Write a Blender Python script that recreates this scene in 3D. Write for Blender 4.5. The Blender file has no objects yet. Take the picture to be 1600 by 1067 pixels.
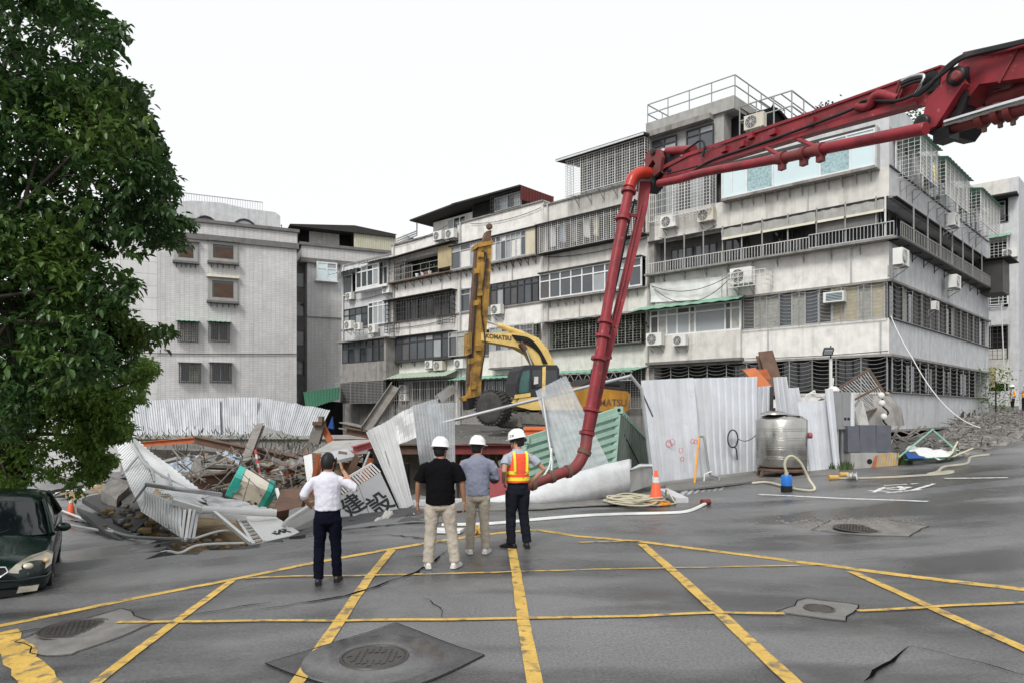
import bpy, math, random
from mathutils import Vector, Matrix, noise
R = math.radians
rnd = random.Random(7)
S = bpy.context.scene
COL = S.collection
# ---------------------------------------------------------------- camera, sky, sun, exposure
F, HZ, CH = 1080.0, 645.0, 2.15          # focal length and horizon in photo pixels, lens height in metres
cam = bpy.data.cameras.new('camera'); co = bpy.data.objects.new('camera', cam); COL.objects.link(co)
cam.sensor_width = 36; cam.lens = 36 * F / 1600; cam.shift_y = (HZ - 533.5) / 1600
cam.clip_end = 3000; cam.clip_start = .1
co.location = (0, 0, CH); co.rotation_euler = (R(90), 0, 0)
S.camera = co
W = bpy.data.worlds.new('World'); S.world = W; W.use_nodes = True
nt = W.node_tree; nt.nodes.clear()
sky = nt.nodes.new('ShaderNodeTexSky'); sky.sky_type = 'NISHITA'; sky.sun_disc = False
sky.sun_elevation = R(46); sky.sun_rotation = R(204); sky.dust_density = 6; sky.air_density = 1.2
hs = nt.nodes.new('ShaderNodeHueSaturation'); hs.inputs['Saturation'].default_value = .12; hs.inputs['Value'].default_value = .1
mx = nt.nodes.new('ShaderNodeMix'); mx.data_type = 'RGBA'; mx.inputs[0].default_value = .8
mx.inputs[7].default_value = (.965, .98, 1.0, 1)
bg = nt.nodes.new('ShaderNodeBackground'); bg.inputs['Strength'].default_value = .7
wo = nt.nodes.new('ShaderNodeOutputWorld')
nt.links.new(sky.outputs[0], hs.inputs['Color']); nt.links.new(hs.outputs[0], mx.inputs[6])
nt.links.new(mx.outputs[2], bg.inputs[0]); nt.links.new(bg.outputs[0], wo.inputs[0])
sun = bpy.data.lights.new('sun', 'SUN'); sun.energy = 1.5; sun.angle = R(18); sun.color = (1, .97, .93)
so = bpy.data.objects.new('sun', sun); COL.objects.link(so); so.rotation_euler = (R(44), R(0), R(-24))
S.view_settings.view_transform = 'Standard'; S.view_settings.look = 'None'
S.view_settings.exposure = .76; S.view_settings.gamma = 1
# ---------------------------------------------------------------- photo pixel -> place
def ss(a, b, x):
    t = min(1, max(0, (x - a) / (b - a))); return t * t * (3 - 2 * t)
def gz(x, y):                             # road surface: falls to the left, climbs to the right
    z = 0
    if x < -1: z = -.08 * ((x + 1) ** 2 / (-x + 1)) if x > -3 else -.08 * (-x - 2)
    if x > 4: z = .083 * ((x - 4) ** 2 / (x - 2)) if x < 6 else .083 * (x - 5)
    z = max(-2.4, min(2.6, z))
    return z + .012 * noise.noise((x * .5, y * .5, 0))
def P(px, py, Y): return Vector(((px - 800) / F * Y, Y, CH - (py - HZ) / F * Y))
def G(px, py, h=0):                       # the point of the road seen at a pixel
    Y = 3.0
    k = (py - HZ) / F
    for _ in range(4000):
        if CH - k * Y <= gz((px - 800) / F * Y, Y) + h: break
        Y += .02
    return P(px, py, Y)
# ---------------------------------------------------------------- materials
MATS = {}
def mat(name, c, rough=.6, metal=0, var=.12, scale=2.5, streak=0, dirt=(.06, .055, .05), blot=0, bump=0, bscale=30,
        spec=.3, coat=0, alpha=1, trans=0, speck=0, bs=0, lo=.5, spl=0, splc=(.4, .39, .37)):
    m = bpy.data.materials.new(name); m.use_nodes = True; MATS[name] = m
    t = m.node_tree; n = t.nodes; L = t.links
    b = n['Principled BSDF']
    tc = n.new('ShaderNodeTexCoord')
    def nz(sc, det=4, mp=None, rg=.55):
        x = n.new('ShaderNodeTexNoise'); x.inputs['Scale'].default_value = sc
        x.inputs['Detail'].default_value = det; x.inputs['Roughness'].default_value = rg
        if mp:
            q = n.new('ShaderNodeMapping'); q.inputs['Scale'].default_value = mp
            L.new(tc.outputs['Object'], q.inputs[0]); L.new(q.outputs[0], x.inputs['Vector'])
        else: L.new(tc.outputs['Object'], x.inputs['Vector'])
        return x
    def mr(src, a, bb, lo, hi):
        x = n.new('ShaderNodeMapRange'); x.inputs[1].default_value = a; x.inputs[2].default_value = bb
        x.inputs[3].default_value = lo; x.inputs[4].default_value = hi; L.new(src, x.inputs[0]); return x
    def mixc(fac, a, bcol, mode='MIX'):
        x = n.new('ShaderNodeMix'); x.data_type = 'RGBA'; x.blend_type = mode
        if isinstance(fac, float): x.inputs[0].default_value = fac
        else: L.new(fac, x.inputs[0])
        for i, v in ((6, a), (7, bcol)):
            if hasattr(v, 'default_value') or hasattr(v, 'is_linked'): L.new(v, x.inputs[i])
            else: x.inputs[i].default_value = (*v, 1)
        return x.outputs[2]
    n1 = nz(scale)
    v = mr(n1.outputs['Fac'], .25, .75, 1 - var, 1 + var)
    cc = n.new('ShaderNodeMix'); cc.data_type = 'RGBA'; cc.blend_type = 'MULTIPLY'; cc.inputs[0].default_value = 1
    cc.inputs[6].default_value = (*c, 1); L.new(v.outputs[0], cc.inputs[7]); out = cc.outputs[2]
    if blot:
        n2 = nz(bs or scale * .6 + .3, 6); f = mr(n2.outputs['Fac'], lo, lo + (.12 if bs else .25), 0, blot); out = mixc(f.outputs[0], out, dirt)
    if streak:
        n3 = nz(1, 5, (3.2, 3.2, .22)); f = mr(n3.outputs['Fac'], .5, .78, 0, streak); out = mixc(f.outputs[0], out, dirt)
        n4 = nz(1, 4, (14, 14, .5)); f2 = mr(n4.outputs['Fac'], .55, .8, 0, streak * .6); out = mixc(f2.outputs[0], out, dirt)
    if speck:
        n5 = nz(34, 4, None, .75); f = mr(n5.outputs['Fac'], .3, .7, 1 - speck, 1 + speck)
        out = mixc(1.0, out, f.outputs[0], 'MULTIPLY')
    if spl:
        n6 = nz(11, 5, None, .6); f = mr(n6.outputs['Fac'], .64, .68, 0, spl); out = mixc(f.outputs[0], out, splc)
    L.new(out, b.inputs['Base Color'])
    rr = mr(n1.outputs['Fac'], .3, .7, max(0.02, rough - .08), min(1, rough + .08)); L.new(rr.outputs[0], b.inputs['Roughness'])
    b.inputs['Metallic'].default_value = metal; b.inputs['Specular IOR Level'].default_value = spec
    b.inputs['Coat Weight'].default_value = coat; b.inputs['Coat Roughness'].default_value = .05
    b.inputs['Alpha'].default_value = alpha
    if trans: b.inputs['Transmission Weight'].default_value = trans
    if bump:
        nb = nz(bscale, 4); bp = n.new('ShaderNodeBump'); bp.inputs['Strength'].default_value = bump
        bp.inputs['Distance'].default_value = .02; L.new(nb.outputs['Fac'], bp.inputs['Height']); L.new(bp.outputs[0], b.inputs['Normal'])
    return m
M = MATS
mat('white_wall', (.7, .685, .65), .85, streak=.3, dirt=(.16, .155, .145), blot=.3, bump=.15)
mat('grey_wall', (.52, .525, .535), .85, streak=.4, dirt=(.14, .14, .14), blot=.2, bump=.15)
mat('pale_wall', (.6, .585, .545), .85, streak=.5, dirt=(.2, .19, .17), blot=.3, bump=.15)
mat('old_concrete', (.26, .25, .235), .9, streak=.7, dirt=(.07, .065, .06), blot=.5, bump=.3)
mat('concrete', (.34, .335, .32), .9, streak=.4, dirt=(.12, .115, .1), blot=.4, bump=.3)
mat('dark_concrete', (.16, .155, .15), .9, streak=.4, blot=.4, bump=.3)
mat('dark_recess', (.014, .014, .015), .9, var=.4, spec=.1)  # near-black paints the shade inside openings; also colours one railing panel
mat('recess_wall', (.085, .085, .083), .9, var=.3, streak=.5)  # wall tone darkened to carry the shade of recesses and balconies
mat('cream_panel', (.55, .5, .38), .7, streak=.4, dirt=(.2, .17, .12))
mat('tan_panel', (.4, .33, .2), .7, streak=.3)
mat('frame_white', (.66, .67, .67), .5, streak=.2, dirt=(.25, .25, .24))
mat('frame_alu', (.42, .43, .43), .45, .3)
mat('frame_dark', (.045, .045, .05), .5, .2)
mat('bars_white', (.6, .6, .58), .55, streak=.35, dirt=(.2, .17, .14))
mat('bars_grey', (.3, .3, .29), .55, .1, streak=.35, dirt=(.12, .09, .07))
mat('bars_dark', (.05, .048, .046), .6)
mat('rust_iron', (.13, .085, .06), .8, var=.35)
mat('glass_grey', (.06, .068, .075), .12, var=.25, scale=.8, spec=.8)
mat('glass_frost', (.3, .32, .33), .3, var=.12, scale=.8)
mat('glass_dark', (.02, .022, .025), .07, var=.3, spec=.9)
mat('glass_teal', (.55, .67, .69), .15, var=.06, scale=.6, spec=.7)
mat('glass_teal_pattern', (.3, .42, .44), .3, var=.35, scale=9)
mat('curtain_pale', (.34, .34, .31), .8, var=.25, scale=6)
mat('curtain_cream', (.42, .38, .28), .8, var=.15, scale=5)
mat('curtain_grey', (.1, .098, .095), .8, var=.2, scale=5)
mat('window_brown', (.07, .042, .027), .35, var=.3)
mat('ac_white', (.66, .66, .63), .5, streak=.2, dirt=(.3, .29, .26), var=.06)
mat('ac_cream', (.55, .52, .43), .55, streak=.35, dirt=(.25, .22, .17), var=.08)
mat('ac_dark', (.05, .05, .052), .6)
mat('ac_blue', (.03, .1, .14), .5, var=.3)
mat('green_awning', (.2, .38, .28), .5, streak=.35, dirt=(.14, .17, .13))
mat('pale_green_awning', (.33, .4, .32), .6, streak=.4, dirt=(.16, .18, .14))
mat('dark_green', (.03, .12, .07), .5)
mat('grey_canvas', (.26, .255, .24), .8, var=.15, streak=.4)
mat('cream_bar', (.62, .6, .48), .6)
mat('roof_dark', (.035, .033, .032), .8, var=.3)
mat('roof_red', (.12, .02, .018), .6, streak=.3)
mat('tin_white', (.58, .59, .6), .45, .1, streak=.25, dirt=(.25, .24, .23))
mat('tin_cream', (.5, .49, .38), .5, .05, streak=.25, dirt=(.2, .19, .15))
mat('hoarding', (.6, .625, .66), .5, .05, spl=.4, splc=(.4, .39, .38), streak=.4, dirt=(.32, .31, .29), blot=.15, var=.07)
mat('hoarding_back', (.42, .435, .455), .5, .1, streak=.3, dirt=(.26, .26, .25), var=.08)
mat('white_sheet', (.68, .69, .69), .45, .05, streak=.15, blot=.2, dirt=(.3, .28, .25), var=.06)
mat('white_paint', (.7, .7, .69), .4, blot=.2, dirt=(.35, .32, .28), var=.05)
mat('galvanised', (.42, .43, .44), .4, .6, blot=.3, dirt=(.15, .13, .11))
mat('earth', (.24, .175, .1), .95, var=.4, scale=3, bump=.8, bscale=9, blot=.5, dirt=(.06, .05, .04))
mat('mud', (.12, .115, .105), .85, var=.35, scale=1.6, bump=.7, bscale=7, blot=.4)
mat('deck_mud', (.1, .097, .09), .7, var=.3, scale=1.2, bump=.5, bscale=8, blot=.4, dirt=(.16, .15, .14))
mat('asphalt_broken', (.075, .075, .077), .75, var=.3, bump=.7, bscale=45, speck=.3)
mat('concrete_patch', (.17, .165, .155), .6, var=.25, scale=3, bump=.3, bscale=60, speck=.2, blot=.4)
mat('wet_patch', (.085, .085, .086), .17, var=.3, scale=2, bump=.12, bscale=60, speck=.3, spec=.55)
mat('iron_cover', (.075, .07, .065), .45, .5, var=.3)
mat('yellow_paint', (.52, .34, .08), .6, blot=.85, dirt=(.12, .105, .085), var=.2, scale=3.2, bs=7, lo=.52, bump=.2, bscale=60, speck=.2)
mat('road_white', (.6, .6, .58), .6, bs=9, lo=.52, blot=.85, dirt=(.2, .2, .2), var=.12, scale=6, speck=.2)
mat('crack_black', (.006, .006, .006), 1, spec=.0)
mat('red_paint', (.245, .027, .035), .48, var=.25, scale=2.2, blot=.55, dirt=(.1, .018, .022), bs=3, lo=.5, bump=.1, spl=.55, splc=(.3, .17, .17))
mat('red_bright', (.42, .035, .02), .4, var=.12, blot=.3, dirt=(.2, .03, .025), coat=.1)
mat('red_dirty', (.17, .035, .035), .5, var=.3, blot=.5, dirt=(.07, .04, .035))
mat('red_faded', (.36, .09, .1), .6, var=.2, blot=.4, dirt=(.15, .07, .07))
mat('grease_black', (.012, .012, .013), .45, var=.4)
mat('rubber', (.018, .018, .02), .55)
mat('chrome', (.7, .7, .72), .15, 1)
mat('mach_yellow', (.74, .53, .18), .45, var=.15, blot=.45, dirt=(.3, .2, .08), spl=.7, splc=(.12, .09, .06))
mat('mast_ochre', (.38, .21, .04), .55, var=.3, scale=2, streak=.9, dirt=(.05, .033, .02), blot=.6, bs=2.2, lo=.48)
mat('counterweight_ochre', (.43, .21, .03), .55, var=.2, scale=2, streak=.6, dirt=(.08, .045, .02), blot=.4)
mat('track_mud', (.15, .145, .13), .85, var=.35, scale=4, bump=.5, bscale=15)
mat('track_dark', (.05, .048, .045), .8, var=.4, scale=4, bump=.5, bscale=15)
mat('rust_orange', (.42, .13, .055), .75, var=.25, scale=3, blot=.4, dirt=(.16, .08, .05))
mat('orange_primer', (.62, .2, .09), .7, var=.15, scale=3, blot=.35, dirt=(.3, .12, .07))
mat('rust_brown', (.12, .075, .055), .85, var=.35, scale=3, blot=.4, dirt=(.22, .1, .06), bump=.2)
mat('dusty_steel', (.19, .178, .162), .85, var=.25, scale=3, blot=.4, dirt=(.1, .07, .05))
mat('teal_plastic', (.04, .42, .36), .4, var=.15, blot=.25, dirt=(.2, .3, .27))
mat('beige_plastic', (.62, .58, .49), .5, var=.1, blot=.3, dirt=(.3, .27, .22))
mat('container_green', (.3, .45, .37), .5, var=.1, streak=.3, dirt=(.17, .22, .18), blot=.2)
mat('container_side', (.16, .2, .165), .6, var=.2, blot=.4)
mat('tarp_blue', (.3, .35, .41), .6, var=.2, blot=.4, dirt=(.16, .15, .14))
mat('tarp_grey', (.17, .165, .155), .8, var=.3, blot=.4, bump=.4, bscale=6)
mat('blue_bright', (.015, .06, .25), .6)
mat('tank_steel', (.46, .45, .42), .27, 1, var=.15, scale=2.5, streak=.3, dirt=(.3, .27, .22))
mat('cone_orange', (.8, .13, .05), .5, var=.08)
mat('cone_band', (.7, .7, .7), .5)
mat('bin_orange', (.75, .16, .05), .5)
mat('hose_cream', (.5, .47, .35), .5, var=.15, blot=.5, dirt=(.35, .32, .22))
mat('hose_white', (.62, .63, .61), .6, var=.1, blot=.3, dirt=(.3, .29, .27))
mat('hose_dirty', (.33, .31, .25), .7, var=.2, blot=.5, dirt=(.18, .17, .14))
mat('rope_orange', (.75, .3, .03), .6)
mat('pump_blue', (.02, .16, .55), .35)
mat('black_plastic', (.012, .012, .013), .4)
mat('plastic_wrap', (.55, .56, .57), .28, var=.12, scale=3, blot=.35, dirt=(.3, .29, .27), bump=.5, bscale=9)
mat('box_grey', (.25, .255, .26), .5, .2, streak=.3, var=.08)
mat('transformer_grey', (.1, .105, .125), .45, var=.15, blot=.45, dirt=(.2, .19, .18))
mat('stripe_yellow', (.5, .32, .1), .7, var=.2, blot=.4, dirt=(.25, .18, .1))
mat('timber', (.2, .15, .1), .85, var=.3, scale=4, streak=.4)
mat('marble_white', (.62, .61, .58), .5, var=.08)
mat('ink_black', (.012, .012, .014), .6, var=.05)
mat('ink_red', (.6, .08, .1), .6)
mat('car_green', (.003, .012, .01), .25, var=.05, spec=.35, coat=.35)
mat('car_glass', (.006, .009, .01), .04, spec=.5, coat=.1)
mat('lamp_glass', (.5, .47, .38), .12, var=.2, scale=9, coat=1)
mat('lamp_amber', (.6, .4, .2), .15, coat=1)
mat('skin', (.42, .235, .16), .55, var=.08)
mat('skin_tan', (.33, .165, .1), .55, var=.08)
mat('hair_black', (.012, .011, .011), .55)
mat('shirt_white', (.6, .6, .67), .85, var=.05, scale=8, bump=.35, bscale=9)
mat('shirt_black', (.005, .005, .006), .95, spec=.08, bump=.3, bscale=9)
mat('shirt_blue', (.2, .215, .285), .85, var=.07, scale=8, bump=.35, bscale=9)
mat('shirt_pale', (.34, .38, .45), .85, var=.07, bump=.35, bscale=9)
mat('trousers_navy', (.004, .005, .012), .95, var=.2, spec=.08, bump=.4, bscale=7)
mat('trousers_beige', (.4, .36, .3), .85, var=.06, bump=.45, bscale=8)
mat('trousers_khaki', (.33, .295, .24), .85, var=.06, bump=.45, bscale=8)
mat('trousers_dark', (.012, .014, .02), .95, spec=.08, var=.2, bump=.45, bscale=8)
mat('shoe_white', (.58, .57, .54), .6)
mat('shoe_black', (.012, .012, .012), .4)
mat('helmet_white', (.72, .73, .74), .3, var=.04, coat=.3, spl=.25, splc=(.5, .48, .45))
mat('vest_orange', (.85, .1, .05), .75, var=.05, bump=.2, bscale=12)
mat('vest_yellow', (.85, .72, .04), .6)
mat('phone_black', (.01, .01, .012), .2)
mat('leaf_dark', (.04, .092, .024), .38, var=.5, scale=1.3, spec=.45, blot=.8, dirt=(.12, .2, .04), bs=.8, lo=.5)
mat('leaf_light', (.125, .215, .035), .42, var=.4, scale=1.5, spec=.5)
mat('leaf_plant', (.06, .095, .035), .5, var=.4, scale=3)
mat('bark', (.035, .028, .022), .9, var=.35, scale=6, bump=.6, bscale=20)
mat('terracotta', (.35, .1, .06), .7)
for nm, tr in (('leaf_dark', .34), ('leaf_light', .4)):
    b = M[nm].node_tree.nodes['Principled BSDF']
    L = M[nm].node_tree.links; n = M[nm].node_tree.nodes
    tl = n.new('ShaderNodeBsdfTranslucent'); ms = n.new('ShaderNodeMixShader'); ms.inputs[0].default_value = tr
    src = b.inputs['Base Color'].links[0].from_socket; L.new(src, tl.inputs[0])
    L.new(b.outputs[0], ms.inputs[1]); L.new(tl.outputs[0], ms.inputs[2]); L.new(ms.outputs[0], n['Material Output'].inputs[0])
# transparent corrugated plastic
m = mat('clear_plastic', (.62, .65, .67), .22, var=.12, scale=5, blot=.3, dirt=(.4, .4, .38)); 
n = m.node_tree.nodes; L = m.node_tree.links
tb = n.new('ShaderNodeBsdfTransparent'); ms = n.new('ShaderNodeMixShader'); tcx = n.new('ShaderNodeTexNoise'); tcx.inputs['Scale'].default_value = 2
mrx = n.new('ShaderNodeMapRange'); mrx.inputs[1].default_value = .3; mrx.inputs[2].default_value = .7; mrx.inputs[3].default_value = .3; mrx.inputs[4].default_value = .62
L.new(tcx.outputs[0], mrx.inputs[0]); L.new(mrx.outputs[0], ms.inputs[0])
L.new(tb.outputs[0], ms.inputs[1]); L.new(n['Principled BSDF'].outputs[0], ms.inputs[2]); L.new(ms.outputs[0], n['Material Output'].inputs[0])
# wet asphalt
m = mat('asphalt', (.112, .112, .114), .5, var=.5, scale=.2, bump=.45, bscale=55, speck=.5, spec=.55)
n = m.node_tree.nodes; L = m.node_tree.links; b = n['Principled BSDF']
def add_noise(sc, det, a, bb, lo, hi, stretch=None):
    tc = n.new('ShaderNodeTexCoord'); x = n.new('ShaderNodeTexNoise'); x.inputs['Scale'].default_value = sc; x.inputs['Detail'].default_value = det
    if stretch:
        q = n.new('ShaderNodeMapping'); q.inputs['Scale'].default_value = stretch; q.inputs['Rotation'].default_value = (0, 0, .3)
        L.new(tc.outputs['Object'], q.inputs[0]); L.new(q.outputs[0], x.inputs['Vector'])
    else: L.new(tc.outputs['Object'], x.inputs['Vector'])
    y = n.new('ShaderNodeMapRange'); y.inputs[1].default_value = a; y.inputs[2].default_value = bb; y.inputs[3].default_value = lo; y.inputs[4].default_value = hi
    L.new(x.outputs['Fac'], y.inputs[0]); return y.outputs[0]
wet = add_noise(.42, 9, .44, .58, 0, 1, (.5, 1.7, 1))
rg = n.new('ShaderNodeMapRange'); rg.inputs[3].default_value = .5; rg.inputs[4].default_value = .13; L.new(wet, rg.inputs[0]); L.new(rg.outputs[0], b.inputs['Roughness'])
dk = n.new('ShaderNodeMapRange'); dk.inputs[3].default_value = 1.2; dk.inputs[4].default_value = .42; L.new(wet, dk.inputs[0])
old = b.inputs['Base Color'].links[0].from_socket
mm = n.new('ShaderNodeMix'); mm.data_type = 'RGBA'; mm.blend_type = 'MULTIPLY'; mm.inputs[0].default_value = 1
L.new(old, mm.inputs[6]); L.new(dk.outputs[0], mm.inputs[7])
pt = add_noise(1.1, 5, .55, .7, 0, .35)
m2 = n.new('ShaderNodeMix'); m2.data_type = 'RGBA'; L.new(pt, m2.inputs[0]); L.new(mm.outputs[2], m2.inputs[6]); m2.inputs[7].default_value = (.19, .19, .186, 1)
L.new(m2.outputs[2], b.inputs['Base Color'])
# small wall tiles (far walls: pieces under a pixel or two)
def tile_mat(name, c1, c2, mort, sx, sz, streak=.3):
    m = mat(name, c1, .6, var=.1, scale=.6, streak=streak, dirt=(.2, .2, .2))
    n = m.node_tree.nodes; L = m.node_tree.links; b = n['Principled BSDF']
    tc = n.new('ShaderNodeTexCoord'); sp = n.new('ShaderNodeSeparateXYZ'); cb = n.new('ShaderNodeCombineXYZ')
    L.new(tc.outputs['Object'], sp.inputs[0]); L.new(sp.outputs[0], cb.inputs[0]); L.new(sp.outputs[2], cb.inputs[1])
    br = n.new('ShaderNodeTexBrick'); br.inputs['Color1'].default_value = (1, 1, 1, 1); br.inputs['Color2'].default_value = (*c2, 1); br.inputs['Mortar'].default_value = (*mort, 1)
    br.inputs['Scale'].default_value = 1; br.inputs['Brick Width'].default_value = sx; br.inputs['Row Height'].default_value = sz; br.inputs['Mortar Size'].default_value = .02
    br.offset = 0
    L.new(cb.outputs[0], br.inputs['Vector'])
    o = b.inputs['Base Color'].links[0].from_socket
    x = n.new('ShaderNodeMix'); x.data_type = 'RGBA'; x.blend_type = 'MULTIPLY'; x.inputs[0].default_value = 1
    L.new(o, x.inputs[6]); L.new(br.outputs[0], x.inputs[7]); L.new(x.outputs[2], b.inputs['Base Color'])
tile_mat('tiled_wall', (.58, .575, .565), (.88, .88, .88), (.72, .72, .72), .3, .14)
tile_mat('tiled_plain', (.6, .6, .59), (.96, .96, .96), (.6, .6, .6), 6, .9, .2)
# ---------------------------------------------------------------- mesh building
WL = {}                                     # world origin of every object, for children built in world coordinates
class MB:
    def __init__(s): s.v = []; s.f = []; s.sm = []
    def face(s, pts, smooth=False):
        i = len(s.v); s.v += [Vector(p) for p in pts]; s.f.append(list(range(i, i + len(pts)))); s.sm.append(smooth); return s
    def add(s, vs, fs, smooth=False):
        i = len(s.v); s.v += [Vector(p) for p in vs]
        for f in fs: s.f.append([i + k for k in f]); s.sm.append(smooth)
        return s
    def hexa(s, p):                         # 8 corners: bottom ring of four, top ring of four
        return s.add(p, [(3, 2, 1, 0), (4, 5, 6, 7), (0, 1, 5, 4), (1, 2, 6, 5), (2, 3, 7, 6), (3, 0, 4, 7)])
    def obox(s, c, ax, ay, az):             # oriented box from centre and half axes
        c = Vector(c); ax = Vector(ax); ay = Vector(ay); az = Vector(az)
        return s.hexa([c - ax - ay - az, c + ax - ay - az, c + ax + ay - az, c - ax + ay - az, c - ax - ay + az, c + ax - ay + az, c + ax + ay + az, c - ax + ay + az])
    def box(s, a, b):
        (x0, y0, z0), (x1, y1, z1) = a, b
        return s.hexa([(x0, y0, z0), (x1, y0, z0), (x1, y1, z0), (x0, y1, z0), (x0, y0, z1), (x1, y0, z1), (x1, y1, z1), (x0, y1, z1)])
    def beam(s, p, q, w, h, up=(0, 0, 1)):
        p = Vector(p); q = Vector(q); d = (q - p).normalized(); u = Vector(up)
        if abs(d.dot(u)) > .97: u = Vector((1, 0, 0))
        a = d.cross(u).normalized(); b = a.cross(d).normalized()
        return s.obox((p + q) / 2, (q - p) / 2, a * w / 2, b * h / 2)
    def hbeam(s, p, q, w, h, t=.025, up=(0, 0, 1)):
        p = Vector(p); q = Vector(q); d = (q - p).normalized(); u = Vector(up)
        if abs(d.dot(u)) > .97: u = Vector((1, 0, 0))
        a = d.cross(u).normalized(); b = a.cross(d).normalized(); c = (p + q) / 2; l = (q - p) / 2
        s.obox(c + b * (h / 2 - t / 2), l, a * w / 2, b * t / 2); s.obox(c - b * (h / 2 - t / 2), l, a * w / 2, b * t / 2)
        return s.obox(c, l, a * t / 2, b * (h / 2 - t))
    def tube(s, pts, r, n=8, cap=True, closed=False):
        pts = [Vector(p) for p in pts]; rs = r if isinstance(r, (list, tuple)) else [r] * len(pts)
        vs = []; prev = None; N = len(pts)
        for i, p in enumerate(pts):
            if closed: d = pts[(i + 1) % N] - pts[i - 1]
            else: d = pts[min(i + 1, N - 1)] - pts[max(i - 1, 0)]
            d.normalize()
            u = Vector((0, 0, 1)) if prev is None else prev
            a = d.cross(u)
            if a.length < .1: a = d.cross(Vector((1, .1, 0)))
            a.normalize(); b = a.cross(d).normalized(); prev = b
            for k in range(n):
                t = 2 * math.pi * k / n; vs.append(p + (a * math.cos(t) + b * math.sin(t)) * rs[i])
        fs = []
        for i in range(N if closed else N - 1):
            j = (i + 1) % N
            for k in range(n): fs.append((i * n + k, i * n + (k + 1) % n, j * n + (k + 1) % n, j * n + k))
        s.add(vs, fs, n > 5)
        if cap and not closed: s.face(vs[:n][::-1]); s.face(vs[-n:])
        return s
    def prism(s, poly, ext):
        n = len(poly); e = Vector(ext); a = [Vector(p) for p in poly]; b = [p + e for p in a]
        return s.add(a + b, [tuple(range(n))[::-1], tuple(range(n, 2 * n))] + [(i, (i + 1) % n, n + (i + 1) % n, n + i) for i in range(n)])
    def lathe(s, c, prof, n=24, ax=None):   # prof: (radius, height)
        c = Vector(c); vs = []
        A, B, Cc = ax or (Vector((1, 0, 0)), Vector((0, 1, 0)), Vector((0, 0, 1)))
        for r, h in prof:
            for k in range(n):
                t = 2 * math.pi * k / n; vs.append(c + (A * math.cos(t) + B * math.sin(t)) * r + Cc * h)
        fs = [(i * n + k, i * n + (k + 1) % n, (i + 1) * n + (k + 1) % n, (i + 1) * n + k) for i in range(len(prof) - 1) for k in range(n)]
        s.add(vs, fs, True); s.face(vs[:n][::-1]); s.face(vs[-n:]); return s
    def loft(s, rings, smooth=True, cap=True):
        n = len(rings[0]); vs = [p for r in rings for p in r]
        fs = [(i * n + k, i * n + (k + 1) % n, (i + 1) * n + (k + 1) % n, (i + 1) * n + k) for i in range(len(rings) - 1) for k in range(n)]
        s.add(vs, fs, smooth)
        if cap: s.face(rings[0][::-1]); s.face(rings[-1])
        return s
    def sheet(s, c, ribs=10, amp=.03, sub=5, t=.004, warp=.0, seed=0, wave=False, duty=.5):
        # corrugated sheet between four corners (a, b, c, d): ribs run from edge a-b to edge d-c
        a, b, cc, d = [Vector(p) for p in c]
        nrm = (b - a).cross(d - a).normalized(); us = []
        for k in range(ribs):
            if wave:
                for q in range(4): us.append(((k + q / 4) / ribs, amp * math.sin(math.pi * q / 2)))
            else: us += [((k) / ribs, 0), ((k + duty * .6) / ribs, 0), ((k + duty * .8) / ribs, amp), ((k + .8 + duty * .2) / ribs, amp)]
        us.append((1, 0)); vs = []
        for side in (0, -t):
            for j in range(sub + 1):
                v = j / sub
                for u, h in us:
                    p = a.lerp(b, u).lerp(d.lerp(cc, u), v)
                    w = warp * noise.noise((u * 2.3 + seed * 3.1, v * 1.7 + seed, seed)) * 2
                    vs.append(p + nrm * (h + w + side))
        n = len(us); o = n * (sub + 1); fs = []
        for j in range(sub):
            for i in range(n - 1):
                q = (j * n + i, j * n + i + 1, (j + 1) * n + i + 1, (j + 1) * n + i); fs.append(q); fs.append(tuple(o + x for x in q[::-1]))
        return s.add(vs, fs)
    def build(s, name, m, parent=None, base=None, world=True):
        me = bpy.data.meshes.new(name); o = bpy.data.objects.new(name, me); COL.objects.link(o)
        if parent is not None: off = WL.get(parent.name, Vector()); o.parent = parent; WL[o.name] = off
        else:
            if base is None:
                xs = [p.x for p in s.v]; ys = [p.y for p in s.v]; base = ((min(xs) + max(xs)) / 2, (min(ys) + max(ys)) / 2, min(p.z for p in s.v))
            off = Vector(base); o.location = off; WL[o.name] = off
        if not world: off = Vector()
        me.from_pydata([p - off for p in s.v], [], s.f); me.polygons.foreach_set('use_smooth', s.sm)
        ms = m if isinstance(m, (list, tuple)) else [m]
        for x in ms: me.materials.append(M[x])
        me.update(); return o
def tag(o, label, cat, group=None, kind=None):
    o['label'] = label; o['category'] = cat
    if group: o['group'] = group
    if kind: o['kind'] = kind
    return o
def thing(name, loc, label, cat, group=None):
    o = bpy.data.objects.new(name, None); COL.objects.link(o); o.location = loc; WL[o.name] = Vector(loc); o.empty_display_size = .2
    return tag(o, label, cat, group)
def struct(o): o['kind'] = 'structure'; return o
def copy_tree(o, loc=None, rz=None, parent=None, scale=None):
    c = o.copy(); COL.objects.link(c); c.parent = parent
    if loc is not None: c.location = loc
    if rz is not None: c.rotation_euler = (0, 0, rz)
    if scale is not None: c.scale = scale
    for ch in [k for k in o.children]: copy_tree(ch, parent=c)
    return c
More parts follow.
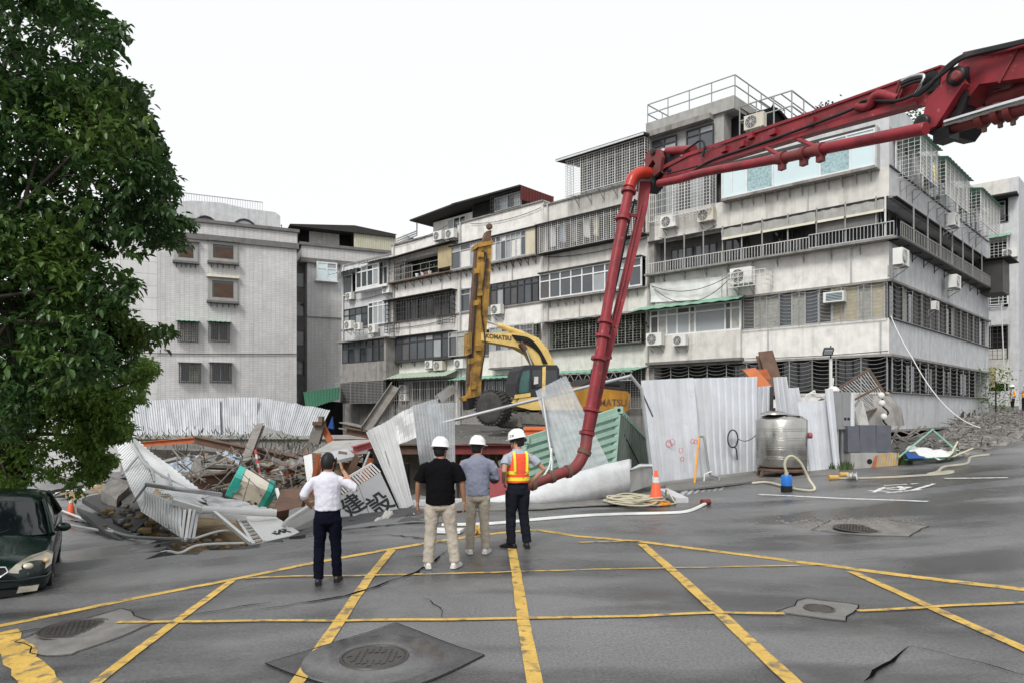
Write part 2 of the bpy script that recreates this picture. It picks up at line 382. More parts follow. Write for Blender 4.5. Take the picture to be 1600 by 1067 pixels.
def text_mesh(name, body, m, size, origin, ax, ay, parent, depth=.004, shear=0, bold=0, world=True):
    cu = bpy.data.curves.new(name, 'FONT'); cu.body = body; cu.size = size; cu.extrude = depth / 2; cu.align_x = 'CENTER'; cu.align_y = 'CENTER'
    cu.shear = shear; cu.offset = bold; cu.resolution_u = 3
    to = bpy.data.objects.new(name + '_t', cu); COL.objects.link(to)
    dg = bpy.context.evaluated_depsgraph_get(); me = bpy.data.meshes.new_from_object(to.evaluated_get(dg))
    bpy.data.objects.remove(to); me.name = name
    ax = Vector(ax); ay = Vector(ay); az = ax.cross(ay).normalized(); off = WL.get(parent.name, Vector()) if world else Vector()
    for v in me.vertices:
        c = v.co.copy(); v.co = Vector(origin) + ax * c.x + ay * c.y + az * c.z - off
    me.materials.clear(); me.materials.append(M[m])
    o = bpy.data.objects.new(name, me); COL.objects.link(o); o.parent = parent; return o
def catenary(p, q, sag, n=12):
    p = Vector(p); q = Vector(q)
    return [p.lerp(q, i / n) - Vector((0, 0, sag * 4 * (i / n) * (1 - i / n))) for i in range(n + 1)]
def spline(pts, n=8):                       # Catmull-Rom
    pts = [Vector(p) for p in pts]; out = []
    q = [pts[0] * 2 - pts[1]] + pts + [pts[-1] * 2 - pts[-2]]
    for i in range(1, len(q) - 2):
        a, b, c, d = q[i - 1:i + 3]
        for k in range(n):
            t = k / n
            out.append(.5 * (2 * b + (c - a) * t + (2 * a - 5 * b + 4 * c - d) * t * t + (3 * b - a - 3 * c + d) * t ** 3))
    return out + [pts[-1]]
# ================================================================ ground
EDGE = [(-17.5, 27), G(150, 776), G(170, 800), G(200, 826), G(236, 846), G(262, 864), G(300, 862), G(340, 859), G(400, 851), G(470, 838), G(505, 826), G(560, 814), G(640, 803), G(700, 790), G(820, 780), G(900, 772), G(1012, 752), (4.6, 24), (4.6, 44.6), (-23.5, 44.6), (-23, 34)]
PIT = [(p[0], p[1]) for p in EDGE]
def inside(x, y, poly):
    c = False; j = len(poly) - 1
    for i in range(len(poly)):
        xi, yi = poly[i]; xj, yj = poly[j]
        if (yi > y) != (yj > y) and x < (xj - xi) * (y - yi) / (yj - yi) + xi: c = not c
        j = i
    return c
def edge_dist(x, y):
    best = 99; n = len(PIT)
    for i in range(n):
        ax, ay = PIT[i]; bx, by = PIT[(i + 1) % n]; dx, dy = bx - ax, by - ay
        t = max(0, min(1, ((x - ax) * dx + (y - ay) * dy) / (dx * dx + dy * dy)))
        best = min(best, math.hypot(x - ax - dx * t, y - ay - dy * t))
    return best
def lin(a, b, s): n = int(round((b - a) / s)); return [a + (b - a) * i / n for i in range(n + 1)]
xs = [-600, -250, -120, -60, -40, -32] + lin(-27, 33, .3) + [40, 55, 90, 200, 600]
ys = [-120, -40, -10, 0] + lin(2.4, 47, .3) + [52, 60, 80, 140, 300, 900]
NX, NY = len(xs), len(ys); vs = []; fs = []
hole = set()
for j in range(NY - 1):
    for i in range(NX - 1):
        cx, cy = (xs[i] + xs[i + 1]) / 2, (ys[j] + ys[j + 1]) / 2
        if -25 < cx < 6 and 9 < cy < 46:
            k = .45 * noise.noise((cx * .9, cy * .9, 3))
            if inside(cx + k, cy + k, PIT): hole.add((i, j))
near = {}
for (i, j) in hole:
    for a in (0, 1):
        for b in (0, 1): near[(i + a, j + b)] = 1
for j in range(NY):
    for i in range(NX):
        x, y = xs[i], ys[j]; z = gz(x, y)
        if (i, j) in near: x += rnd.uniform(-.1, .1); y += rnd.uniform(-.1, .1); z -= rnd.uniform(0, .05)
        vs.append(Vector((x, y, z)))
mb = MB(); idx = lambda i, j: j * NX + i
quads = [(idx(i, j), idx(i + 1, j), idx(i + 1, j + 1), idx(i, j + 1)) for j in range(NY - 1) for i in range(NX - 1) if (i, j) not in hole]
mb.add(vs, quads, True)
road = struct(mb.build('road', 'asphalt', base=(0, 0, 0)))
mb = MB(); dn = Vector((0, 0, -.16))
for (i, j) in hole:
    for (di, dj, a, b) in ((-1, 0, (0, 0), (0, 1)), (1, 0, (1, 1), (1, 0)), (0, -1, (1, 0), (0, 0)), (0, 1, (0, 1), (1, 1))):
        if (i + di, j + dj) not in hole:
            p = vs[idx(i + a[0], j + a[1])]; q = vs[idx(i + b[0], j + b[1])]; mb.face([p, q, q + dn, p + dn])
mb.build('asphalt_edge', 'asphalt_broken', road)
mb = MB(); gx = lin(-27, 7, .45); gy = lin(9, 47, .45); n = len(gx); pv = []
def pz(x, y):
    if not inside(x, y, PIT): return gz(x, y) - .75 - .3 * min(1, edge_dist(x, y))
    d = edge_dist(x, y)
    z = gz(x, y) - .45 + .3 * ss(0, .6, d) - .13 * min(d, 4) - 1.3 * ss(.7, 2.2, d) * ss(-7.2, -6.2, x) - .22 * max(0, min(d - 4, 5))
    return z + .35 * noise.noise((x * .7, y * .7, 9)) + .14 * noise.noise((x * 2.1, y * 2.1, 4))
for y in gy:
    for x in gx: pv.append((x, y, pz(x, y)))
mb.add(pv, [(j * n + i, j * n + i + 1, (j + 1) * n + i + 1, (j + 1) * n + i) for j in range(len(gy) - 1) for i in range(n - 1)], True)
struct(mb.build('pit_earth', 'earth', base=(0, 0, 0)))
# earth clods and broken asphalt along the lip
def chunk(name, c, r, m, parent=None, flat=.6, seed=0, rot=None):
    rr = random.Random(seed); mb = MB(); pts = []
    k = 7
    for h, q in ((-1, .75), (0, 1), (1, .7)):
        pts.append([Vector((math.cos(2 * math.pi * i / k) * r * q * rr.uniform(.7, 1.2), math.sin(2 * math.pi * i / k) * r * q * rr.uniform(.7, 1.2), h * r * flat * rr.uniform(.7, 1.1))) for i in range(k)])
    e = Matrix.Rotation(rr.uniform(0, 6), 3, 'Z') @ Matrix.Rotation(rr.uniform(-.3, .3), 3, 'X')
    mb.loft([[e @ p + Vector(c) for p in ring] for ring in pts], smooth=False)
    return mb.build(name, m, parent)
def slab(name, pts, t, m, parent=None, jag=3, seed=1):
    rr = random.Random(seed); out = []; pts = [Vector(p) for p in pts]
    for i, p in enumerate(pts):
        q = pts[(i + 1) % len(pts)]; out.append(p)
        for k in range(1, jag): out.append(p.lerp(q, k / jag) + Vector((rr.uniform(-.07, .07), rr.uniform(-.07, .07), rr.uniform(-.02, .02))))
    return MB().prism([p - Vector((0, 0, t)) for p in out], (0, 0, t)).build(name, m, parent)
clod = struct(MB().add([(0, 0, 0), (.01, 0, 0), (0, .01, 0)], [(0, 1, 2)]).build('spoil_heap', 'earth', base=(-7.5, 15, -1.6)))
i = 0
for (px, py, Y, s) in [(205, 815, 16.6, .3), (222, 822, 16, .35), (240, 822, 15.6, .4), (262, 832, 15, .32), (285, 840, 14.4, .3), (300, 846, 14, .26), (320, 850, 13.9, .28), (345, 848, 13.9, .3), (372, 850, 13.9, .2), (250, 808, 16.5, .4), (230, 800, 17.5, .45), (200, 795, 18.3, .4), (185, 800, 18, .5), (270, 815, 16, .35), (292, 829, 15.2, .4)]:
    i += 1
    for k in range(5): q_ = P(px, py, Y) + Vector((rnd.uniform(-.5, .5), rnd.uniform(-.5, .5), rnd.uniform(-.12, .05))); chunk('earth_clod', q_, s * rnd.uniform(.12, .4), ('earth', 'earth', 'mud', 'old_concrete')[(i + k) % 4], clod, .5, i * 10 + k)
# tilted plates of broken road surface
def plate(pts, t, seed, m='asphalt_broken'): return slab('asphalt_slab', pts, t, m, road, 3, seed)
plate([P(128, 778, 20.5), P(160, 770, 22), P(232, 808, 17.4), P(210, 830, 16)], .14, 1)
plate([P(120, 792, 19), P(195, 826, 16.2), P(245, 853, 13.9), P(224, 862, 13.2), P(150, 820, 16)], .13, 2)
plate([P(240, 866, 12.7), P(252, 846, 13.6), P(272, 858, 13.2), P(268, 868, 12.8)], .12, 3)
plate([P(452, 838, 13.4), P(520, 808, 14.9), P(640, 801, 15.2), P(632, 812, 14.4), P(530, 826, 13.6)], .13, 4, 'asphalt_broken')
plate([P(545, 812, 14.6), P(566, 798, 15.6), P(650, 792, 15.9), P(668, 802, 15.2), P(600, 812, 14.6)], .16, 5)
plate([P(270, 866, 12.6), P(380, 856, 13.3), P(470, 838, 13.9), P(520, 828, 14.2), P(500, 840, 13.3), P(380, 862, 12.9)], .08, 6)
plate([P(625, 790, 16.4), P(650, 770, 17.6), P(690, 778, 17.0), P(670, 797, 16)], .2, 7, 'old_concrete')
plate([P(158, 763, 20), P(172, 746, 20.6), P(202, 759, 20), P(182, 781, 19.2)], .3, 8, 'old_concrete')
plate([P(170, 742, 22), P(205, 752, 21), P(228, 790, 19), P(196, 800, 18.5)], .15, 9, 'dark_concrete')
plate([P(620, 815, 13.9), P(640, 806, 14.4), P(664, 812, 14), P(650, 822, 13.5)], .1, 11)
# painted lines, each draped on the road
def strip(pts, w, m, name='road_marking', h=.006, jit=.005, step=.22, world=False):
    W_ = [Vector(p) if world else G(*p) for p in pts]; line = []
    for a, b in zip(W_, W_[1:]):
        n = max(1, int((b - a).length / step)); line += [a.lerp(b, i / n) for i in range(n)]
    line.append(W_[-1]); vs = []; N = len(line)
    for i, p in enumerate(line):
        d = line[min(i + 1, N - 1)] - line[max(0, i - 1)]; d.z = 0; d.normalize(); s = Vector((-d.y, d.x, 0))
        for k in (-1, 1):
            q = p + s * k * (w[0] + (w[1] - w[0]) * i / (N - 1) if isinstance(w, tuple) else w) / 2 + s * rnd.uniform(-jit, jit)
            q.z = gz(q.x, q.y) + h; vs.append(q)
    mb = MB().add(vs, [(2 * i + 1, 2 * i, 2 * i + 2, 2 * i + 3) for i in range(N - 1)])
    return mb.build(name, m, road)
Yp = 'yellow_paint'
strip([(-60, 990), (0, 978), (200, 937), (365, 905), (640, 853), (760, 835), (832, 827)], .16, Yp)
strip([(836, 827), (905, 838), (1000, 846), (1300, 884), (1600, 921), (1700, 934)], .16, Yp)
strip([(362, 908), (280, 968), (150, 1067), (95, 1110)], .115, Yp, h=.01)
strip([(612, 860), (575, 905), (530, 972), (465, 1067), (430, 1120)], .125, Yp, h=.01)
strip([(796, 838), (806, 890), (816, 960), (835, 1067), (845, 1120)], .13, Yp, h=.01)
strip([(1003, 850), (1060, 900), (1120, 955), (1240, 1067), (1290, 1112)], .14, Yp, h=.01)
strip([(1330, 893), (1440, 943), (1600, 1015), (1680, 1050)], .12, Yp, h=.01)
strip([(384, 904), (560, 900), (660, 898)], .06, Yp, h=.014)
strip([(660, 898), (800, 894), (1000, 889), (1200, 885), (1290, 883)], .05, Yp, h=.014, jit=.02)
strip([(184, 973), (350, 972), (530, 971), (700, 970), (816, 967), (1000, 964), (1120, 958), (1226, 960)], .075, Yp, h=.014)
strip([(1340, 956), (1480, 947), (1620, 942)], .075, Yp, h=.014)
strip([(2, 988), (20, 1010), (62, 1067), (95, 1110)], .26, Yp, h=.01, jit=.03)
strip([(905, 848), (960, 846), (1000, 845)], .06, Yp, h=.014, jit=.02)
Wp = 'road_white'
strip([(1185, 772), (1250, 775), (1330, 779), (1450, 783)], .14, Wp)
strip([(1475, 747), (1575, 746)], .13, Wp)
zz = lambda x, y: (1180 + x / 3.81, 700 + y / 3.81)
for a, b in [((675, 252), (800, 257)), ((703, 264), (772, 230)), ((735, 238), (862, 247)), ((765, 222), (905, 214)), ((785, 236), (900, 230)), ((780, 267), (988, 246)), ((850, 250), (922, 230)), ((928, 213), (968, 209)), ((935, 250), (1068, 211)), ((858, 226), (884, 247))]:
    strip([zz(*a), zz(*b)], .11, Wp, jit=.015)
# cracks opened in the road surface
def crack(pts, w, seed):
    rr = random.Random(seed); W_ = [G(*p) for p in pts]; line = []
    for a, b in zip(W_, W_[1:]):
        n = max(2, int((b - a).length / .13)); line += [a.lerp(b, i / n) + Vector((rr.uniform(-.03, .03), rr.uniform(-.03, .03), 0)) for i in range(n)]
    line.append(W_[-1]); vs = []; N = len(line)
    for i, p in enumerate(line):
        d = line[min(i + 1, N - 1)] - line[max(0, i - 1)]; d.z = 0; d.normalize(); s = Vector((-d.y, d.x, 0))
        ww = w * rr.uniform(.35, 1.1) * min(1, 4 * i / N + .15, 4 * (N - 1 - i) / N + .15)
        for k in (-1, 1):
            q = p + s * k * ww / 2; q.z = gz(q.x, q.y) + .018; vs.append(q)
    MB().add(vs, [(2 * i + 1, 2 * i, 2 * i + 2, 2 * i + 3) for i in range(N - 1)]).build('road_crack', 'crack_black', road)
crack([(-20, 996), (30, 989), (70, 982), (100, 976)], .035, 1)
crack([(236, 972), (300, 962), (360, 952), (425, 942)], .035, 2)
crack([(398, 955), (470, 944), (540, 932), (575, 922), (610, 908), (650, 896), (672, 882), (700, 860)], .05, 3)
crack([(1350, 1067), (1390, 1035), (1420, 1012)], .04, 4)
crack([(1420, 1012), (1500, 1030), (1620, 1062)], .018, 5)
crack([(450, 842), (520, 830), (640, 818), (720, 818)], .12, 6)
crack([(560, 838), (610, 836), (660, 842), (705, 850)], .05, 7)
crack([(640, 812), (680, 806), (720, 800), (790, 790)], .09, 8)
crack([(590, 880), (640, 870), (690, 872)], .02, 9)
crack([(1010, 822), (1040, 818), (1060, 822)], .02, 10)
crack([(880, 800), (960, 796), (1040, 789)], .03, 11)
crack([(100, 812), (140, 818), (190, 832)], .08, 12)
crack([(660, 935), (690, 950), (690, 968)], .015, 13)
# sunken covers, each set in its own patch
def cover(px, py, r, patch, pm, label, ring=None, pat='diamond'):
    c = G(px, py); t = thing('manhole_cover', c, label, 'manhole')
    slab_pts = [G(*p) + Vector((0, 0, .004)) for p in patch]
    mb = MB(); n = len(slab_pts); out = []
    for i, p in enumerate(slab_pts):
        q = slab_pts[(i + 1) % n]
        for k in range(4): out.append(p.lerp(q, k / 4) + Vector((rnd.uniform(-.03, .03), rnd.uniform(-.03, .03), 0)))
    for p in out: p.z = gz(p.x, p.y) + .0045
    mb.face(out); mb.build('patch', pm, t)
    gap = MB(); o2 = out + [out[0]]
    for p, q in zip(o2, o2[1:]):
        d = (q - p).normalized(); s = Vector((-d.y, d.x, 0)) * .006; u = Vector((0, 0, .009)); gap.face([p - s + u, q - s + u, q + s + u, p + s + u])
    gap.build('joint', 'crack_black', t)
    if ring: MB().lathe(c + Vector((0, 0, .008)), [(ring, -.012), (ring - .012, .005), (r + .04, .005)], 48).build('concrete_collar', 'wet_patch', t)
    MB().lathe(c + Vector((0, 0, .012)), [(r + .035, 0), (r + .03, .012), (r + .008, .012), (r + .006, .002)], 40).build('rim', 'iron_cover', t)
    MB().lathe(c + Vector((0, 0, .012)), [(r, 0), (r - .004, .008)], 40).build('lid', 'iron_cover', t)
    mb = MB(); s = .055
    k = int(r / s) + 1
    for i in range(-k, k + 1):
        for j in range(-k, k + 1):
            x, y = i * s + (s / 2 if pat == 'diamond' and j % 2 else 0), j * s
            if math.hypot(x, y) < r - .05 and (pat == 'diamond' or math.hypot(x, y) > .1): mb.obox(c + Vector((x, y, .022)), (.018, .009 if pat == 'diamond' else .018, 0), (-.006, .02, 0), (0, 0, .004))
    mb.build('tread', 'iron_cover', t); return t
cover(118, 983, .33, [(25, 1003), (70, 985), (190, 951), (243, 973), (170, 1003), (110, 1024), (62, 1026)], 'concrete_patch', 'round patterned manhole cover in a concrete patch at the lower left')
cover(585, 1028, .27, [(413, 1040), (620, 975), (757, 1026), (590, 1100)], 'asphalt_broken', 'round manhole cover with a wide wet collar in a diamond asphalt patch', .62, 'grid')
cover(1280, 952, .13, [(1214, 957), (1262, 935), (1342, 946), (1320, 972)], 'concrete_patch', 'small round cover in a pale concrete square on the right of the box junction', None, 'grid')
cover(1345, 826, .42, [(1268, 828), (1300, 812), (1395, 813), (1450, 822), (1420, 838), (1340, 836)], 'concrete_patch', 'dark round cover in rough pale patch beyond the yellow line on the right')
mb = MB()
for i in range(700):
    px = rnd.gauss(1330, 55); py = rnd.gauss(817, 4); c = G(px, py); s = rnd.uniform(.006, .018)
    mb.obox(c + Vector((0, 0, s * .4)), (s, s * rnd.uniform(-.5, .5), 0), (0, s, s * .3), (s * .2, 0, s * .6))
tag(mb.build('gravel', 'dusty_steel', base=G(1330, 817)), 'pale loose gravel scattered around the dark cover on the right', 'gravel', kind='stuff')
# low concrete base of the hoarding and the building forecourt
mb = MB()
mb.prism([G(1040, 770), G(1190, 752), G(1310, 742), G(1320, 700), G(1040, 720)], (0, 0, .05)); struct(mb.build('forecourt', 'concrete_patch'))
# site platform (steel and mud deck the excavator stands on)
mb = MB()
fr = [P(560, 718, 24.5), P(690, 696, 25.2), P(760, 694, 25.4), P(830, 690, 25.6), P(1010, 690, 25.8)]
bk = [P(1010, 0, 42), P(830, 0, 44), P(760, 0, 44.6), P(690, 0, 44.6), P(540, 0, 44.6)]
zt = lambda p: 1.02 + .02 * (p.y - 25) + .06 * noise.noise((p.x * .6, p.y * .6, 2))
gxx = lin(-5.6, 6.5, .55); gyy = lin(25.2, 45, .6); n = len(gxx)
mb.add([Vector((x, y, zt(Vector((x, y, 0))))) for y in gyy for x in gxx], [(j * n + i, j * n + i + 1, (j + 1) * n + i + 1, (j + 1) * n + i) for j in range(len(gyy) - 1) for i in range(n - 1)], True)
deck = struct(mb.build('site_platform', 'deck_mud', base=(0, 30, 1)))
mb = MB(); mb.box((-5.5, 25.5, .78), (6.4, 45, .93)); mb.build('deck_slab', 'dark_concrete', deck)
for i, (a, b, m_) in enumerate([((-2.9, 25.1), (-1.0, 25.1), 'red_dirty'), ((-1.0, 25.12), (6.5, 25.1), 'red_dirty'), ((-5.7, 25.1), (-2.9, 25.1), 'rust_brown')]):
    MB().hbeam((*a, .84), (*b, .84), .3, .34).build('edge_beam', m_, deck)
for x in (-5.4, -3, .2, 3.2, 6): MB().hbeam((x, 25.9, -3), (x, 25.9, .75), .3, .3).build('deck_post', 'rust_brown', deck)
MB().sheet([(-3, 26.4, -2.5), (6.5, 26.4, -2.5), (6.5, 26.4, .75), (-3, 26.4, .75)], 30, .12, 2).build('sheet_piling', 'dark_concrete', deck)
MB().box((-5.5, 26.6, -2.6), (-3, 27, .75)).build('pit_wall', 'old_concrete', deck)
mb = MB()
for i in range(260):
    x, y = rnd.uniform(-5.4, 6), rnd.uniform(25.5, 38); z = zt(Vector((x, y, 0))); s = rnd.uniform(.02, .07)
    mb.obox((x, y, z + s * .25), (s, rnd.uniform(-s, s) * .5, 0), (rnd.uniform(-s, s) * .5, s * .8, 0), (0, s * .2, s * .5))
tag(mb.build('rubble', 'dark_concrete', base=(0, 30, 1)), 'small broken rubble strewn on the muddy work platform', 'rubble', kind='stuff')
# ================================================================ buildings
class Fac:
    def __init__(s, O, d, n):
        s.O = Vector((O[0], O[1], 0)); s.d = Vector((d[0], d[1], 0)).normalized(); s.n = Vector((n[0], n[1], 0)).normalized()
    def u(s, px, out=0):
        O = s.O + s.n * out; k = (px - 800) / F
        return (k * O.y - O.x) / (s.d.x - k * s.d.y)
    def uz(s, px, py, out=0):
        u = s.u(px, out); Y = (s.O + s.n * out + s.d * u).y
        return u, CH - (py - HZ) / F * Y
    def pt(s, u, z, out=0): p = s.O + s.d * u + s.n * out; return Vector((p.x, p.y, z))
    def box(s, mb, u0, u1, z0, z1, o0, o1):
        if u0 > u1: u0, u1 = u1, u0
        return mb.hexa([s.pt(u0, z0, o0), s.pt(u1, z0, o0), s.pt(u1, z0, o1), s.pt(u0, z0, o1), s.pt(u0, z1, o0), s.pt(u1, z1, o0), s.pt(u1, z1, o1), s.pt(u0, z1, o1)])
    def bar(s, mb, a, b, w): return mb.beam(s.pt(*a), s.pt(*b), w, w)
def wall(b, f, u0, u1, z0, z1, m, o0=-.6, o1=0, name='wall'): return f.box(MB(), u0, u1, z0, z1, o0, o1).build(name, m, b)
def window(b, f, u0, u1, z0, z1, cols, fm, panes, out=-.08, fw=.06, tr=0, dep=.08, rr=rnd, name='window'):
    if u0 > u1: u0, u1 = u1, u0
    mb = MB(); W_ = u1 - u0
    f.box(mb, u0, u1, z0, z0 + fw, out, out + dep); f.box(mb, u0, u1, z1 - fw, z1, out, out + dep)
    cs = cols if isinstance(cols, list) else [i / cols for i in range(cols + 1)]
    for i, c in enumerate(cs):
        uc = u0 + W_ * c
        a = uc if i == 0 else (uc - fw if i == len(cs) - 1 else uc - fw / 2); f.box(mb, a, a + fw, z0 + fw, z1 - fw, out, out + dep - .004)
    zt = z1 - (z1 - z0) * tr
    if tr: f.box(mb, u0 + fw, u1 - fw, zt - fw / 2, zt + fw / 2, out, out + dep - .008)
    w = mb.build(name, fm, b)
    for i in range(len(cs) - 1):
        a, c = u0 + W_ * cs[i], u0 + W_ * cs[i + 1]
        for (p, q) in ([(z0, zt), (zt, z1)] if tr else [(z0, z1)]):
            o = out + rr.choice((.01, .025))
            f.box(MB(), a + fw * .4, c - fw * .4, p + fw * .4, q - fw * .4, o, o + .012).build('pane', rr.choice(panes), w)
    return w
def cage(b, f, u0, u1, z0, z1, o0, o1, nv, nh, m, post=4, r=.014, pr=.03, wavy=0, sides=True, floor=False, name='window_cage'):
    if u0 > u1: u0, u1 = u1, u0
    mb = MB()
    for i in range(nv + 1):
        u = u0 + (u1 - u0) * i / nv; w = pr if i % post == 0 else r
        if not wavy or i % post == 0: f.bar(mb, (u, z0, o1), (u, z1, o1), w)
    for j in range(nh + 1):
        z = z0 + (z1 - z0) * j / nh
        if wavy and 0 < j < nh:
            for i in range(0, nv, post):
                a, c = u0 + (u1 - u0) * i / nv, u0 + (u1 - u0) * min(nv, i + post) / nv
                pts = [f.pt(a + (c - a) * k / 5, z + wavy * (abs(2 * k / 5 - 1) ** 2 - .5), o1) for k in range(6)]
                for p, q in zip(pts, pts[1:]): mb.beam(p, q, r, r)
        else: f.bar(mb, (u0, z, o1 + .004), (u1, z, o1 + .004), pr if j in (0, nh) else r)
        if sides and o1 - o0 > .1:
            for u in (u0, u1): f.bar(mb, (u, z, o0), (u, z, o1), r)
    if sides and o1 - o0 > .1:
        k = max(1, int((o1 - o0) / .2))
        for u in (u0, u1):
            for i in range(k): f.bar(mb, (u, z0, o0 + (o1 - o0) * i / k), (u, z1, o0 + (o1 - o0) * i / k), r)
    if floor:
        n = max(2, int((u1 - u0) / .18))
        for i in range(n + 1): u = u0 + (u1 - u0) * i / n; f.bar(mb, (u, z0, o0), (u, z0, o1), r * 1.3)
    return mb.build(name, m, b)
def brackets(b, f, u0, u1, z, n, s, m='bars_dark', out=0):
    for i in range(n):
        u = u0 + (u1 - u0) * (i + .5) / n; mb = MB()
        f.bar(mb, (u, z - .02, out), (u, z - .02, out + s), .035); f.bar(mb, (u, z - .02, out + s * .92), (u, z - s * .8, out + .02), .03); f.bar(mb, (u, z, out + .02), (u, z - s, out + .02), .03)
        mb.build('bracket', m, b)
def ledge(b, f, u0, u1, z, dep, t, m, name='ledge', o=0): return f.box(MB(), u0, u1, z - t, z, o + .002, o + dep).build(name, m, b)
def awning(b, f, u0, u1, z0, z1, o0, o1, m, ribs=10, name='awning', amp=.02):
    if u0 > u1: u0, u1 = u1, u0
    return MB().sheet([f.pt(u0, z1, o0), f.pt(u1, z1, o0), f.pt(u1, z0, o1), f.pt(u0, z0, o1)], ribs, amp, 1, .02, wave=True).build(name, m, b)
def railing(b, f, u0, u1, z0, z1, out, n, m, r=.02, name='railing', mid=0):
    mb = MB()
    for i in range(n + 1): u = u0 + (u1 - u0) * i / n; f.bar(mb, (u, z0, out), (u, z1, out), r)
    for z in [z0, z1] + ([(z0 + z1) / 2] if mid else []): f.bar(mb, (u0, z, out), (u1, z, out), r * 1.6)
    return mb.build(name, m, b)
d1 = Vector((-.738, .675, 0)).normalized(); n1 = Vector((-.675, -.738, 0)).normalized()
d2 = Vector((.71, .704, 0)).normalized(); n2 = Vector((.704, -.71, 0)).normalized()
CX, CY = 15.6, 28.6
A = Fac((CX, CY), d1, n1); S2 = Fac((CX, CY), d2, n2)
def core(b, f, u0, u1, z0, z1, dep, m, inset=.6, back=d2, name='core'):
    p = [f.pt(u0, z0, -inset), f.pt(u1, z0, -inset)]; q = [x + back * dep for x in p[::-1]]
    return MB().prism((p + q)[::-1], (0, 0, z1 - z0)).build(name, m, b)
# ---- air conditioner units: one of each kind, then copies
def make_ac(m, label, loc):
    t = thing('air_conditioner', loc, label, 'air conditioner', 'air conditioners on the walls'); w, d, h = .85, .32, .6
    MB().box((-w / 2, -d / 2, 0), (w / 2, d / 2, h)).build('casing', m, t, world=False)
    fan = MB().lathe((-.12, -d / 2 - .002, h / 2), [(.25, 0), (.25, .012), (.235, .014)], 20, (Vector((1, 0, 0)), Vector((0, 0, 1)), Vector((0, -1, 0)))).build('fan_grille', 'ac_dark', t, world=False)
    mb = MB()
    for r in (.07, .13, .19, .245): mb.tube([(-.12 + r * math.cos(a * math.pi / 8), -d / 2 - .02, h / 2 + r * math.sin(a * math.pi / 8)) for a in range(16)], .006, 4, closed=True)
    for a in range(4): c, s_ = math.cos(a * math.pi / 4), math.sin(a * math.pi / 4); mb.beam((-.12 - .25 * c, -d / 2 - .02, h / 2 - .25 * s_), (-.12 + .25 * c, -d / 2 - .02, h / 2 + .25 * s_), .01, .01)
    mb.build('guard', 'ac_white', fan, world=False)
    mb = MB()
    for x in (-.3, .3):
        mb.beam((x, -d / 2 - .05, -.03), (x, d / 2 + .2, -.03), .04, .04); mb.beam((x, -d / 2, -.04), (x, d / 2 + .19, -.36), .03, .03); mb.beam((x, d / 2 + .19, -.42), (x, d / 2 + .19, .02), .03, .03)
    mb.build('bracket', 'bars_grey', t, world=False)
    return t
ACP = {}
def ac(f, px, py, label, m='ac_white', out=.25, s=1, turn=0):
    u, z = f.uz(px, py, out); p = f.pt(u, z - .3 * s, out); rz = math.atan2(f.n.y, f.n.x) + math.pi / 2 + turn
    if m not in ACP: o = make_ac(m, label, p); ACP[m] = o; o.rotation_euler = (0, 0, rz)
    else: o = copy_tree(ACP[m], p, rz); o['label'] = label
    o.scale = (s, s, s); return o
def plant(f, u0, u1, z0, z1, out, label, n=180, seed=1):
    rr = random.Random(seed); c = f.pt((u0 + u1) / 2, z0, out); t = thing('potted_plant', c, label, 'plant', 'balcony plants')
    mb = MB(); st = MB()
    for k in range(7):
        a = f.pt(rr.uniform(u0, u1), z0, out); b_ = f.pt(rr.uniform(u0, u1), rr.uniform(z0 + (z1 - z0) * .6, z1), out + rr.uniform(-.1, .1)); st.tube([a, a.lerp(b_, .5) + Vector((.03, 0, .03)), b_], .01, 4)
    for i in range(n):
        p = f.pt(rr.uniform(u0, u1), z0 + (z1 - z0) * rr.random() ** .8, out + rr.uniform(-.15, .18)); l = rr.uniform(.09, .2)
        d = Vector((rr.uniform(-1, 1), rr.uniform(-1, 1), rr.uniform(-.9, .4))).normalized(); s_ = d.cross(Vector((0, 0, 1))).normalized() * l * .24
        mb.face([p, p + d * l * .5 + s_, p + d * l, p + d * l * .5 - s_])
    mb.build('leaves', 'leaf_plant', t); st.build('stems', 'bark', t); return t
# ---- corner block
b = thing('corner_apartment_block', (CX, CY, .9), 'large sunken pale corner apartment block behind the red boom arm', 'building')
LV = dict(B2=(1.46, 3.02), W2=(3.02, 4.59), B3=(4.59, 6.07), W3=(6.07, 7.66), B4=(7.66, 9.3), W4=(9.3, 11.07), B5=(11.07, 12.37), W5=(12.37, 14.0), RF=(14.0, 14.6))
UL, SR = 11.36, 18.3
MB().prism([A.pt(.0, .95, -2) + d2 * 2, S2.pt(SR, .95, -2), S2.pt(SR, .95, -12), A.pt(UL, .95, -2) + d2 * 2][::-1], (0, 0, .6)).build('crushed_storey', 'dark_recess', b)  # near-black prism puts the shade of the sunken gap into its colour
inA = (CX, CY); ci = A.pt(0, 1.5, -.6) - Vector((0, 0, 0))
ci = Vector((CX, CY, 1.5)) + (-n1 - n2) * .6
MB().prism([ci, S2.pt(SR, 1.5, -.6), S2.pt(SR, 1.5, -11), A.pt(UL, 1.5, -.6) + d2 * 9, A.pt(UL, 1.5, -.6)], (0, 0, 12.9)).build('core', 'recess_wall', b)
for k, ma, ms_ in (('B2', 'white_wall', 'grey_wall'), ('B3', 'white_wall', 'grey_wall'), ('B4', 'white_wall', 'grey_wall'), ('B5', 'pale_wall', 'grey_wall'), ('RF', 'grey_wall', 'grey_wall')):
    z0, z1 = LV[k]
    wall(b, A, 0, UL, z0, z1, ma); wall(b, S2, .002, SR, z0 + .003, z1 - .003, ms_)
    if k != 'RF':
        ledge(b, A, -.15, UL, z0 + .01, .14, .1, 'old_concrete'); ledge(b, S2, -.13, SR, z0 + .006, .14, .095, 'old_concrete'); ledge(b, S2, 0, SR, z1 + .03, .06, .06, 'bars_dark')
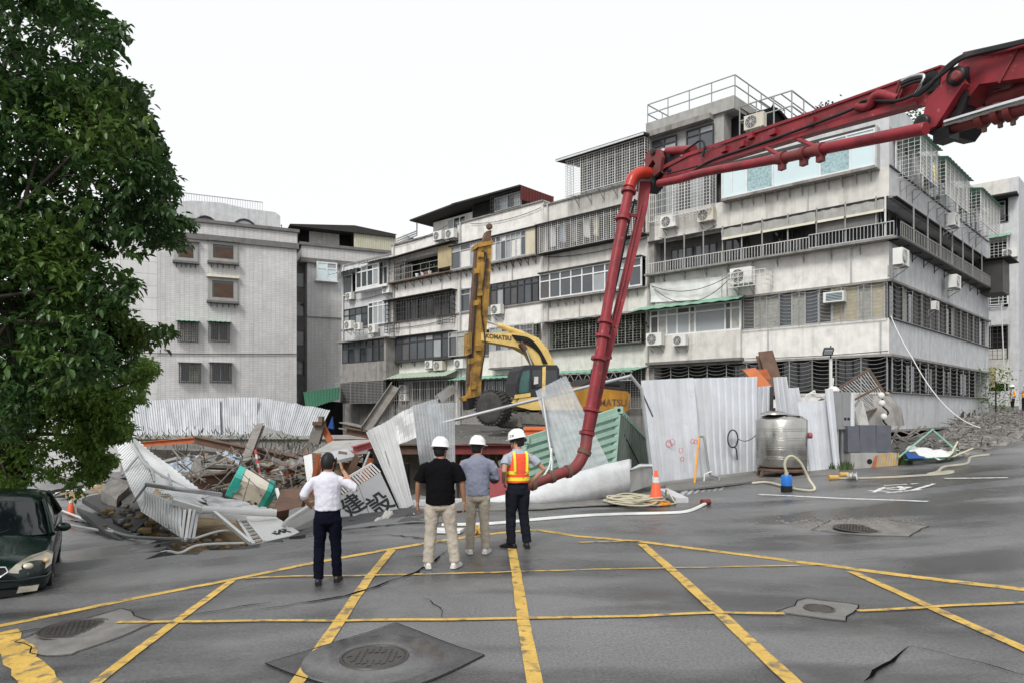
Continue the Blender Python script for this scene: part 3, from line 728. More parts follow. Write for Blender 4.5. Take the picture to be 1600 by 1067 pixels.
wall(b, A, UL - .3, UL, 1.46, 14.5, 'old_concrete', -.62, .03, 'pier'); wall(b, S2, SR - .4, SR, 1.5, 14.5, 'grey_wall', -.62, .025, 'pier')
z0, z1 = LV['W2']
cage(b, A, .05, UL - .3, z0, z1, 0, .1, 44, 9, 'bars_grey', 4, .013, .03, .11); cage(b, S2, .05, SR, z0, z1, 0, .1, 56, 8, 'bars_grey', 4, .011, .026, .1)
wall(b, A, .5, UL - .4, z0 - .01, z1 + .01, 'dark_recess', -.62, -.58, 'shade_backing'); wall(b, S2, .5, SR - .5, z0 - .01, z1 + .01, 'dark_recess', -.62, -.58, 'shade_backing')  # flat near-black sheets paint the shade behind the bars
for i, (a, c) in enumerate([(.9, 2.2), (3.2, 4.6), (5.4, 7)]): window(b, A, a, c, z0 + .1, z1 - .1, 2, 'frame_dark', ['glass_dark'], -.56)
for a, c in [(1.2, 2.6), (4, 5.6), (7, 8.6), (10.4, 12), (13.8, 15.6)]: window(b, S2, a, c, z0 + .1, z1 - .1, 2, 'frame_dark', ['glass_dark', 'glass_grey'], -.56)
z0, z1 = LV['W3']; uq = A.u(1160); ur = A.u(1018)
cage(b, A, .05, uq, z0, z1, 0, .1, 28, 10, 'bars_grey', 4, .015, .028, .09); cage(b, S2, .05, SR, z0, z1, 0, .1, 52, 8, 'bars_grey', 4, .011, .026, .09)
window(b, A, .15, A.u(1300), z0, z1, 4, 'frame_alu', ['curtain_cream', 'curtain_cream', 'curtain_pale'], -.1)
window(b, A, A.u(1300), uq, z0, z1, 7, 'frame_alu', ['curtain_grey', 'curtain_pale', 'glass_grey'], -.1)
for i, a in enumerate([.15, 4.6, 9.1, 13.6]): window(b, S2, a, a + 4.4, z0, z1, 5, 'frame_dark', ['curtain_grey', 'glass_dark', 'curtain_grey', 'curtain_pale'], -.12)
wall(b, A, uq, ur, z0 - 1.3, z0 + .02, 'pale_wall', -.5, .22, 'balcony_front'); ledge(b, A, uq - .1, ur + .1, z0 - 1.3, .75, .14, 'dark_concrete', 'balcony_slab', -.3)
window(b, A, uq, ur, z0 + .02, z1 - .18, [0, .1, .16, .48, .54, .68, .8, .9, 1], 'frame_white', ['curtain_pale', 'glass_frost', 'glass_grey', 'curtain_pale', 'curtain_grey'], .1, .08, .24)
awning(b, A, uq - .2, ur + .6, z1 - .25, z1 + .05, .12, 1.0, 'green_awning', 8)
z0, z1 = LV['W4']; um = A.u(1270)
wall(b, A, .7, UL - .3, z0, z1, 'recess_wall', -1.3, -1.25, 'balcony_wall')
for px0, px1, pm in [(1040, 1075, ['glass_dark', 'glass_grey']), (1078, 1112, ['glass_dark', 'glass_grey']), (1125, 1162, ['glass_grey', 'glass_dark']), (1200, 1248, ['glass_dark'])]:
    window(b, A, A.u(px1), A.u(px0), z0 + .1, z1 - .45, 3, 'frame_dark', pm, -.55)
f4 = A
for px in (1038, 1068, 1098, 1128, 1158, 1190, 1230, 1275, 1320, 1368): u = A.u(px, .5); wall(b, A, u - .025, u + .025, z0, z1, 'bars_grey', .4, .45, 'post')
wall(b, A, .0, .06, z0, z1, 'bars_white', .4, .46, 'post')
railing(b, A, um, UL - .1, z0 + .02, z0 + .55, .43, 60, 'bars_white', .018); railing(b, A, -.3, um, z0 + .05, z0 + .62, .5, 24, 'frame_alu', .022)
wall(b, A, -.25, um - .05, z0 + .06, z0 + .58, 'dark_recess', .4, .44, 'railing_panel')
ledge(b, A, -.4, UL, z0 + .02, .55, .09, 'old_concrete'); brackets(b, A, .5, UL - .3, z0 - .07, 9, .4, 'bars_grey')
for px0, px1 in [(1128, 1190), (1192, 1275), (1277, 1320), (1322, 1382)]:
    MB().sheet([A.pt(A.u(px1), z1 - .02, .1), A.pt(A.u(px0), z1 - .02, .1), A.pt(A.u(px0, .5), z1 - .62, .52), A.pt(A.u(px1, .5), z1 - .62, .52)], 3, .02, 3, .01, warp=.04, seed=px0, wave=True).build('canvas_awning', 'grey_canvas', b)
    A.box(MB(), A.u(px1, .5) + .02, A.u(px0, .5) - .02, z1 - .7, z1 - .6, .53, .57).build('awning_bar', 'cream_bar', b)
wall(b, A, A.u(1372, .4), A.u(1277, .4), z1 - 1.12, z1 - .66, 'dark_concrete', .34, .37, 'roller_blind')
railing(b, S2, -.2, SR - 2, z0 + .05, z0 + .62, .5, 70, 'bars_grey', .02); ledge(b, S2, -.3, SR - 1, z0 + .02, .55, .09, 'bars_dark'); brackets(b, S2, .5, SR - 2, z0 - .07, 9, .4, 'bars_dark')
for i in range(8):
    a = .3 + i * 2.1; window(b, S2, a, a + 1.1, z0 + .05, z1 - .2, 2, 'frame_dark', ['glass_dark'], -.5); wall(b, S2, a + 1.5, a + 1.55, z0, z1, 'bars_grey', .4, .45, 'post')
wall(b, S2, SR - 2.2, SR - .4, z0 - .3, z0 + 1.55, 'bars_dark', .05, 1.1, 'sheet_metal_shed'); ledge(b, S2, SR - 2.5, SR, z0 + 1.65, 1.5, .06, 'roof_dark', 'shed_roof')
ledge(b, S2, 0, SR, z1 - .01, .3, .05, 'roof_dark', 'eaves'); ledge(b, A, 0, UL, z1 + .0, .2, .06, 'roof_dark', 'eaves')
z0, z1 = LV['W5']; ua, uc = A.u(1127, .45), A.u(1368, .45)
wall(b, A, uc, ua, z0 - .12, z0, 'old_concrete', 0, .5, 'bay_floor'); wall(b, A, uc, ua, z1 - .1, z1 + .02, 'bars_dark', 0, .52, 'bay_roof')
W5 = ua - uc; cols = [0] + [(A.u(p, .45) - uc) / W5 for p in (1328, 1281, 1207, 1166, 1143)] + [1]
w = window(b, A, uc, ua, z0, z1 - .1, cols, 'frame_white', ['glass_teal'], .38, .07)
for o in w.children:
    pass
for i, o in enumerate(sorted(w.children, key=lambda o: o.name)):
    if i in (1, 3): o.data.materials[0] = M['glass_teal_pattern']
window(b, A, uc, A.u(1281, .45), z1 - .55, z1 - .1, 2, 'frame_white', ['glass_teal'], .46, .06)
wall(b, A, uc - .06, uc, z0 - .1, z1, 'frame_alu', 0, .5, 'bay_end'); brackets(b, A, uc, ua, z0 - .12, 12, .38, 'bars_grey')
wall(b, A, 0, uc - .05, z0, z1, 'grey_wall', -.5, .0)
cage(b, A, A.u(1118), A.u(1060), z0 - .35, z1 - .1, 0, .6, 12, 12, 'bars_white', 4, .018, .035, floor=True); cage(b, A, A.u(1056), UL - .1, z0 - .3, z1 - .2, 0, .15, 12, 5, 'bars_white', 3, .016, .03)
window(b, A, A.u(1118), UL - .3, z0, z1, 5, 'frame_alu', ['glass_grey', 'glass_frost', 'curtain_grey'], -.15)
for i, (a, c, g) in enumerate([(1.0, 3.6, .9), (4.9, 9.3, .9), (11.2, 15.8, 1.0)]):
    window(b, S2, a + .1, c - .3, z0, z1 - .15, 4, 'frame_white', ['glass_frost', 'glass_grey', 'glass_dark'], -.1, tr=.3)
    cage(b, S2, a, c, z0 - .3, z1 - .2, 0, g, int((c - a) / .19), 10, 'bars_white', 4, .014, .03, floor=False); awning(b, S2, a - .2, c + .2, z1 - .3, z1 - .05, 0, g + .15, 'green_awning', 9); brackets(b, S2, a, c, z0 - .3, 3, .6, 'bars_grey')
wall(b, S2, 0, SR, z0 - .002, z1 + .004, 'grey_wall', -.62, -.15)
# corner block roof: penthouse, rails, frame
pl, pr_ = A.u(1012), A.u(1130)
ph = [A.pt(pl, 14.6, 0), A.pt(pr_, 14.6, 0), A.pt(pr_, 14.6, 0) + d2 * 4.5, A.pt(pl, 14.6, 0) + d2 * 4.5]
MB().prism([A.pt(pl, 14.55, -.06), A.pt(pr_, 14.55, -.06), A.pt(pr_, 14.55, -.06) + d2 * 4.5, A.pt(pl, 14.55, -.06) + d2 * 4.5][::-1], (0, 0, 2.2)).build('penthouse', 'concrete', b)
MB().prism([A.pt(pl + .05, 16.7, .1), A.pt(pr_ - .6, 16.7, .1), A.pt(pr_ - .6, 16.7, .1) + d2 * 6, A.pt(pl + .05, 16.7, .1) + d2 * 6][::-1], (0, 0, .62)).build('penthouse_roof', 'concrete', b)
A.box(MB(), A.u(1115), pl, 16.45, 16.72, 0, .42).build('canopy', 'old_concrete', b)
window(b, A, A.u(1116), A.u(1073), 14.75, 16.3, 2, 'frame_dark', ['glass_frost', 'glass_grey'], .0, tr=.22); window(b, A, A.u(1058), A.u(1020), 14.75, 16.3, 2, 'frame_dark', ['glass_frost', 'glass_grey'], .0, tr=.22)
MB().prism([A.pt(pr_ - .02, 14.6, -.8), A.pt(pr_ - 2.0, 14.6, -.8), A.pt(pr_ - 2.0, 14.6, -.8) + d2 * 3, A.pt(pr_ - .02, 14.6, -.8) + d2 * 3], (0, 0, 2.0)).build('roof_recess_shade', 'dark_recess', b)  # near-black box painted as the shade of the recess beside the penthouse
mb = MB(); rc = [A.pt(pl, 17.32, 0), A.pt(pr_ - .6, 17.32, 0), A.pt(pr_ - .6, 17.32, 0) + d2 * 5.5, A.pt(pl, 17.32, 0) + d2 * 5.5]
for i in range(4):
    p, q = rc[i], rc[(i + 1) % 4]
    for h in (.5, 1.0): mb.beam(p + Vector((0, 0, h)), q + Vector((0, 0, h)), .045, .045)
    for k in range(4): r_ = p.lerp(q, k / 4); mb.beam(r_, r_ + Vector((0, 0, 1)), .045, .045)
mb.build('roof_railing', 'bars_grey', b)
mb = MB(); rc = [A.pt(A.u(1150), 14.6, -.4), A.pt(A.u(1232), 14.6, -.4), A.pt(A.u(1232), 14.6, -.4) + d2 * 4, A.pt(A.u(1150), 14.6, -.4) + d2 * 4]
for i in range(4):
    p, q = rc[i], rc[(i + 1) % 4]
    for h in (1.6, 2.3): mb.beam(p + Vector((0, 0, h)), q + Vector((0, 0, h)), .05, .05)
    for k in range(3): r_ = p.lerp(q, k / 3); mb.beam(r_, r_ + Vector((0, 0, 2.3)), .05, .05)
for k in range(6): mb.beam(rc[0].lerp(rc[1], k / 5) + Vector((0, 0, 2.3)), rc[3].lerp(rc[2], k / 5) + Vector((0, 0, 2.3)), .04, .04)
mb.build('roof_frame', 'bars_grey', b)
MB().sheet([A.pt(A.u(1152), 16.6, -1), A.pt(A.u(1200), 16.5, -1), A.pt(A.u(1200), 16.7, -1) + d2 * 2.5, A.pt(A.u(1152), 16.9, -1) + d2 * 2.5], 6, .08, 4, .01, warp=.2, seed=5, wave=True).build('torn_netting', 'roof_dark', b)
MB().prism([S2.pt(0, 14.58, -.1), S2.pt(6, 14.58, -.1), S2.pt(6, 14.58, -4), A.pt(1.2, 14.58, -.1), A.pt(.02, 14.58, -.1)], (0, 0, .75)).build('roof_house', 'grey_wall', b)
MB().prism([S2.pt(6.01, 14.58, -.1), S2.pt(SR, 14.58, -.1), S2.pt(SR, 14.58, -4), S2.pt(6.01, 14.58, -4)], (0, 0, .35)).build('roof_parapet', 'grey_wall', b)
# damage at the foot of the corner
A.box(MB(), A.u(1393), A.u(1340), 1.4, 2.96, 0, .04).build('spalled_plaster', 'old_concrete', b)
ac(A, 1046, 347, 'pale air conditioner in a frame below the white window cage'); ac(A, 1104, 337, 'cream air conditioner below the left end of the teal windows', 'ac_cream')
ac(A, 1160, 432, 'large white air conditioner beside the grey banner', out=.5, s=1.25); ac(A, 1024, 530, 'white air conditioner under the green awning, nearest the red boom', s=1.05, out=.5); ac(A, 1063, 532, 'smaller white air conditioner under the green awning', s=.85, out=.5)
ac(S2, 1408, 403, 'white air conditioner hanging just round the corner below the railing', out=.5, s=1.1); ac(S2, 1492, 441, 'white air conditioner on the grey side wall below the long railing', out=.5, s=1.05); ac(S2, 1490, 345, 'air conditioner in a rack below the side window cages', out=.6)
ac(A, 1180, 191, 'cream air conditioner on the roof above the red boom', 'ac_cream', out=.2, s=1.1)
ac(S2, 1461, 478, 'small white box air conditioner on the curtained side windows', out=.3, s=.65)
u_, z_ = A.uz(1305, 465, .2); t = thing('window_air_conditioner', A.pt(u_, z_ - .25, .1), 'window air conditioner with a dark blue face beside the curtained corner', 'air conditioner')
A.box(MB(), u_ - .42, u_ + .42, z_ - .22, z_ + .22, .05, .45).build('casing', 'ac_white', t)
fc = A.box(MB(), u_ - .36, u_ + .3, z_ - .16, z_ + .16, .45, .46).build('face', 'ac_blue', t)
for k in range(5): A.box(MB(), u_ - .36, u_ + .3, z_ - .14 + k * .065, z_ - .125 + k * .065, .461, .475).build('slat', 'ac_white', fc)
cage(b, A, A.uz(1196, 440, .9)[0], A.uz(1138, 440, .9)[0], A.uz(1160, 448, .9)[1], A.uz(1160, 425, .9)[1], 0, .95, 7, 3, 'bars_white', 2, .02, .03, name='conditioner_rack')
pA, pB = A.uz(1129, 440), A.uz(1018, 440)
t = MB().sheet([A.pt(pA[0], A.uz(1129, 467, .1)[1], .1), A.pt(pB[0], A.uz(1018, 473, .1)[1], .1), A.pt(pB[0], A.uz(1018, 443, .1)[1], .1), A.pt(pA[0], A.uz(1129, 432, .1)[1], .08)], 5, .03, 6, .006, warp=.04, seed=4, wave=True).build('banner', 'hose_white')
tag(t, 'faded white banner sheet tied to the wall above the green awning', 'banner')
# ---- the row of apartment buildings to the left of the corner block
RO = dict(W2=(3.0, 4.55), W3=(5.88, 7.5), W4=(8.8, 10.35), W5=(11.6, 13.15))
TOP = 14.6
def unit(name, u0, u1, label, m, top=TOP, sm='white_wall'):
    b = thing(name, A.pt((u0 + u1) / 2, 1, 0), label, 'building', 'row of old apartment buildings')
    core(b, A, u0 + .02, u1 - .02, .6, top - .1, 10, 'recess_wall')
    zs = [(.6, 3.0), (4.55, 5.88), (7.5, 8.8), (10.35, 11.6), (13.15, top)]
    for i, (a, c) in enumerate(zs): wall(b, A, u0, u1, a, c, m if i else 'old_concrete')
    for a, c in zs[1:]: ledge(b, A, u0, u1, c + .01, .1, .09, 'old_concrete')
    wall(b, A, u1 - .22, u1, .6, top - .05, 'pale_wall', -.55, .012, 'pier'); wall(b, A, u0, u0 + .22, .6, top - .05, 'pale_wall', -.55, .012, 'pier')
    mb = MB(); mb.tube([A.pt(u1 - .35, .8, .1), A.pt(u1 - .35, top, .1)], .05, 8); mb.build('drain_pipe', 'frame_alu', b)
    return b
# unit next to the corner block
u0, u1 = UL + .02, A.u(850)
b = unit('apartment_building', u0, u1, 'pale apartment building with white barred cages between the red boom and yellow excavator', 'pale_wall', 14.5)
z0, z1 = RO['W3']; cage(b, A, u0 + .3, u1 - .2, z0, z1, 0, .35, 28, 12, 'bars_grey', 2, .012, .035); wall(b, A, u0 + .3, u1 - .3, z0, z1, 'dark_recess', -.62, -.57, 'shade_backing'); awning(b, A, u0 + .2, u1, z1 - .1, z1 + .1, 0, .7, 'grey_canvas', 7)
ledge(b, A, u0 + .2, u1 - .1, z0 - .01, .4, .07, 'bars_dark')
plant(A, A.u(930, .25), A.u(862, .25), z0 + .05, z1 - .25, .22, 'long row of leafy potted plants behind the balcony bars left of the red boom', 700, 3)
plant(A, A.u(1012, .25), A.u(962, .25), z0 + .05, z1 - .3, .22, 'leafy potted plants behind the balcony bars right of the red boom', 380, 4)
z0, z1 = RO['W4']; window(b, A, u0 + .2, u1, z0, z1 - .05, 9, 'frame_white', ['glass_grey', 'glass_grey', 'glass_frost', 'glass_frost', 'curtain_grey', 'glass_grey'], .35, .07, .3)
wall(b, A, u0 + .2, u1, z0 - .1, z0, 'old_concrete', 0, .42, 'bay_floor'); wall(b, A, u0 + .2, u1 + .05, z1 - .04, z1 + .03, 'bars_dark', 0, .55, 'bay_roof'); brackets(b, A, u0 + .4, u1 - .2, z0 - .1, 11, .4, 'bars_grey')
z0, z1 = RO['W5']; cage(b, A, u0 + .2, u1, z0 - .1, z1 - .02, 0, .6, 46, 15, 'bars_white', 3, .014, .032); window(b, A, u0 + .5, u1 - .4, z0, z1, 8, 'frame_alu', ['glass_grey', 'curtain_grey', 'glass_dark', 'curtain_pale', 'recess_wall'], -.3); ledge(b, A, u0 + .1, u1 + .1, z1 + .04, .75, .06, 'roof_dark', 'eaves'); ledge(b, A, u0, u1, z0 - .1, .62, .06, 'roof_dark')
cu0, cu1, rz0, rz1 = A.u(1008, .7), A.u(884, .7), 14.62, 16.35
wall(b, A, cu0, cu1 - .3, 14.5, rz1 + .2, 'recess_wall', -4, -.3, 'roof_room'); window(b, A, cu0 + .3, cu1 - .5, rz0, rz1, 6, 'frame_alu', ['glass_grey', 'glass_frost', 'curtain_grey', 'glass_dark'], -.28)
cage(b, A, cu0, cu1, rz0 - .25, rz1, 0, .75, 34, 14, 'bars_white', 3, .016, .034, floor=True); brackets(b, A, cu0, cu1, rz0 - .25, 6, .6, 'bars_grey')
MB().prism([A.pt(cu0 - .1, rz1 + .05, 1.0), A.pt(cu1 + .5, rz1 + .05, 1.0), A.pt(cu1 + .5, rz1 + .5, -3), A.pt(cu0 - .1, rz1 + .5, -3)], (0, 0, .12)).build('tin_roof', 'roof_dark', b); A.box(MB(), cu0 - .1, cu1 + .45, rz1 + .02, rz1 + .12, 1.0, 1.03).build('gutter', 'tin_white', b)
z0, z1 = RO['W2']; cage(b, A, u0 + .3, u1 - .2, z0 - .6, z1 - .1, 0, .3, 40, 16, 'bars_grey', 4, .018, .04); awning(b, A, u0 + .1, u1 - .1, z1 - .2, z1 + .05, 0, 1.3, 'green_awning', 14); wall(b, A, u0 + .3, u1 - .3, z0, z1, 'recess_wall', -.62, -.5, 'shop_wall')
mb = MB(); p_ = A.pt(u0 + .2, 4.3, 1.3); q_ = A.pt(u1 - .1, 4.3, 1.3)
for h in (0, -.45): mb.beam(p_ + Vector((0, 0, h)), q_ + Vector((0, 0, h)), .05, .05)
for k in range(24): a_, c_ = p_.lerp(q_, k / 24), p_.lerp(q_, (k + 1) / 24); mb.beam(a_ + Vector((0, 0, -.45 if k % 2 else 0)), c_ + Vector((0, 0, 0 if k % 2 else -.45)), .03, .03)
mb.build('truss', 'bars_grey', b)
# unit behind the excavator mast
u0, u1 = A.u(850) + .02, A.u(715)
b = unit('apartment_building', u0, u1, 'pale apartment building directly behind the yellow excavator mast', 'white_wall', 14.8)
z0, z1 = RO['W5']; wall(b, A, u0 + .2, u1 + .3, z0 - .1, z0 - .02, 'old_concrete', 0, .5, 'bay_floor'); window(b, A, u0 + 1.0, A.u(768, .4), z0, z1, 7, 'frame_alu', ['glass_frost', 'glass_grey', 'marble_white', 'glass_grey'], .38, .07, .25); window(b, A, A.u(752, .4), u1 + .2, z0 - .0, z1, 3, 'frame_alu', ['glass_frost', 'marble_white', 'glass_grey'], .38, .07, .25)
wall(b, A, u0 + .25, u0 + 1.0, z0, z1, 'cream_panel', .0, .45, 'bay_panel'); wall(b, A, u0 + .15, u0 + .25, z0, z1 + .1, 'bars_dark', 0, .5, 'bay_end'); ledge(b, A, u0 + .1, u1 + .3, z1 + .06, .6, .06, 'roof_dark', 'eaves'); brackets(b, A, u0 + .3, u1, z0 - .1, 12, .42, 'bars_dark')
z0, z1 = RO['W4']; window(b, A, u0 + .4, A.u(766), z0, z1, 7, 'frame_dark', ['glass_grey', 'glass_frost', 'glass_dark', 'curtain_grey', 'glass_grey'], -.06, .07, .25); window(b, A, A.u(750), u1 - .3, z0, z1, 2, 'frame_alu', ['glass_grey'], -.06, .07, .25)
z0, z1 = RO['W3']; wall(b, A, u0 + .1, A.u(765, .5), z0 - .9, z0 + .1, 'pale_wall', 0, .55, 'balcony_front'); window(b, A, u0 + .4, A.u(765, .5), z0 + .1, z1, 7, 'frame_alu', ['glass_grey', 'glass_frost', 'curtain_grey'], .45, .07, .25); window(b, A, A.u(740, .5), u1 + .4, z0, z1, 3, 'frame_alu', ['glass_grey', 'curtain_pale'], .4, .06, .2); ledge(b, A, u0, A.u(765, .5), z0 - .92, .6, .1, 'dark_concrete')
cage(b, A, u0 + .1, u0 + 1.2, z0 - .1, z1 - .1, 0, .6, 7, 10, 'bars_grey', 3, .016, .03)
z0, z1 = RO['W2']; awning(b, A, u0 + .2, u1 - .1, z1 - .25, z1, 0, 1.0, 'green_awning', 14); window(b, A, u0 + .4, u1 - .4, 1.4, z1 - .2, 9, 'frame_alu', ['glass_dark', 'glass_grey', 'glass_grey', 'recess_wall'], -.1, .07); cage(b, A, u0 + .3, u1 - .3, 1.5, z1 - .3, 0, .5, 20, 2, 'bars_grey', 2, .025, .035)
# roof huts
rz = 14.8
wall(b, A, A.u(815), A.u(728), rz - .05, rz + 1.1, 'recess_wall', -3, -.6, 'roof_hut'); window(b, A, A.u(812), A.u(770), rz + .1, rz + 1.0, 4, 'frame_alu', ['glass_frost', 'glass_grey', 'glass_grey'], -.2); cage(b, A, A.u(815), A.u(768), rz, rz + 1.05, -.4, .1, 14, 4, 'bars_dark', 4, .016, .03); wall(b, A, A.u(768), A.u(730), rz, rz + 1.1, 'dark_recess', -.6, -.5, 'hut_opening')  # hut opening is a flat sheet with its shade painted near-black
MB().prism([A.pt(A.u(817), rz + 1.12, .3), A.pt(u1 + .3, rz + 1.2, .3), A.pt(u1 + .3, rz + 1.2, -3), A.pt(A.u(817), rz + 1.12, -3)], (0, 0, .1)).build('hut_roof', 'roof_dark', b)
MB().sheet([A.pt(A.u(817), rz + .3, .2), A.pt(A.u(817), rz + .5, .2) + d2 * 3, A.pt(A.u(817), rz + 1.15, .2) + d2 * 3, A.pt(A.u(817), rz + 1.15, .2)], 12, .03, 1).build('hut_end', 'roof_red', b)
ac(A, 777, 484, 'white air conditioner to the right of the excavator mast', out=.3); ac(A, 757, 487, 'air conditioner half hidden by the right edge of the mast', out=.3, s=.9); ac(A, 719, 568, 'white air conditioner low on the wall left of the mast', out=.3)
# unit with the balcony plants
u0, u1 = A.u(715) + .02, A.u(612)
b = unit('apartment_building', u0, u1, 'white apartment building with a plant-filled top balcony and black barred middle floor', 'white_wall', 14.5)
z0, z1 = RO['W5']; wall(b, A, u0 + .3, u1 - .3, z0, z1 + .1, 'dark_recess', -.62, -.56, 'shade_backing'); wall(b, A, u0 + .05, u0 + 1.4, z0 + .3, z1 + .2, 'tan_panel', -.2, .5, 'plywood_box'); MB().prism([A.pt(u0 - .1, z1 + .25, .9), A.pt(u1 + .5, z1 + .05, .9), A.pt(u1 + .5, z1 + .3, 0), A.pt(u0 - .1, z1 + .45, 0)], (0, 0, .06)).build('tin_awning', 'roof_dark', b)
ledge(b, A, u0, u1, z0 + .0, .55, .07, 'rust_iron'); brackets(b, A, u0 + .2, u1 - .2, z0 - .06, 7, .5, 'bars_dark'); railing(b, A, u0 + 1.4, u1 - .1, z0 + .05, z0 + .9, .45, 6, 'bars_grey', .02, mid=1); window(b, A, A.u(640), A.u(624), z0 + .1, z1 - .3, 1, 'frame_alu', ['window_brown'], -.3); cage(b, A, A.u(640), u1, z0, z1, 0, .45, 10, 4, 'bars_grey', 3, .015, .03)
plant(A, A.u(668, .3), A.u(656, .3), z0 + .05, z0 + 1.2, .25, 'tall leafy plant on the top balcony near the brown door', 130, 7)
plant(A, A.u(690, .3), A.u(676, .3), z0 + .05, z0 + .9, .25, 'bushy plant on the top balcony beside the plywood box', 150, 8)
for i, px in enumerate((652, 661, 667, 672)):
    c = A.pt(A.u(px, .3), z0 + .01, .3); tag(MB().lathe(c, [(.1, 0), (.15, .25), (.16, .28), (.13, .28)], 12).build('flower_pot', 'terracotta' if i == 2 else 'hose_white'), ['white flower pot nearest the brown door on the top balcony', 'second white flower pot on the top balcony', 'red flower pot on the top balcony', 'white flower pot right of the red pot on the top balcony'][i], 'pot', 'balcony pots')
z0, z1 = RO['W4']; wall(b, A, u0 + .3, u1 - .3, z0, z1, 'dark_recess', -.62, -.4, 'shade_backing'); cage(b, A, u0 + .1, u1 + .2, z0 - .1, z1, 0, .4, 24, 5, 'bars_dark', 2, .03, .05); window(b, A, u0 + .3, u1 - .3, z0, z1, 8, 'frame_dark', ['glass_dark', 'glass_dark', 'glass_grey', 'curtain_grey'], -.3); ledge(b, A, u0, u1 + .3, z1 + .04, .6, .06, 'roof_dark', 'eaves')
cage(b, A, u0 + .2, u0 + 1.5, z0 - .65, z0 - .05, 0, .5, 7, 3, 'bars_dark', 2, .025, .035, name='flower_rack'); cage(b, A, u1 - .9, u1 + .2, z0 - .8, z0 - .1, 0, .5, 6, 3, 'bars_dark', 2, .025, .035, name='flower_rack')
z0, z1 = RO['W3']; window(b, A, u0 + .3, u1, z0, z1 + .05, 8, 'frame_dark', ['glass_grey', 'glass_grey', 'glass_dark', 'glass_frost', 'curtain_grey'], .35, .08, .25); wall(b, A, u0 + .3, u1, z0 - .12, z0, 'bars_dark', 0, .45, 'bay_floor'); wall(b, A, u0 + .2, u0 + .3, z0 - .1, z1 + .1, 'bars_dark', 0, .45, 'bay_end'); ledge(b, A, u0, u1 + .1, z1 + .14, .6, .07, 'roof_dark', 'eaves'); brackets(b, A, u0 + .6, u1 - .4, z0 - .1, 4, .35, 'bars_dark')
z0, z1 = RO['W2']; awning(b, A, u0 - .1, u1 - .2, z1 + .05, z1 + .5, 0, 1.2, 'pale_green_awning', 18); cage(b, A, u0 + .2, u1 - .2, 1.6, z1, 0, .5, 26, 4, 'bars_grey', 3, .02, .04); window(b, A, u0 + .4, u1 - .4, 1.6, z1 - .1, 7, 'frame_alu', ['glass_grey', 'curtain_pale', 'recess_wall', 'recess_wall'], -.2)
rz = 14.5; wall(b, A, A.u(722), A.u(660), rz - .05, rz + 1.2, 'pale_wall', -3.2, -1, 'roof_hut'); window(b, A, A.u(712), A.u(684), rz + .1, rz + 1.1, 3, 'frame_white', ['glass_frost', 'glass_grey', 'glass_dark'], -.98); 
MB().prism([A.pt(u0 - .3, rz + 1.5, .3), A.pt(A.u(645), rz + 1.25, .3), A.pt(A.u(645), rz + 1.25, -3), A.pt(u0 - .3, rz + 1.5, -3)], (0, 0, .1)).build('hut_roof', 'roof_dark', b)
g0, g1 = A.u(742), A.u(668)
MB().prism([A.pt(g0, rz + 1.5, -2.0), A.pt(g1, rz + 1.3, -2.0), A.pt(A.u(697), rz + 2.1, -2.0), A.pt(g0, rz + 2.3, -2.0)], d2 * 3.5).build('white_gable', 'tin_white', b)
mb = MB()
for h in (0, .16, .32): mb.tube([A.pt(u1 - .3, rz + .1 + h, -.2), A.pt(A.u(648), rz + .3 + h, -.2), A.pt(A.u(648), rz + 1.2, -.2)], .05, 6)
mb.build('roof_pipes', 'galvanised', b)
MB().lathe(A.pt(u1 + .3, rz, -1.2), [(.45, 0), (.48, .1), (.48, .95), (.3, 1.1)], 16).build('roof_tank', 'marble_white', b)
ac(A, 686, 369, 'air conditioner hung from the roof edge above the plant balcony, left of two', out=.35); ac(A, 705, 366, 'air conditioner hung from the roof edge above the plant balcony, right of two', out=.35)
ac(A, 672, 569, 'dark-sided air conditioner under the black framed windows, left of two', out=.3, s=.9); ac(A, 687, 571, 'cream air conditioner under the black framed windows, right of two', 'ac_cream', out=.3, s=1.05)
ac(A, 632, 607, 'air conditioner behind the ground-floor bars, upper of two', out=.1, s=.9); ac(A, 632, 620, 'air conditioner behind the ground-floor bars, lower of two', out=.1, s=.9)
# left end unit
u0, u1 = A.u(612) + .02, A.u(534)
b = unit('apartment_building', u0, u1, 'narrow grey apartment building at the left end of the row with white bay window', 'grey_wall', 13.9)
z0, z1 = RO['W5']; wall(b, A, A.u(605, .6), A.u(556, .6), z0 - .2, z0 - .02, 'frame_white', 0, .65, 'bay_floor'); window(b, A, A.u(592, .6), A.u(556, .6), z0, z1 + .1, 4, 'frame_white', ['glass_grey', 'glass_dark', 'glass_frost'], .55, .1, .25); window(b, A, u0 + .2, A.u(594), z0, z1 + .3, 2, 'frame_white', ['glass_grey', 'glass_frost'], .1, .1, .25); window(b, A, A.u(552), u1 - .2, z0 - .2, z1 - .1, 1, 'frame_white', ['glass_grey'], .05)
awning(b, A, u0 + .1, A.u(575), z1 + .2, z1 + .5, 0, 1.0, 'tin_white', 8); awning(b, A, A.u(572), u1 + .5, z1 - .05, z1 + .3, 0, 1.0, 'tin_white', 8)
z0, z1 = RO['W4']; window(b, A, A.u(575), u1 - .2, z0, z1, 4, 'frame_dark', ['glass_grey', 'glass_grey', 'glass_frost'], -.05, .07, .35); window(b, A, u0 + .3, A.u(576), z0, z1 + .2, 4, 'frame_white', ['glass_frost', 'glass_grey'], .0, .09, .2)
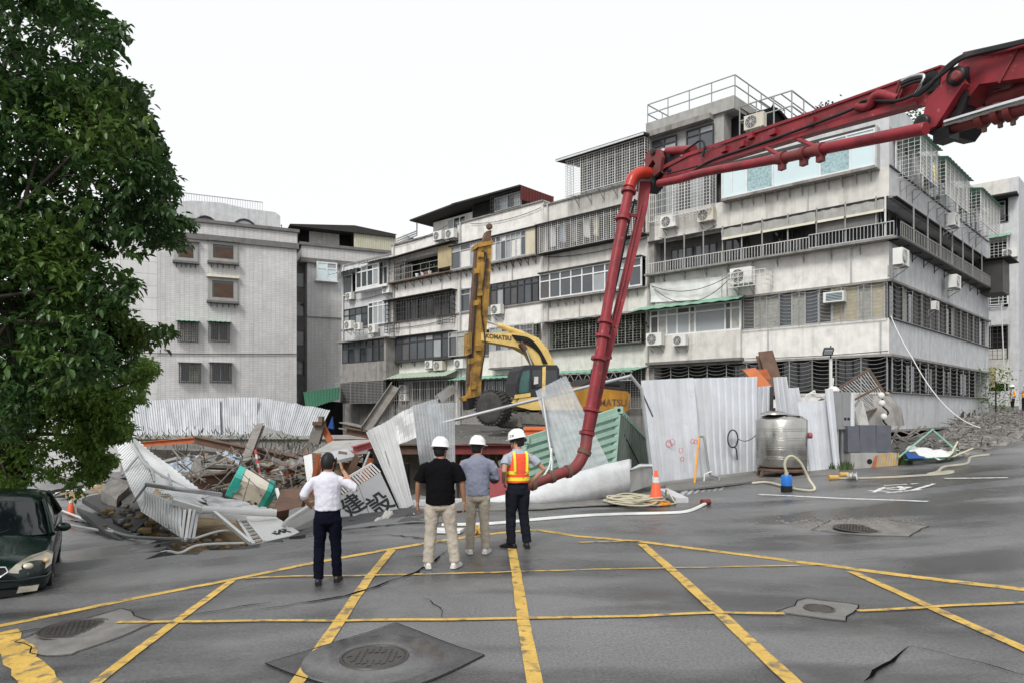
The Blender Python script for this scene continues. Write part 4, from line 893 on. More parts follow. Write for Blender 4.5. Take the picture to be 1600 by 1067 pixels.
z0, z1 = RO['W3']; wall(b, A, A.u(603, 1.2), A.u(531, 1.2), z0 - 1.35, z0 + .02, 'old_concrete', 0, 1.2, 'balcony_front'); window(b, A, A.u(600, 1.2), A.u(533, 1.2), z0 + .05, z1, 7, 'frame_dark', ['glass_grey', 'glass_dark', 'glass_grey'], 1.05, .06, .3); ledge(b, A, A.u(607, 1.2), A.u(528, 1.2), z1 + .1, 1.5, .09, 'old_concrete', 'balcony_roof'); wall(b, A, A.u(603, 1.2), A.u(600, 1.2), z0, z1 + .02, 'old_concrete', 0, 1.2, 'balcony_end')
z0, z1 = RO['W2']; wall(b, A, A.u(600, 1.3), A.u(528, 1.3), z0 - .1, z1 - .1, 'dark_recess', 0, 1.1, 'dark_store'); cage(b, A, A.u(600, 1.2), A.u(526, 1.2), z0 - .1, z1 - .05, 1.1, 1.3, 36, 14, 'bars_grey', 12, .02, .035)
ac(A, 605, 452, 'air conditioner on the left end building beside the white bay window', out=.3); ac(A, 547, 463, 'air conditioner at the left edge of the end building', out=.3, s=.9); ac(A, 546, 508, 'white air conditioner on the balcony roof, leftmost of three', out=1.0, s=1.05); ac(A, 560, 510, 'small white air conditioner on the balcony roof, middle of three', out=.8, s=.85); ac(A, 583, 514, 'air conditioner below the white framed windows, rightmost of three', out=.4)
mb = MB(); 
MB().prism([A.pt(u1 - .02, .6, -.6), A.pt(u1 + .25, .6, -.6), A.pt(u1 + .25, .6, -.6) + d2 * 10, A.pt(u1 - .02, .6, -.6) + d2 * 10][::-1], (0, 0, 13.2)).build('end_wall', 'grey_wall', b)
# ---- tiled building on the left
dl = Vector((.905, .425, 0)).normalized(); nl = Vector((.425, -.905, 0)).normalized()
p0 = P(340, 645, 54); L1 = Fac((p0.x, p0.y), dl, nl)
ua, ub, uj = L1.u(60), L1.u(463.5), L1.u(246)
b = thing('tiled_building', L1.pt(0, 0, 0), 'tall white tiled building with barred windows behind the left fence', 'building')
def LZ(px, py, o=0): return L1.uz(px, py, o)[1]
zt_ = LZ(463, 362); zb = LZ(463, 390)
def block(b, f, u0, u1, z0, z1, dep, m, name, o1=0): return MB().prism([f.pt(u0, z0, o1), f.pt(u1, z0, o1), f.pt(u1, z0, -dep), f.pt(u0, z0, -dep)], (0, 0, z1 - z0)).build(name, m, b)
bw = block(b, L1, uj, ub, -3, zb + .05, 12, 'tiled_wall', 'wall'); block(b, L1, ua, uj - .01, -3, zb + .04, 12, 'tiled_plain', 'wall', -.03)
block(b, L1, ua, ub + .15, zb, zb + .45, 12.2, 'dark_concrete', 'cornice', .2); block(b, L1, ua, ub + .05, zb + .45, zt_ - .12, 12, 'tiled_wall', 'parapet', .05); block(b, L1, ua, ub + .2, zt_ - .12, zt_ + .12, 12.2, 'dark_concrete', 'coping', .25)
def grille_window(px0, px1, py0, py1, aw, dark=False):
    u0, u1 = L1.u(px0), L1.u(px1); pm = (px0 + px1) / 2; z0, z1 = LZ(pm, py1), LZ(pm, py0)
    if dark:
        window(b, L1, u0, u1, z0 + .15, z1, 1, 'bars_grey', ['glass_dark'], .05, .3, 0, .12); w_ = L1.box(MB(), u0 + .45, u1 - .2, z0 + .35, z1 - .5, .1, .16).build('inner_pane', 'window_brown', b)
        L1.box(MB(), u0 - .1, u1 + .1, z0, z0 + .16, 0, .5).build('sill', 'dark_concrete', b); brackets(b, L1, u0, u1, z0, 5, .3, 'bars_dark'); L1.box(MB(), u0 - .1, u1 + .1, z1 - .05, z1 + .1, 0, .4).build('hood', 'cream_bar' if py0 > 420 else 'dark_concrete', b)
    else:
        window(b, L1, u0 + .1, u1 - .1, z0 + .1, z1, 2, 'frame_alu', ['glass_grey', 'glass_dark', 'curtain_pale'], .01); cage(b, L1, u0, u1, z0, z1, 0, .45, 9, 8, 'bars_dark', 3, .03, .045)
        if aw: awning(b, L1, u0 - .15, u1 + .15, z1 + .02, z1 + .15, 0, .7, 'green_awning', 5)
        else: L1.box(MB(), u0 - .1, u1 + .1, z1, z1 + .06, 0, .55).build('hood', 'frame_alu', b)
grille_window(326, 371, 378, 414, 0, True); grille_window(272, 309, 378, 413, 0, True); grille_window(325, 371, 434, 475, 0, True)
grille_window(278, 309, 504, 535, 1); grille_window(326, 358, 505, 535, 1); grille_window(280, 313, 567, 598, 0); grille_window(328, 361, 567, 598, 0)
# roof storey with a curved top and a railing
pts = [(250, 318), (300, 314), (345, 317), (385, 326), (430, 332), (438, 338)]
o_ = -2.5; poly = [L1.pt(L1.uz(px, py, o_)[0], L1.uz(px, py, o_)[1], o_) for px, py in pts]
base_ = [L1.pt(L1.u(438, o_), zt_, o_), L1.pt(L1.u(250, o_), zt_, o_)]
MB().prism((poly + base_)[::-1], -nl * 5).build('roof_storey', 'grey_wall', b)
for px0, px1 in ((302, 340), (362, 402)):
    u0, u1 = L1.u(px0, o_), L1.u(px1, o_); uc_ = (u0 + u1) / 2; rr_ = (u1 - u0) / 2
    MB().prism([L1.pt(uc_ + rr_ * math.cos(a * math.pi / 8), zt_ + .05 + rr_ * 1.1 * math.sin(a * math.pi / 8), o_ + .01) for a in range(9)][::-1], nl * .06).build('arched_window', 'glass_dark' if px0 < 340 else 'glass_frost', b)
    MB().tube([L1.pt(uc_ + rr_ * math.cos(a * math.pi / 8), zt_ + .05 + rr_ * 1.1 * math.sin(a * math.pi / 8), o_ + .1) for a in range(9)], .08, 6).build('arch_frame', 'frame_dark', b)
mb = MB(); pr = [L1.pt(L1.uz(px, py, -4)[0], L1.uz(px, py, -4)[1], -4) for px, py in [(270, 318), (410, 334)]]; q_ = [p + Vector((0, 0, .95)) for p in pr]
mb.beam(q_[0], q_[1], .06, .06)
for k in range(36): a_ = pr[0].lerp(pr[1], k / 35); mb.beam(a_ - Vector((0, 0, .5)), q_[0].lerp(q_[1], k / 35), .025, .025)
for px, h in ((405, 1.2), (412, 1.6), (436, 1.0), (440, .9)): a_ = L1.pt(L1.u(px, -3), zt_, -3); mb.beam(a_, a_ + Vector((0, 0, h + .3)), .06, .06)
mb.beam(L1.pt(L1.u(404, -3), zt_ + .2, -3), L1.pt(L1.u(414, -3), zt_ + 1.9, -3), .06, .06); mb.beam(L1.pt(L1.u(420, -3), zt_ + 1.2, -3), L1.pt(L1.u(440, -3), zt_ + 1.1, -3), .05, .05)
mb.build('roof_railing', 'bars_grey', b)
# ---- second tiled building with a tin roof storey
p0 = P(480, 645, 61); L2 = Fac((p0.x, p0.y), dl, nl)
b = thing('tiled_building', L2.pt(0, 0, 0), 'grey tiled building with a cream tin roof storey between the two blocks', 'building')
LZ2 = lambda px, py, o=0: L2.uz(px, py, o)[1]
ub = L2.u(640); z1_ = LZ2(480, 411)
block(b, L2, 0, ub, -2, z1_, 10, 'tiled_wall', 'wall'); block(b, L2, -.6, ub, z1_, z1_ + .4, 10.2, 'dark_concrete', 'cornice', .3); block(b, L2, -.5, ub, z1_ + .4, z1_ + 1.5, 10, 'tiled_wall', 'parapet', .1); block(b, L2, -.7, ub, z1_ + 1.5, z1_ + 1.75, 10.2, 'dark_concrete', 'coping', .3)
block(b, L2, -1.4, -.01, -2, z1_ + .2, 10, 'dark_concrete', 'stairwell', -1.2)
for k in range(5): wall(b, L2, -1.3, -.1, 3 + k * 2.6, 4.2 + k * 2.6, 'glass_dark' if k % 2 else 'glass_grey', -1.2, -1.15, 'stair_window')
zr = z1_ + 1.75; uo = L2.u(553); zc = LZ2(553, 356); ze = LZ2(629, 372)
block(b, L2, -.5, uo, zr, zc - .1, 8, 'dark_recess', 'open_loft', -1.5); wall(b, L2, .4, L2.u(535), zr, zr + 1.6, 'pale_wall', -1.5, -1.4, 'loft_wall')  # loft is a solid block, its inner shade painted near-black
MB().sheet([L2.pt(uo, zr - .1, 0), L2.pt(ub, zr - .3, 0), L2.pt(ub, ze - .15, 0), L2.pt(uo, zc - .02, 0)], 26, .05, 1, .02).build('tin_cladding', 'tin_cream', b)
MB().prism([L2.pt(-1.5, LZ2(455, 354), .3), L2.pt(uo, zc, .3), L2.pt(ub + .3, ze - .1, .3), L2.pt(ub + .3, ze - .1, -8), L2.pt(uo, zc, -8), L2.pt(-1.5, LZ2(455, 354), -8)], (0, 0, .13)).build('tin_roof', 'roof_dark', b)
u0, u1 = L2.u(493), L2.u(525); z0, z1 = LZ2(510, 440), LZ2(510, 412)
window(b, L2, u0, u1, z0, z1, 2, 'frame_white', ['glass_teal', 'glass_frost'], .5, .12, .35); L2.box(MB(), u0 - .1, u1 + .1, z0 - .1, z0, 0, .6).build('bay_floor', 'frame_white', b)
for px0, px1, py0, py1 in ((531, 546, 417, 435), (533, 546, 466, 484)): window(b, L2, L2.u(px0), L2.u(px1), LZ2(540, py1), LZ2(540, py0), 1, 'frame_alu', ['glass_dark'], .01)
mb = MB(); mb.tube([L2.pt(0, LZ2(480, 494), .1), L2.pt(ub, LZ2(480, 494), .1)], .07, 6); mb.build('pipe', 'frame_alu', b)
# lean-to between the tiled building and the row
t = thing('lean_to', P(505, 660, 52), 'dark lean-to with a green tin roof behind the fence end', 'shed')
MB().sheet([P(474, 612, 50), P(532, 604, 53), P(530, 622, 49), P(478, 640, 47)], 12, .05, 1, .02).build('roof', 'dark_green', t)
MB().box(tuple(P(480, 690, 50.5)), tuple(P(536, 628, 53))).build('dark_room', 'dark_recess', t)
# ---- building at the right edge
pc = P(1592, 645, 47); RB = Fac((pc.x, pc.y), d1, n1); RS = Fac((pc.x, pc.y), d2, n2)
b = thing('far_apartment_building', (pc.x, pc.y, 2), 'grey apartment building beyond the corner block at the right edge', 'building')
rz_ = lambda py: CH - (py - HZ) / F * 47
MB().prism([RB.pt(0, 1.5, -.5), RB.pt(9, 1.5, -.5), RB.pt(9, 1.5, -.5) + d2 * 9, RB.pt(0, 1.5, -.5) + d2 * 9][::-1], (0, 0, rz_(278) - 1.5)).build('core', 'dark_recess', b)
for k, (a, c) in enumerate([(640, 610), (598, 543), (507, 478), (438, 405), (372, 344), (304, 276)]): wall(b, RB, 0, 9, rz_(a), rz_(c), 'pale_wall' if k % 2 else 'grey_wall')
wall(b, RS, .003, 9, 1.5, rz_(276) - .002, 'grey_wall', -.6, 0, 'side_wall'); wall(b, RB, .01, .5, 1.5, rz_(277), 'grey_wall', -.55, .03, 'pier')
cage(b, RB, .6, 5, rz_(405), rz_(368), 0, .5, 18, 8, 'bars_white', 4, .02, .04); awning(b, RB, .4, 5.2, rz_(370), rz_(362), 0, .9, 'green_awning', 8); cage(b, RB, .6, 5, rz_(474), rz_(440), 0, .3, 9, 7, 'bars_white', 3, .03, .06); cage(b, RB, .6, 5, rz_(560), rz_(507), 0, .4, 16, 8, 'bars_dark', 4, .02, .04)
window(b, RB, .8, 5, rz_(437), rz_(405), 4, 'frame_alu', ['glass_dark', 'glass_grey'], -.45); window(b, RB, .8, 5, rz_(340), rz_(308), 3, 'frame_alu', ['glass_dark', 'recess_wall'], -.45); ledge(b, RB, 0, 6, rz_(304), 1.0, .12, 'roof_dark', 'eaves'); railing(b, RB, .6, 5, rz_(345), rz_(334), .0, 20, 'bars_dark', .03)
window(b, RB, .9, 4.5, rz_(476), rz_(442), 4, 'frame_white', ['glass_frost', 'glass_grey'], -.4); wall(b, RB, 1.3, 2.1, rz_(604), rz_(572), 'tan_panel', -.3, .1, 'yellow_screen')
ac(RB, 1578, 396, 'air conditioner in the white cage of the far right building', out=.2, s=1)
wall(b, RB, 0, 9, 1.5, rz_(634), 'old_concrete', -.6, 1.5, 'porch')
mat('sign_grey', (.36, .365, .37), .5, var=.08, blot=.15, dirt=(.2, .2, .2))
# ================================================================ the wrecked site
def one(mb, name, m, label, cat, group=None): return tag(mb.build(name, m), label, cat, group)
def tubes(name, lines, r, m, label, cat, group=None, n=8): 
    mb = MB()
    for l in lines: mb.tube(l, r, n)
    return one(mb, name, m, label, cat, group)
# back fence
t = thing('sheet_fence', P(350, 690, 46), 'long bent pale corrugated sheet fence in front of the tiled building', 'fence')
def lerp2(a, b, k): return tuple(x + (y - x) * k for x, y in zip(a, b))
Tt = [((196, 626), (402, 620)), ((402, 620), (516, 641))]; Bb = [((205, 681), (402, 678)), ((402, 664), (492, 690))]
for seg, n in ((0, 7), (1, 4)):
    for i in range(n):
        a0, a1 = lerp2(*Tt[seg], i / n), lerp2(*Tt[seg], (i + 1) / n); b0, b1 = lerp2(*Bb[seg], i / n), lerp2(*Bb[seg], (i + 1) / n)
        dy = rnd.uniform(-.2, .2) + (0 if seg == 0 else -1.2 * (i + 1) / n)
        MB().sheet([P(*b0, 45.4 + dy), P(*b1, 45.4 + dy), P(*a1, 46.2 + dy + (.8 if seg else 0)), P(*a0, 46.2 + dy + (.8 if seg else 0))], 8, .05, 4, .006, warp=.06, seed=i + seg * 10).build('sheet', 'hoarding_back', t)
mb = MB()
for k in range(10): a = lerp2((200, 684), (402, 681), k / 9); mb.beam(P(*a, 46.6), P(a[0] - 2, a[1] - 60, 46.9), .08, .08)
mb.build('back_posts', 'galvanised', t)
# retaining walls at the back of the pit
w = thing('retaining_wall', P(350, 740, 44), 'weathered concrete retaining wall along the back of the pit', 'wall')
MB().box((-25, 44.2, -3), (-9, 44.8, .62)).build('wall_face', 'old_concrete', w); MB().box((-25, 44.0, .5), (-9, 45.4, .72)).build('cap', 'concrete', w)
MB().prism([P(205, 700, 42), P(390, 702, 41), P(520, 712, 38), P(520, 760, 38), P(390, 755, 41), P(205, 750, 42)], (.3, .5, 0)).build('lower_wall', 'dark_concrete', w)
rb = MB()
for i in range(110):
    px = rnd.uniform(205, 500); a = P(px, rnd.uniform(684, 712), 41.8 - (px - 205) / 80); rb.beam(a, a + Vector((rnd.uniform(-.2, .2), -.1, -rnd.uniform(.3, 1))), .03, .03)
rb.build('exposed_bars', 'bars_dark', w)
mb = MB()
for i in range(260):
    px = rnd.uniform(205, 510); p = P(px, rnd.gauss(685, 5) + max(0, px - 400) * .12, 43.2 - max(0, px - 400) * .02) + Vector((0, rnd.uniform(-.4, .4), 0)); d = Vector((rnd.uniform(-.3, .3), rnd.uniform(-.3, 0), rnd.uniform(.05, .35))); mb.face([p, p + d + Vector((.03, 0, 0)), p + d * 1.3, p + d * .5 - Vector((.04, 0, 0))])
tag(mb.build('weeds', 'leaf_plant', w), 'thin weeds on the broken edge', 'weeds') if False else mb.build('weed_fringe', 'leaf_plant', w)
def hb(name, a, b_, w_, h, m, label, up=(0, 0, 1), cat='beam'): return one(MB().hbeam(P(*a), P(*b_), w_, h, .04, up), name, m, label, cat, 'steel beams in the pit')
hb('steel_beam', (217, 694, 40), (314, 686, 39), .3, .3, 'rust_orange', 'orange steel beam lying along the back wall on the left')
hb('steel_beam', (304, 686, 38.5), (392, 705, 37), .4, .4, 'rust_brown', 'orange-brown steel beam sloping across the back of the pit')
hb('steel_beam', (384, 703, 36.6), (482, 724, 34), .45, .5, 'rust_brown', 'brown steel beam continuing the slope behind the man in white')
hb('steel_beam', (302, 755, 26), (405, 741, 28), .45, .55, 'rust_brown', 'long brown steel beam across the pit behind the portable toilet')
hb('steel_beam', (400, 742, 28.4), (480, 732, 29.5), .45, .55, 'rust_orange', 'rusty beam between the portable toilet and the man in white')
hb('steel_beam', (572, 672, 29), (618, 604, 31), .42, .45, 'dusty_steel', 'dusty steel beam sticking up steeply behind the white sheets', (1, .6, .3))
hb('steel_beam', (684, 624, 33), (708, 606, 33.6), .4, .35, 'galvanised', 'short grey steel beam tilted behind the clear plastic sheets', (0, 1, .3))
hb('steel_beam', (536, 664, 31), (580, 674, 30), .5, .3, 'dusty_steel', 'flat dusty beam stacked left of the steep beam, upper one')
hb('steel_beam', (542, 672, 30.5), (586, 680, 29.5), .4, .3, 'rust_brown', 'flat rusty beam stacked left of the steep beam, lower one')
hb('steel_post', (406, 664, 37), (386, 716, 34), .5, .2, 'dusty_steel', 'pale leaning steel post with a plate on top near the fence', (0, 1, 0), 'post')
t = thing('steel_post', P(494, 690, 33), 'dark flared steel post with an orange brace near the fence end', 'post', 'steel posts in the pit')
MB().hbeam(P(491, 692, 33), P(500, 662, 33), .5, .35, .04, (0, 1, 0)).build('column', 'dusty_steel', t); MB().beam(P(517, 690, 33.1), P(502, 662, 33.1), .3, .12, (0, 1, 0)).build('brace', 'rust_orange', t); MB().box(tuple(P(488, 664, 32.6)), tuple(P(510, 658, 33.4))).build('cap_plate', 'rust_brown', t); MB().box(tuple(P(497, 659, 32.8)), tuple(P(507, 650, 33.2))).build('top_block', 'timber', t)
# tarpaulins and netting
def cloth(name, c, m, label, cat, seed, warp=.3, parent=None, ribs=10, sub=10):
    mb = MB().sheet([P(*p) for p in c], ribs, .03, sub, .012, warp=warp, seed=seed, wave=True)
    o = mb.build(name, m, parent); return o if parent else tag(o, label, cat)
cloth('tarpaulin', [(243, 738, 29), (330, 742, 29), (368, 716, 33), (250, 716, 33)], 'tarp_blue', 'pale blue tarpaulin crumpled in the pit', 'tarpaulin', 3, .45)
cloth('tarpaulin', [(335, 722, 32), (372, 728, 31), (380, 712, 33), (340, 710, 34)], 'tarp_blue', 'small pale blue tarpaulin fold right of the larger one', 'tarpaulin', 8, .4)
cloth('netting', [(268, 760, 26.5), (352, 756, 27), (330, 722, 29), (285, 726, 29)], 'tarp_grey', 'grey dusty netting draped over rods in the pit', 'netting', 5, .4)
cloth('grey_cloth', [(378, 752, 27.5), (406, 748, 27.8), (402, 712, 28.2), (374, 716, 28)], 'tarp_grey', 'dark grey cloth hanging beside the red and white pole', 'cloth', 6, .2)
cloth('grey_cloth', [(455, 742, 30), (480, 738, 30), (474, 722, 31), (448, 722, 31)], 'tarp_blue', 'blue-grey cloth scrap near the man in white', 'cloth', 9, .25)
rr = random.Random(3); mb = MB()
for i in range(280):
    px = rr.uniform(265, 572); Y = rr.uniform(23, 35); py = rr.uniform(712, 762); a = P(px, py, Y); mb.tube([a, a + Vector((rr.uniform(-.9, .9), rr.uniform(-.5, .5), rr.uniform(-.9, .6)))], rr.choice((.012, .02, .03)), 5)
tag(mb.build('rod_tangle', 'dusty_steel'), 'tangle of thin steel rods and pipes lying in the pit', 'rods', kind='stuff')
mb = MB()
for i in range(420):
    x, y = rr.uniform(-22, -3), rr.uniform(17, 43)
    if not inside(x, y, PIT): continue
    z = pz(x, y); s = rr.uniform(.1, .5); mb.obox((x, y, z + s * .15), (s, rr.uniform(-s, s), rr.uniform(-s, s) * .5), (rr.uniform(-s, s) * .6, s * .7, 0), (rr.uniform(-s, s) * .3, 0, s * .3))
tag(mb.build('rubble', 'old_concrete'), 'broken concrete rubble covering the floor of the pit', 'rubble', kind='stuff')
for i in range(14):
    px = 384 + i * 3.2; Y = 30; a = P(px, 720 + rr.uniform(-4, 6), Y)
mb = MB()
for k in range(7): mb.beam(P(399 + k * 1.35, 702 + k * 7.1, 27), P(399 + (k + 1) * 1.35, 702 + (k + 1) * 7.1, 27), .07, .07)
t = one(mb, 'marker_pole', 'hose_white', 'slim red and white pole leaning over the portable toilet', 'pole')
mb = MB()
for k in range(0, 7, 2): mb.beam(P(399 + k * 1.35, 702 + k * 7.1, 27), P(399 + (k + 1) * 1.35, 702 + (k + 1) * 7.1, 27), .075, .075)
mb.build('red_bands', 'ink_red', t)
tubes('bent_pipe', [spline([P(444, 755, 24), P(442, 742, 24), P(437, 736, 24)], 5)], .04, 'galvanised', 'bent grey pipe standing right of the portable toilet', 'pipe')
one(MB().beam(P(432, 763, 23), P(441, 795, 22.5), .09, .09), 'timber_post', 'white_paint', 'pale leaning post right of the portable toilet', 'post')
for i, (a, b_) in enumerate([((455, 795, 21), (470, 750, 23)), ((440, 780, 22), (490, 765, 23))]): pass
slab_o = MB().prism([P(425, 800, 20), P(470, 792, 21), P(480, 760, 23), P(440, 764, 23)], (0, .2, -.2)); one(slab_o, 'concrete_slab', 'rust_brown', 'brown stained slab tilted behind the white bent rail', 'slab')
for nm, m_, n_, lb, w0 in (('broken_planks', 'timber', 120, 'broken timber planks heaped across the pit', .12), ('twisted_plates', 'rust_brown', 70, 'twisted rusty plates heaped across the pit', .25), ('crumpled_sheets', 'dusty_steel', 70, 'crumpled dusty grey sheets heaped across the pit', .4), ('pale_fragments', 'old_concrete', 110, 'pale broken concrete fragments heaped across the pit', .22)):
    mb = MB()
    for i in range(n_):
        px = rr.uniform(262, 575); Y = rr.uniform(26.5, 37); c = P(px, rr.uniform(724, 756) - (Y - 26) * 1.5, Y); d = Vector((rr.uniform(-1, 1), rr.uniform(-1, 1), rr.uniform(-.5, .5))).normalized(); e = d.cross(Vector((rr.uniform(-.5, .5), rr.uniform(-.5, .5), 1))).normalized(); mb.obox(c, d * rr.uniform(.15, .6), e * w0 * rr.uniform(.2, .7), d.cross(e) * (.02 if nm != 'pale_fragments' else .06))
    tag(mb.build(nm, m_), lb, 'debris', kind='stuff')
# portable toilet on its side
ctr = P(394, 763, 24.5); ax = (P(424, 776, 24.75) - P(366, 752, 24.3)).normalized(); up = Vector((-.25, -.35, .9)); up = (up - ax * up.dot(ax)).normalized(); sd = ax.cross(up).normalized()
t = thing('portable_toilet', ctr - Vector((0, 0, .6)), 'beige and teal portable toilet lying on its side in the pit', 'toilet')
def tbox(x0, x1, h, m, nm, h2=None, par=None):
    h2 = h2 or h
    ring = lambda x, q: [ctr + ax * x + up * (q * a) + sd * (q * b_) for a, b_ in ((-1, -.8), (-.8, -1), (.8, -1), (1, -.8), (1, .8), (.8, 1), (-.8, 1), (-1, .8))]
    return MB().loft([ring(x0, h), ring(x1, h2)], False).build(nm, m, par or t)
tbox(-.72, -.5, .47, 'teal_plastic', 'base'); tbox(-.49, .42, .45, 'beige_plastic', 'cabin', .44); tbox(.43, .6, .46, 'teal_plastic', 'roof', .44); tbox(.6, .78, .44, 'teal_plastic', 'roof_dome', .25)
MB().lathe(ctr + ax * .3 - up * .25 + sd * .452, [(.05, 0), (.05, .03)], 12, (ax, up, sd)).build('vent', 'ac_dark', t)
MB().obox(ctr - ax * .52 + up * .02 - sd * .0 - sd * -.475, ax * .1, up * .2, sd * .01).build('door_step', 'teal_plastic', t)
# collapsed white fence on the left
t = thing('collapsed_fence', P(250, 850, 15), 'collapsed white ribbed sheet fence tipped into the pit on the left', 'fence')
def sh(c, ribs, m='white_sheet', amp=.03, seed=1, warp=.05): return MB().sheet([P(*p) for p in c], ribs, amp, 5, .006, warp=warp, seed=seed).build('sheet', m, t)
def ribbon(Lp, Rp, n, amp=.03, m='white_sheet', t_=.006):
    a, b_ = spline([P(*p) for p in Lp], 24), spline([P(*p) for p in Rp], 24); N = len(a); K = 6; vs_ = []
    def at(l, v): x = v * (len(l) - 1); i = min(int(x), len(l) - 2); return l[i].lerp(l[i + 1], x - i)
    rows = []
    for k in range(n): rows += [(k / n, 0), ((k + .35) / n, 0), ((k + .45) / n, amp), ((k + .9) / n, amp)]
    rows.append((1, 0)); nr = (b_[N // 2] - a[N // 2]).cross(a[-1] - a[0]).normalized(); nr = nr if nr.z > 0 else -nr
    for side in (0, -t_):
        for v, h in rows:
            p, q_ = at(a, v), at(b_, v)
            for j in range(K + 1): vs_.append(p.lerp(q_, j / K) + nr * (h + side + .05 * noise.noise((v * 3, j / K * 2, 7))))
    o = len(rows) * (K + 1); fs_ = []
    for i in range(len(rows) - 1):
        for j in range(K): q4 = (i * (K + 1) + j, i * (K + 1) + j + 1, (i + 1) * (K + 1) + j + 1, (i + 1) * (K + 1) + j); fs_ += [q4, tuple(o + x for x in q4[::-1])]
    return MB().add(vs_, fs_).build('sheet', m, t)
LE = [(180, 688, 22), (190, 724, 19.6), (203, 760, 17.5), (221, 798, 15.6)]; RE = [(199, 675, 23), (213, 699, 21), (227, 722, 19.3), (243, 762, 16.4)]
ribbon(LE, RE, 26); ribbon(RE, [(202, 675, 23.2), (240, 710, 21.6), (290, 748, 19.4), (345, 792, 16.6)], 24)
sh([(220, 798, 15.6), (287, 842, 13.9), (281, 789, 15.1), (226, 765, 16.1)], 14, amp=.035, seed=4, warp=.03)
sh([(240, 757, 16.8), (274, 783, 15.4), (346, 800, 16), (320, 770, 18)], 10, seed=6, warp=.08); sh([(300, 778, 17.2), (346, 800, 15.7), (430, 800, 17), (330, 775, 19)], 8, 'plastic_wrap', seed=7, warp=.12)
for i, (l, r) in enumerate([([(199, 676, 22.8), (217, 711, 19.4), (240, 735, 18.2), (300, 768, 17.6)], .05), ([(229, 756, 15.8), (280, 764, 15.6), (345, 772, 17)], .055), ([(190, 742, 18.6), (216, 712, 19.2)], .03), ([(208, 784, 16.2), (230, 756, 16)], .03), ([(229, 721, 18.8), (239, 737, 17.6), (241, 752, 16.6)], .025), ([(263, 740, 18), (268, 758, 17)], .025), ([(264, 782, 15.3), (262, 826, 14.4)], .03), ([(268, 784, 15.2), (310, 789, 15.4), (345, 797, 15.6)], .04)]):
    MB().tube(spline([P(*p) for p in l], 5), r, 7).build('frame_tube', 'galvanised', t)
for i, (a, b_, m_) in enumerate([((289, 797, 14.9), (284, 843, 13.9), 'white_paint'), ((297, 796, 14.9), (290, 844, 13.8), 'white_paint'), ((304, 797, 14.9), (295, 844, 13.8), 'galvanised'), ((309, 800, 15), (302, 843, 13.8), 'galvanised')]): MB().beam(P(*a), P(*b_), .055, .05).build('gate_post', m_, t)
tubes('white_pipe', [[P(316, 796, 15), P(432, 801, 15.6)]], .085, 'white_paint', 'thick white pipe lying across the fallen gate frame', 'pipe', n=14)
MB().beam(P(270, 783, 15.1), P(318, 797, 15), .1, .12).build('top_rail', 'white_paint', t); MB().beam(P(308, 803, 15), P(385, 808, 15.2), .09, .1).build('top_rail', 'white_paint', t); MB().beam(P(302, 843, 13.8), P(272, 842, 14), .08, .08).build('bottom_rail', 'galvanised', t)
MB().beam(P(335, 800, 15), P(392, 848, 13.5), .07, .07).build('stay', 'white_paint', t)
tubes('bent_conduit', [spline([P(300, 842, 13.9), P(345, 829, 14.3), P(372, 832, 14.2), P(393, 846, 13.7)], 6), spline([P(232, 866, 12.7), P(262, 861, 12.9), P(282, 863, 12.8), P(312, 851, 13.3), P(382, 848, 13.5)], 6)], .026, 'hose_white', 'bent pale conduits along the broken road edge on the left', 'conduit')
# lying gate leaf with barred edge
t = thing('gate_leaf', P(430, 850, 14), 'white gate leaf with a barred edge lying flat at the road edge', 'gate')
q = [P(366, 804, 16.0), P(424, 802, 16.2), P(472, 833, 14.2), P(396, 850, 13.4)]
nrm = (q[1] - q[0]).cross(q[3] - q[0]).normalized(); nrm = nrm if nrm.z > 0 else -nrm
def gp(u, v): return q[0].lerp(q[1], u).lerp(q[3].lerp(q[2], u), v)
for (v0, v1) in ((0, .3), (.315, 1)): MB().prism([gp(.24, v0), gp(1, v0), gp(1, v1), gp(.24, v1)], -nrm * .04).build('panel', 'white_paint', t)
for u in (0, .22): MB().beam(gp(u, 0), gp(u, 1), .06, .06).build('rail', 'white_paint', t)
for k in range(9): MB().beam(gp(0, (k + .3) / 9), gp(.22, (k + .3) / 9), .04, .04).build('bar', 'white_paint', t)
MB().beam(gp(0, 1.02) - nrm * .06, gp(1, 1.02) - nrm * .06, .06, .16).build('edge', 'galvanised', t)
mb = MB(); rr = random.Random(5)
for i in range(16):
    u = .52 + .3 * i / 15; v = .8 + rr.uniform(-.05, .05); a = gp(u, v) + nrm * .006; d = (gp(u + .04, v + rr.uniform(-.09, .09)) - gp(u, v)); mb.obox(a, d * .5, nrm.cross(d).normalized() * .022, nrm * .003)
mb.build('lettering', 'ink_black', t)
# leaning sign board with two characters
t = thing('sign_board', P(580, 815, 15.5), 'grey sign board with black characters tilted behind the man on the phone', 'sign')
q = [P(520, 782, 15.2), P(594, 737, 16.2), P(628, 808, 15.7), P(528, 824, 14.8)]
n_ = (q[1] - q[0]).cross(q[3] - q[0]); k_ = Vector((0, 0, CH)); r_ = q[2] - k_; q[2] = k_ + r_ * ((q[0] - k_).dot(n_) / r_.dot(n_))
ex = (q[1] - q[0]); nrm = ex.cross(q[3] - q[0]).normalized(); nrm = nrm if nrm.y < 0 else -nrm
for a, b_ in ((0, .52), (.53, 1)): MB().prism([gp(a, 0), gp(b_, 0), gp(b_, 1), gp(a, 1)], -nrm * .04).build('panel', 'sign_grey', t)
upv = (q[0] - q[3]).normalized(); exn = ex.normalized(); eyn = nrm.cross(exn).normalized(); eyn = eyn if eyn.z > 0 else -eyn
for k in range(19): a = gp(k / 18, 0); MB().beam(a, a + eyn * .27, .03, .03).build('bar', 'white_paint', t)
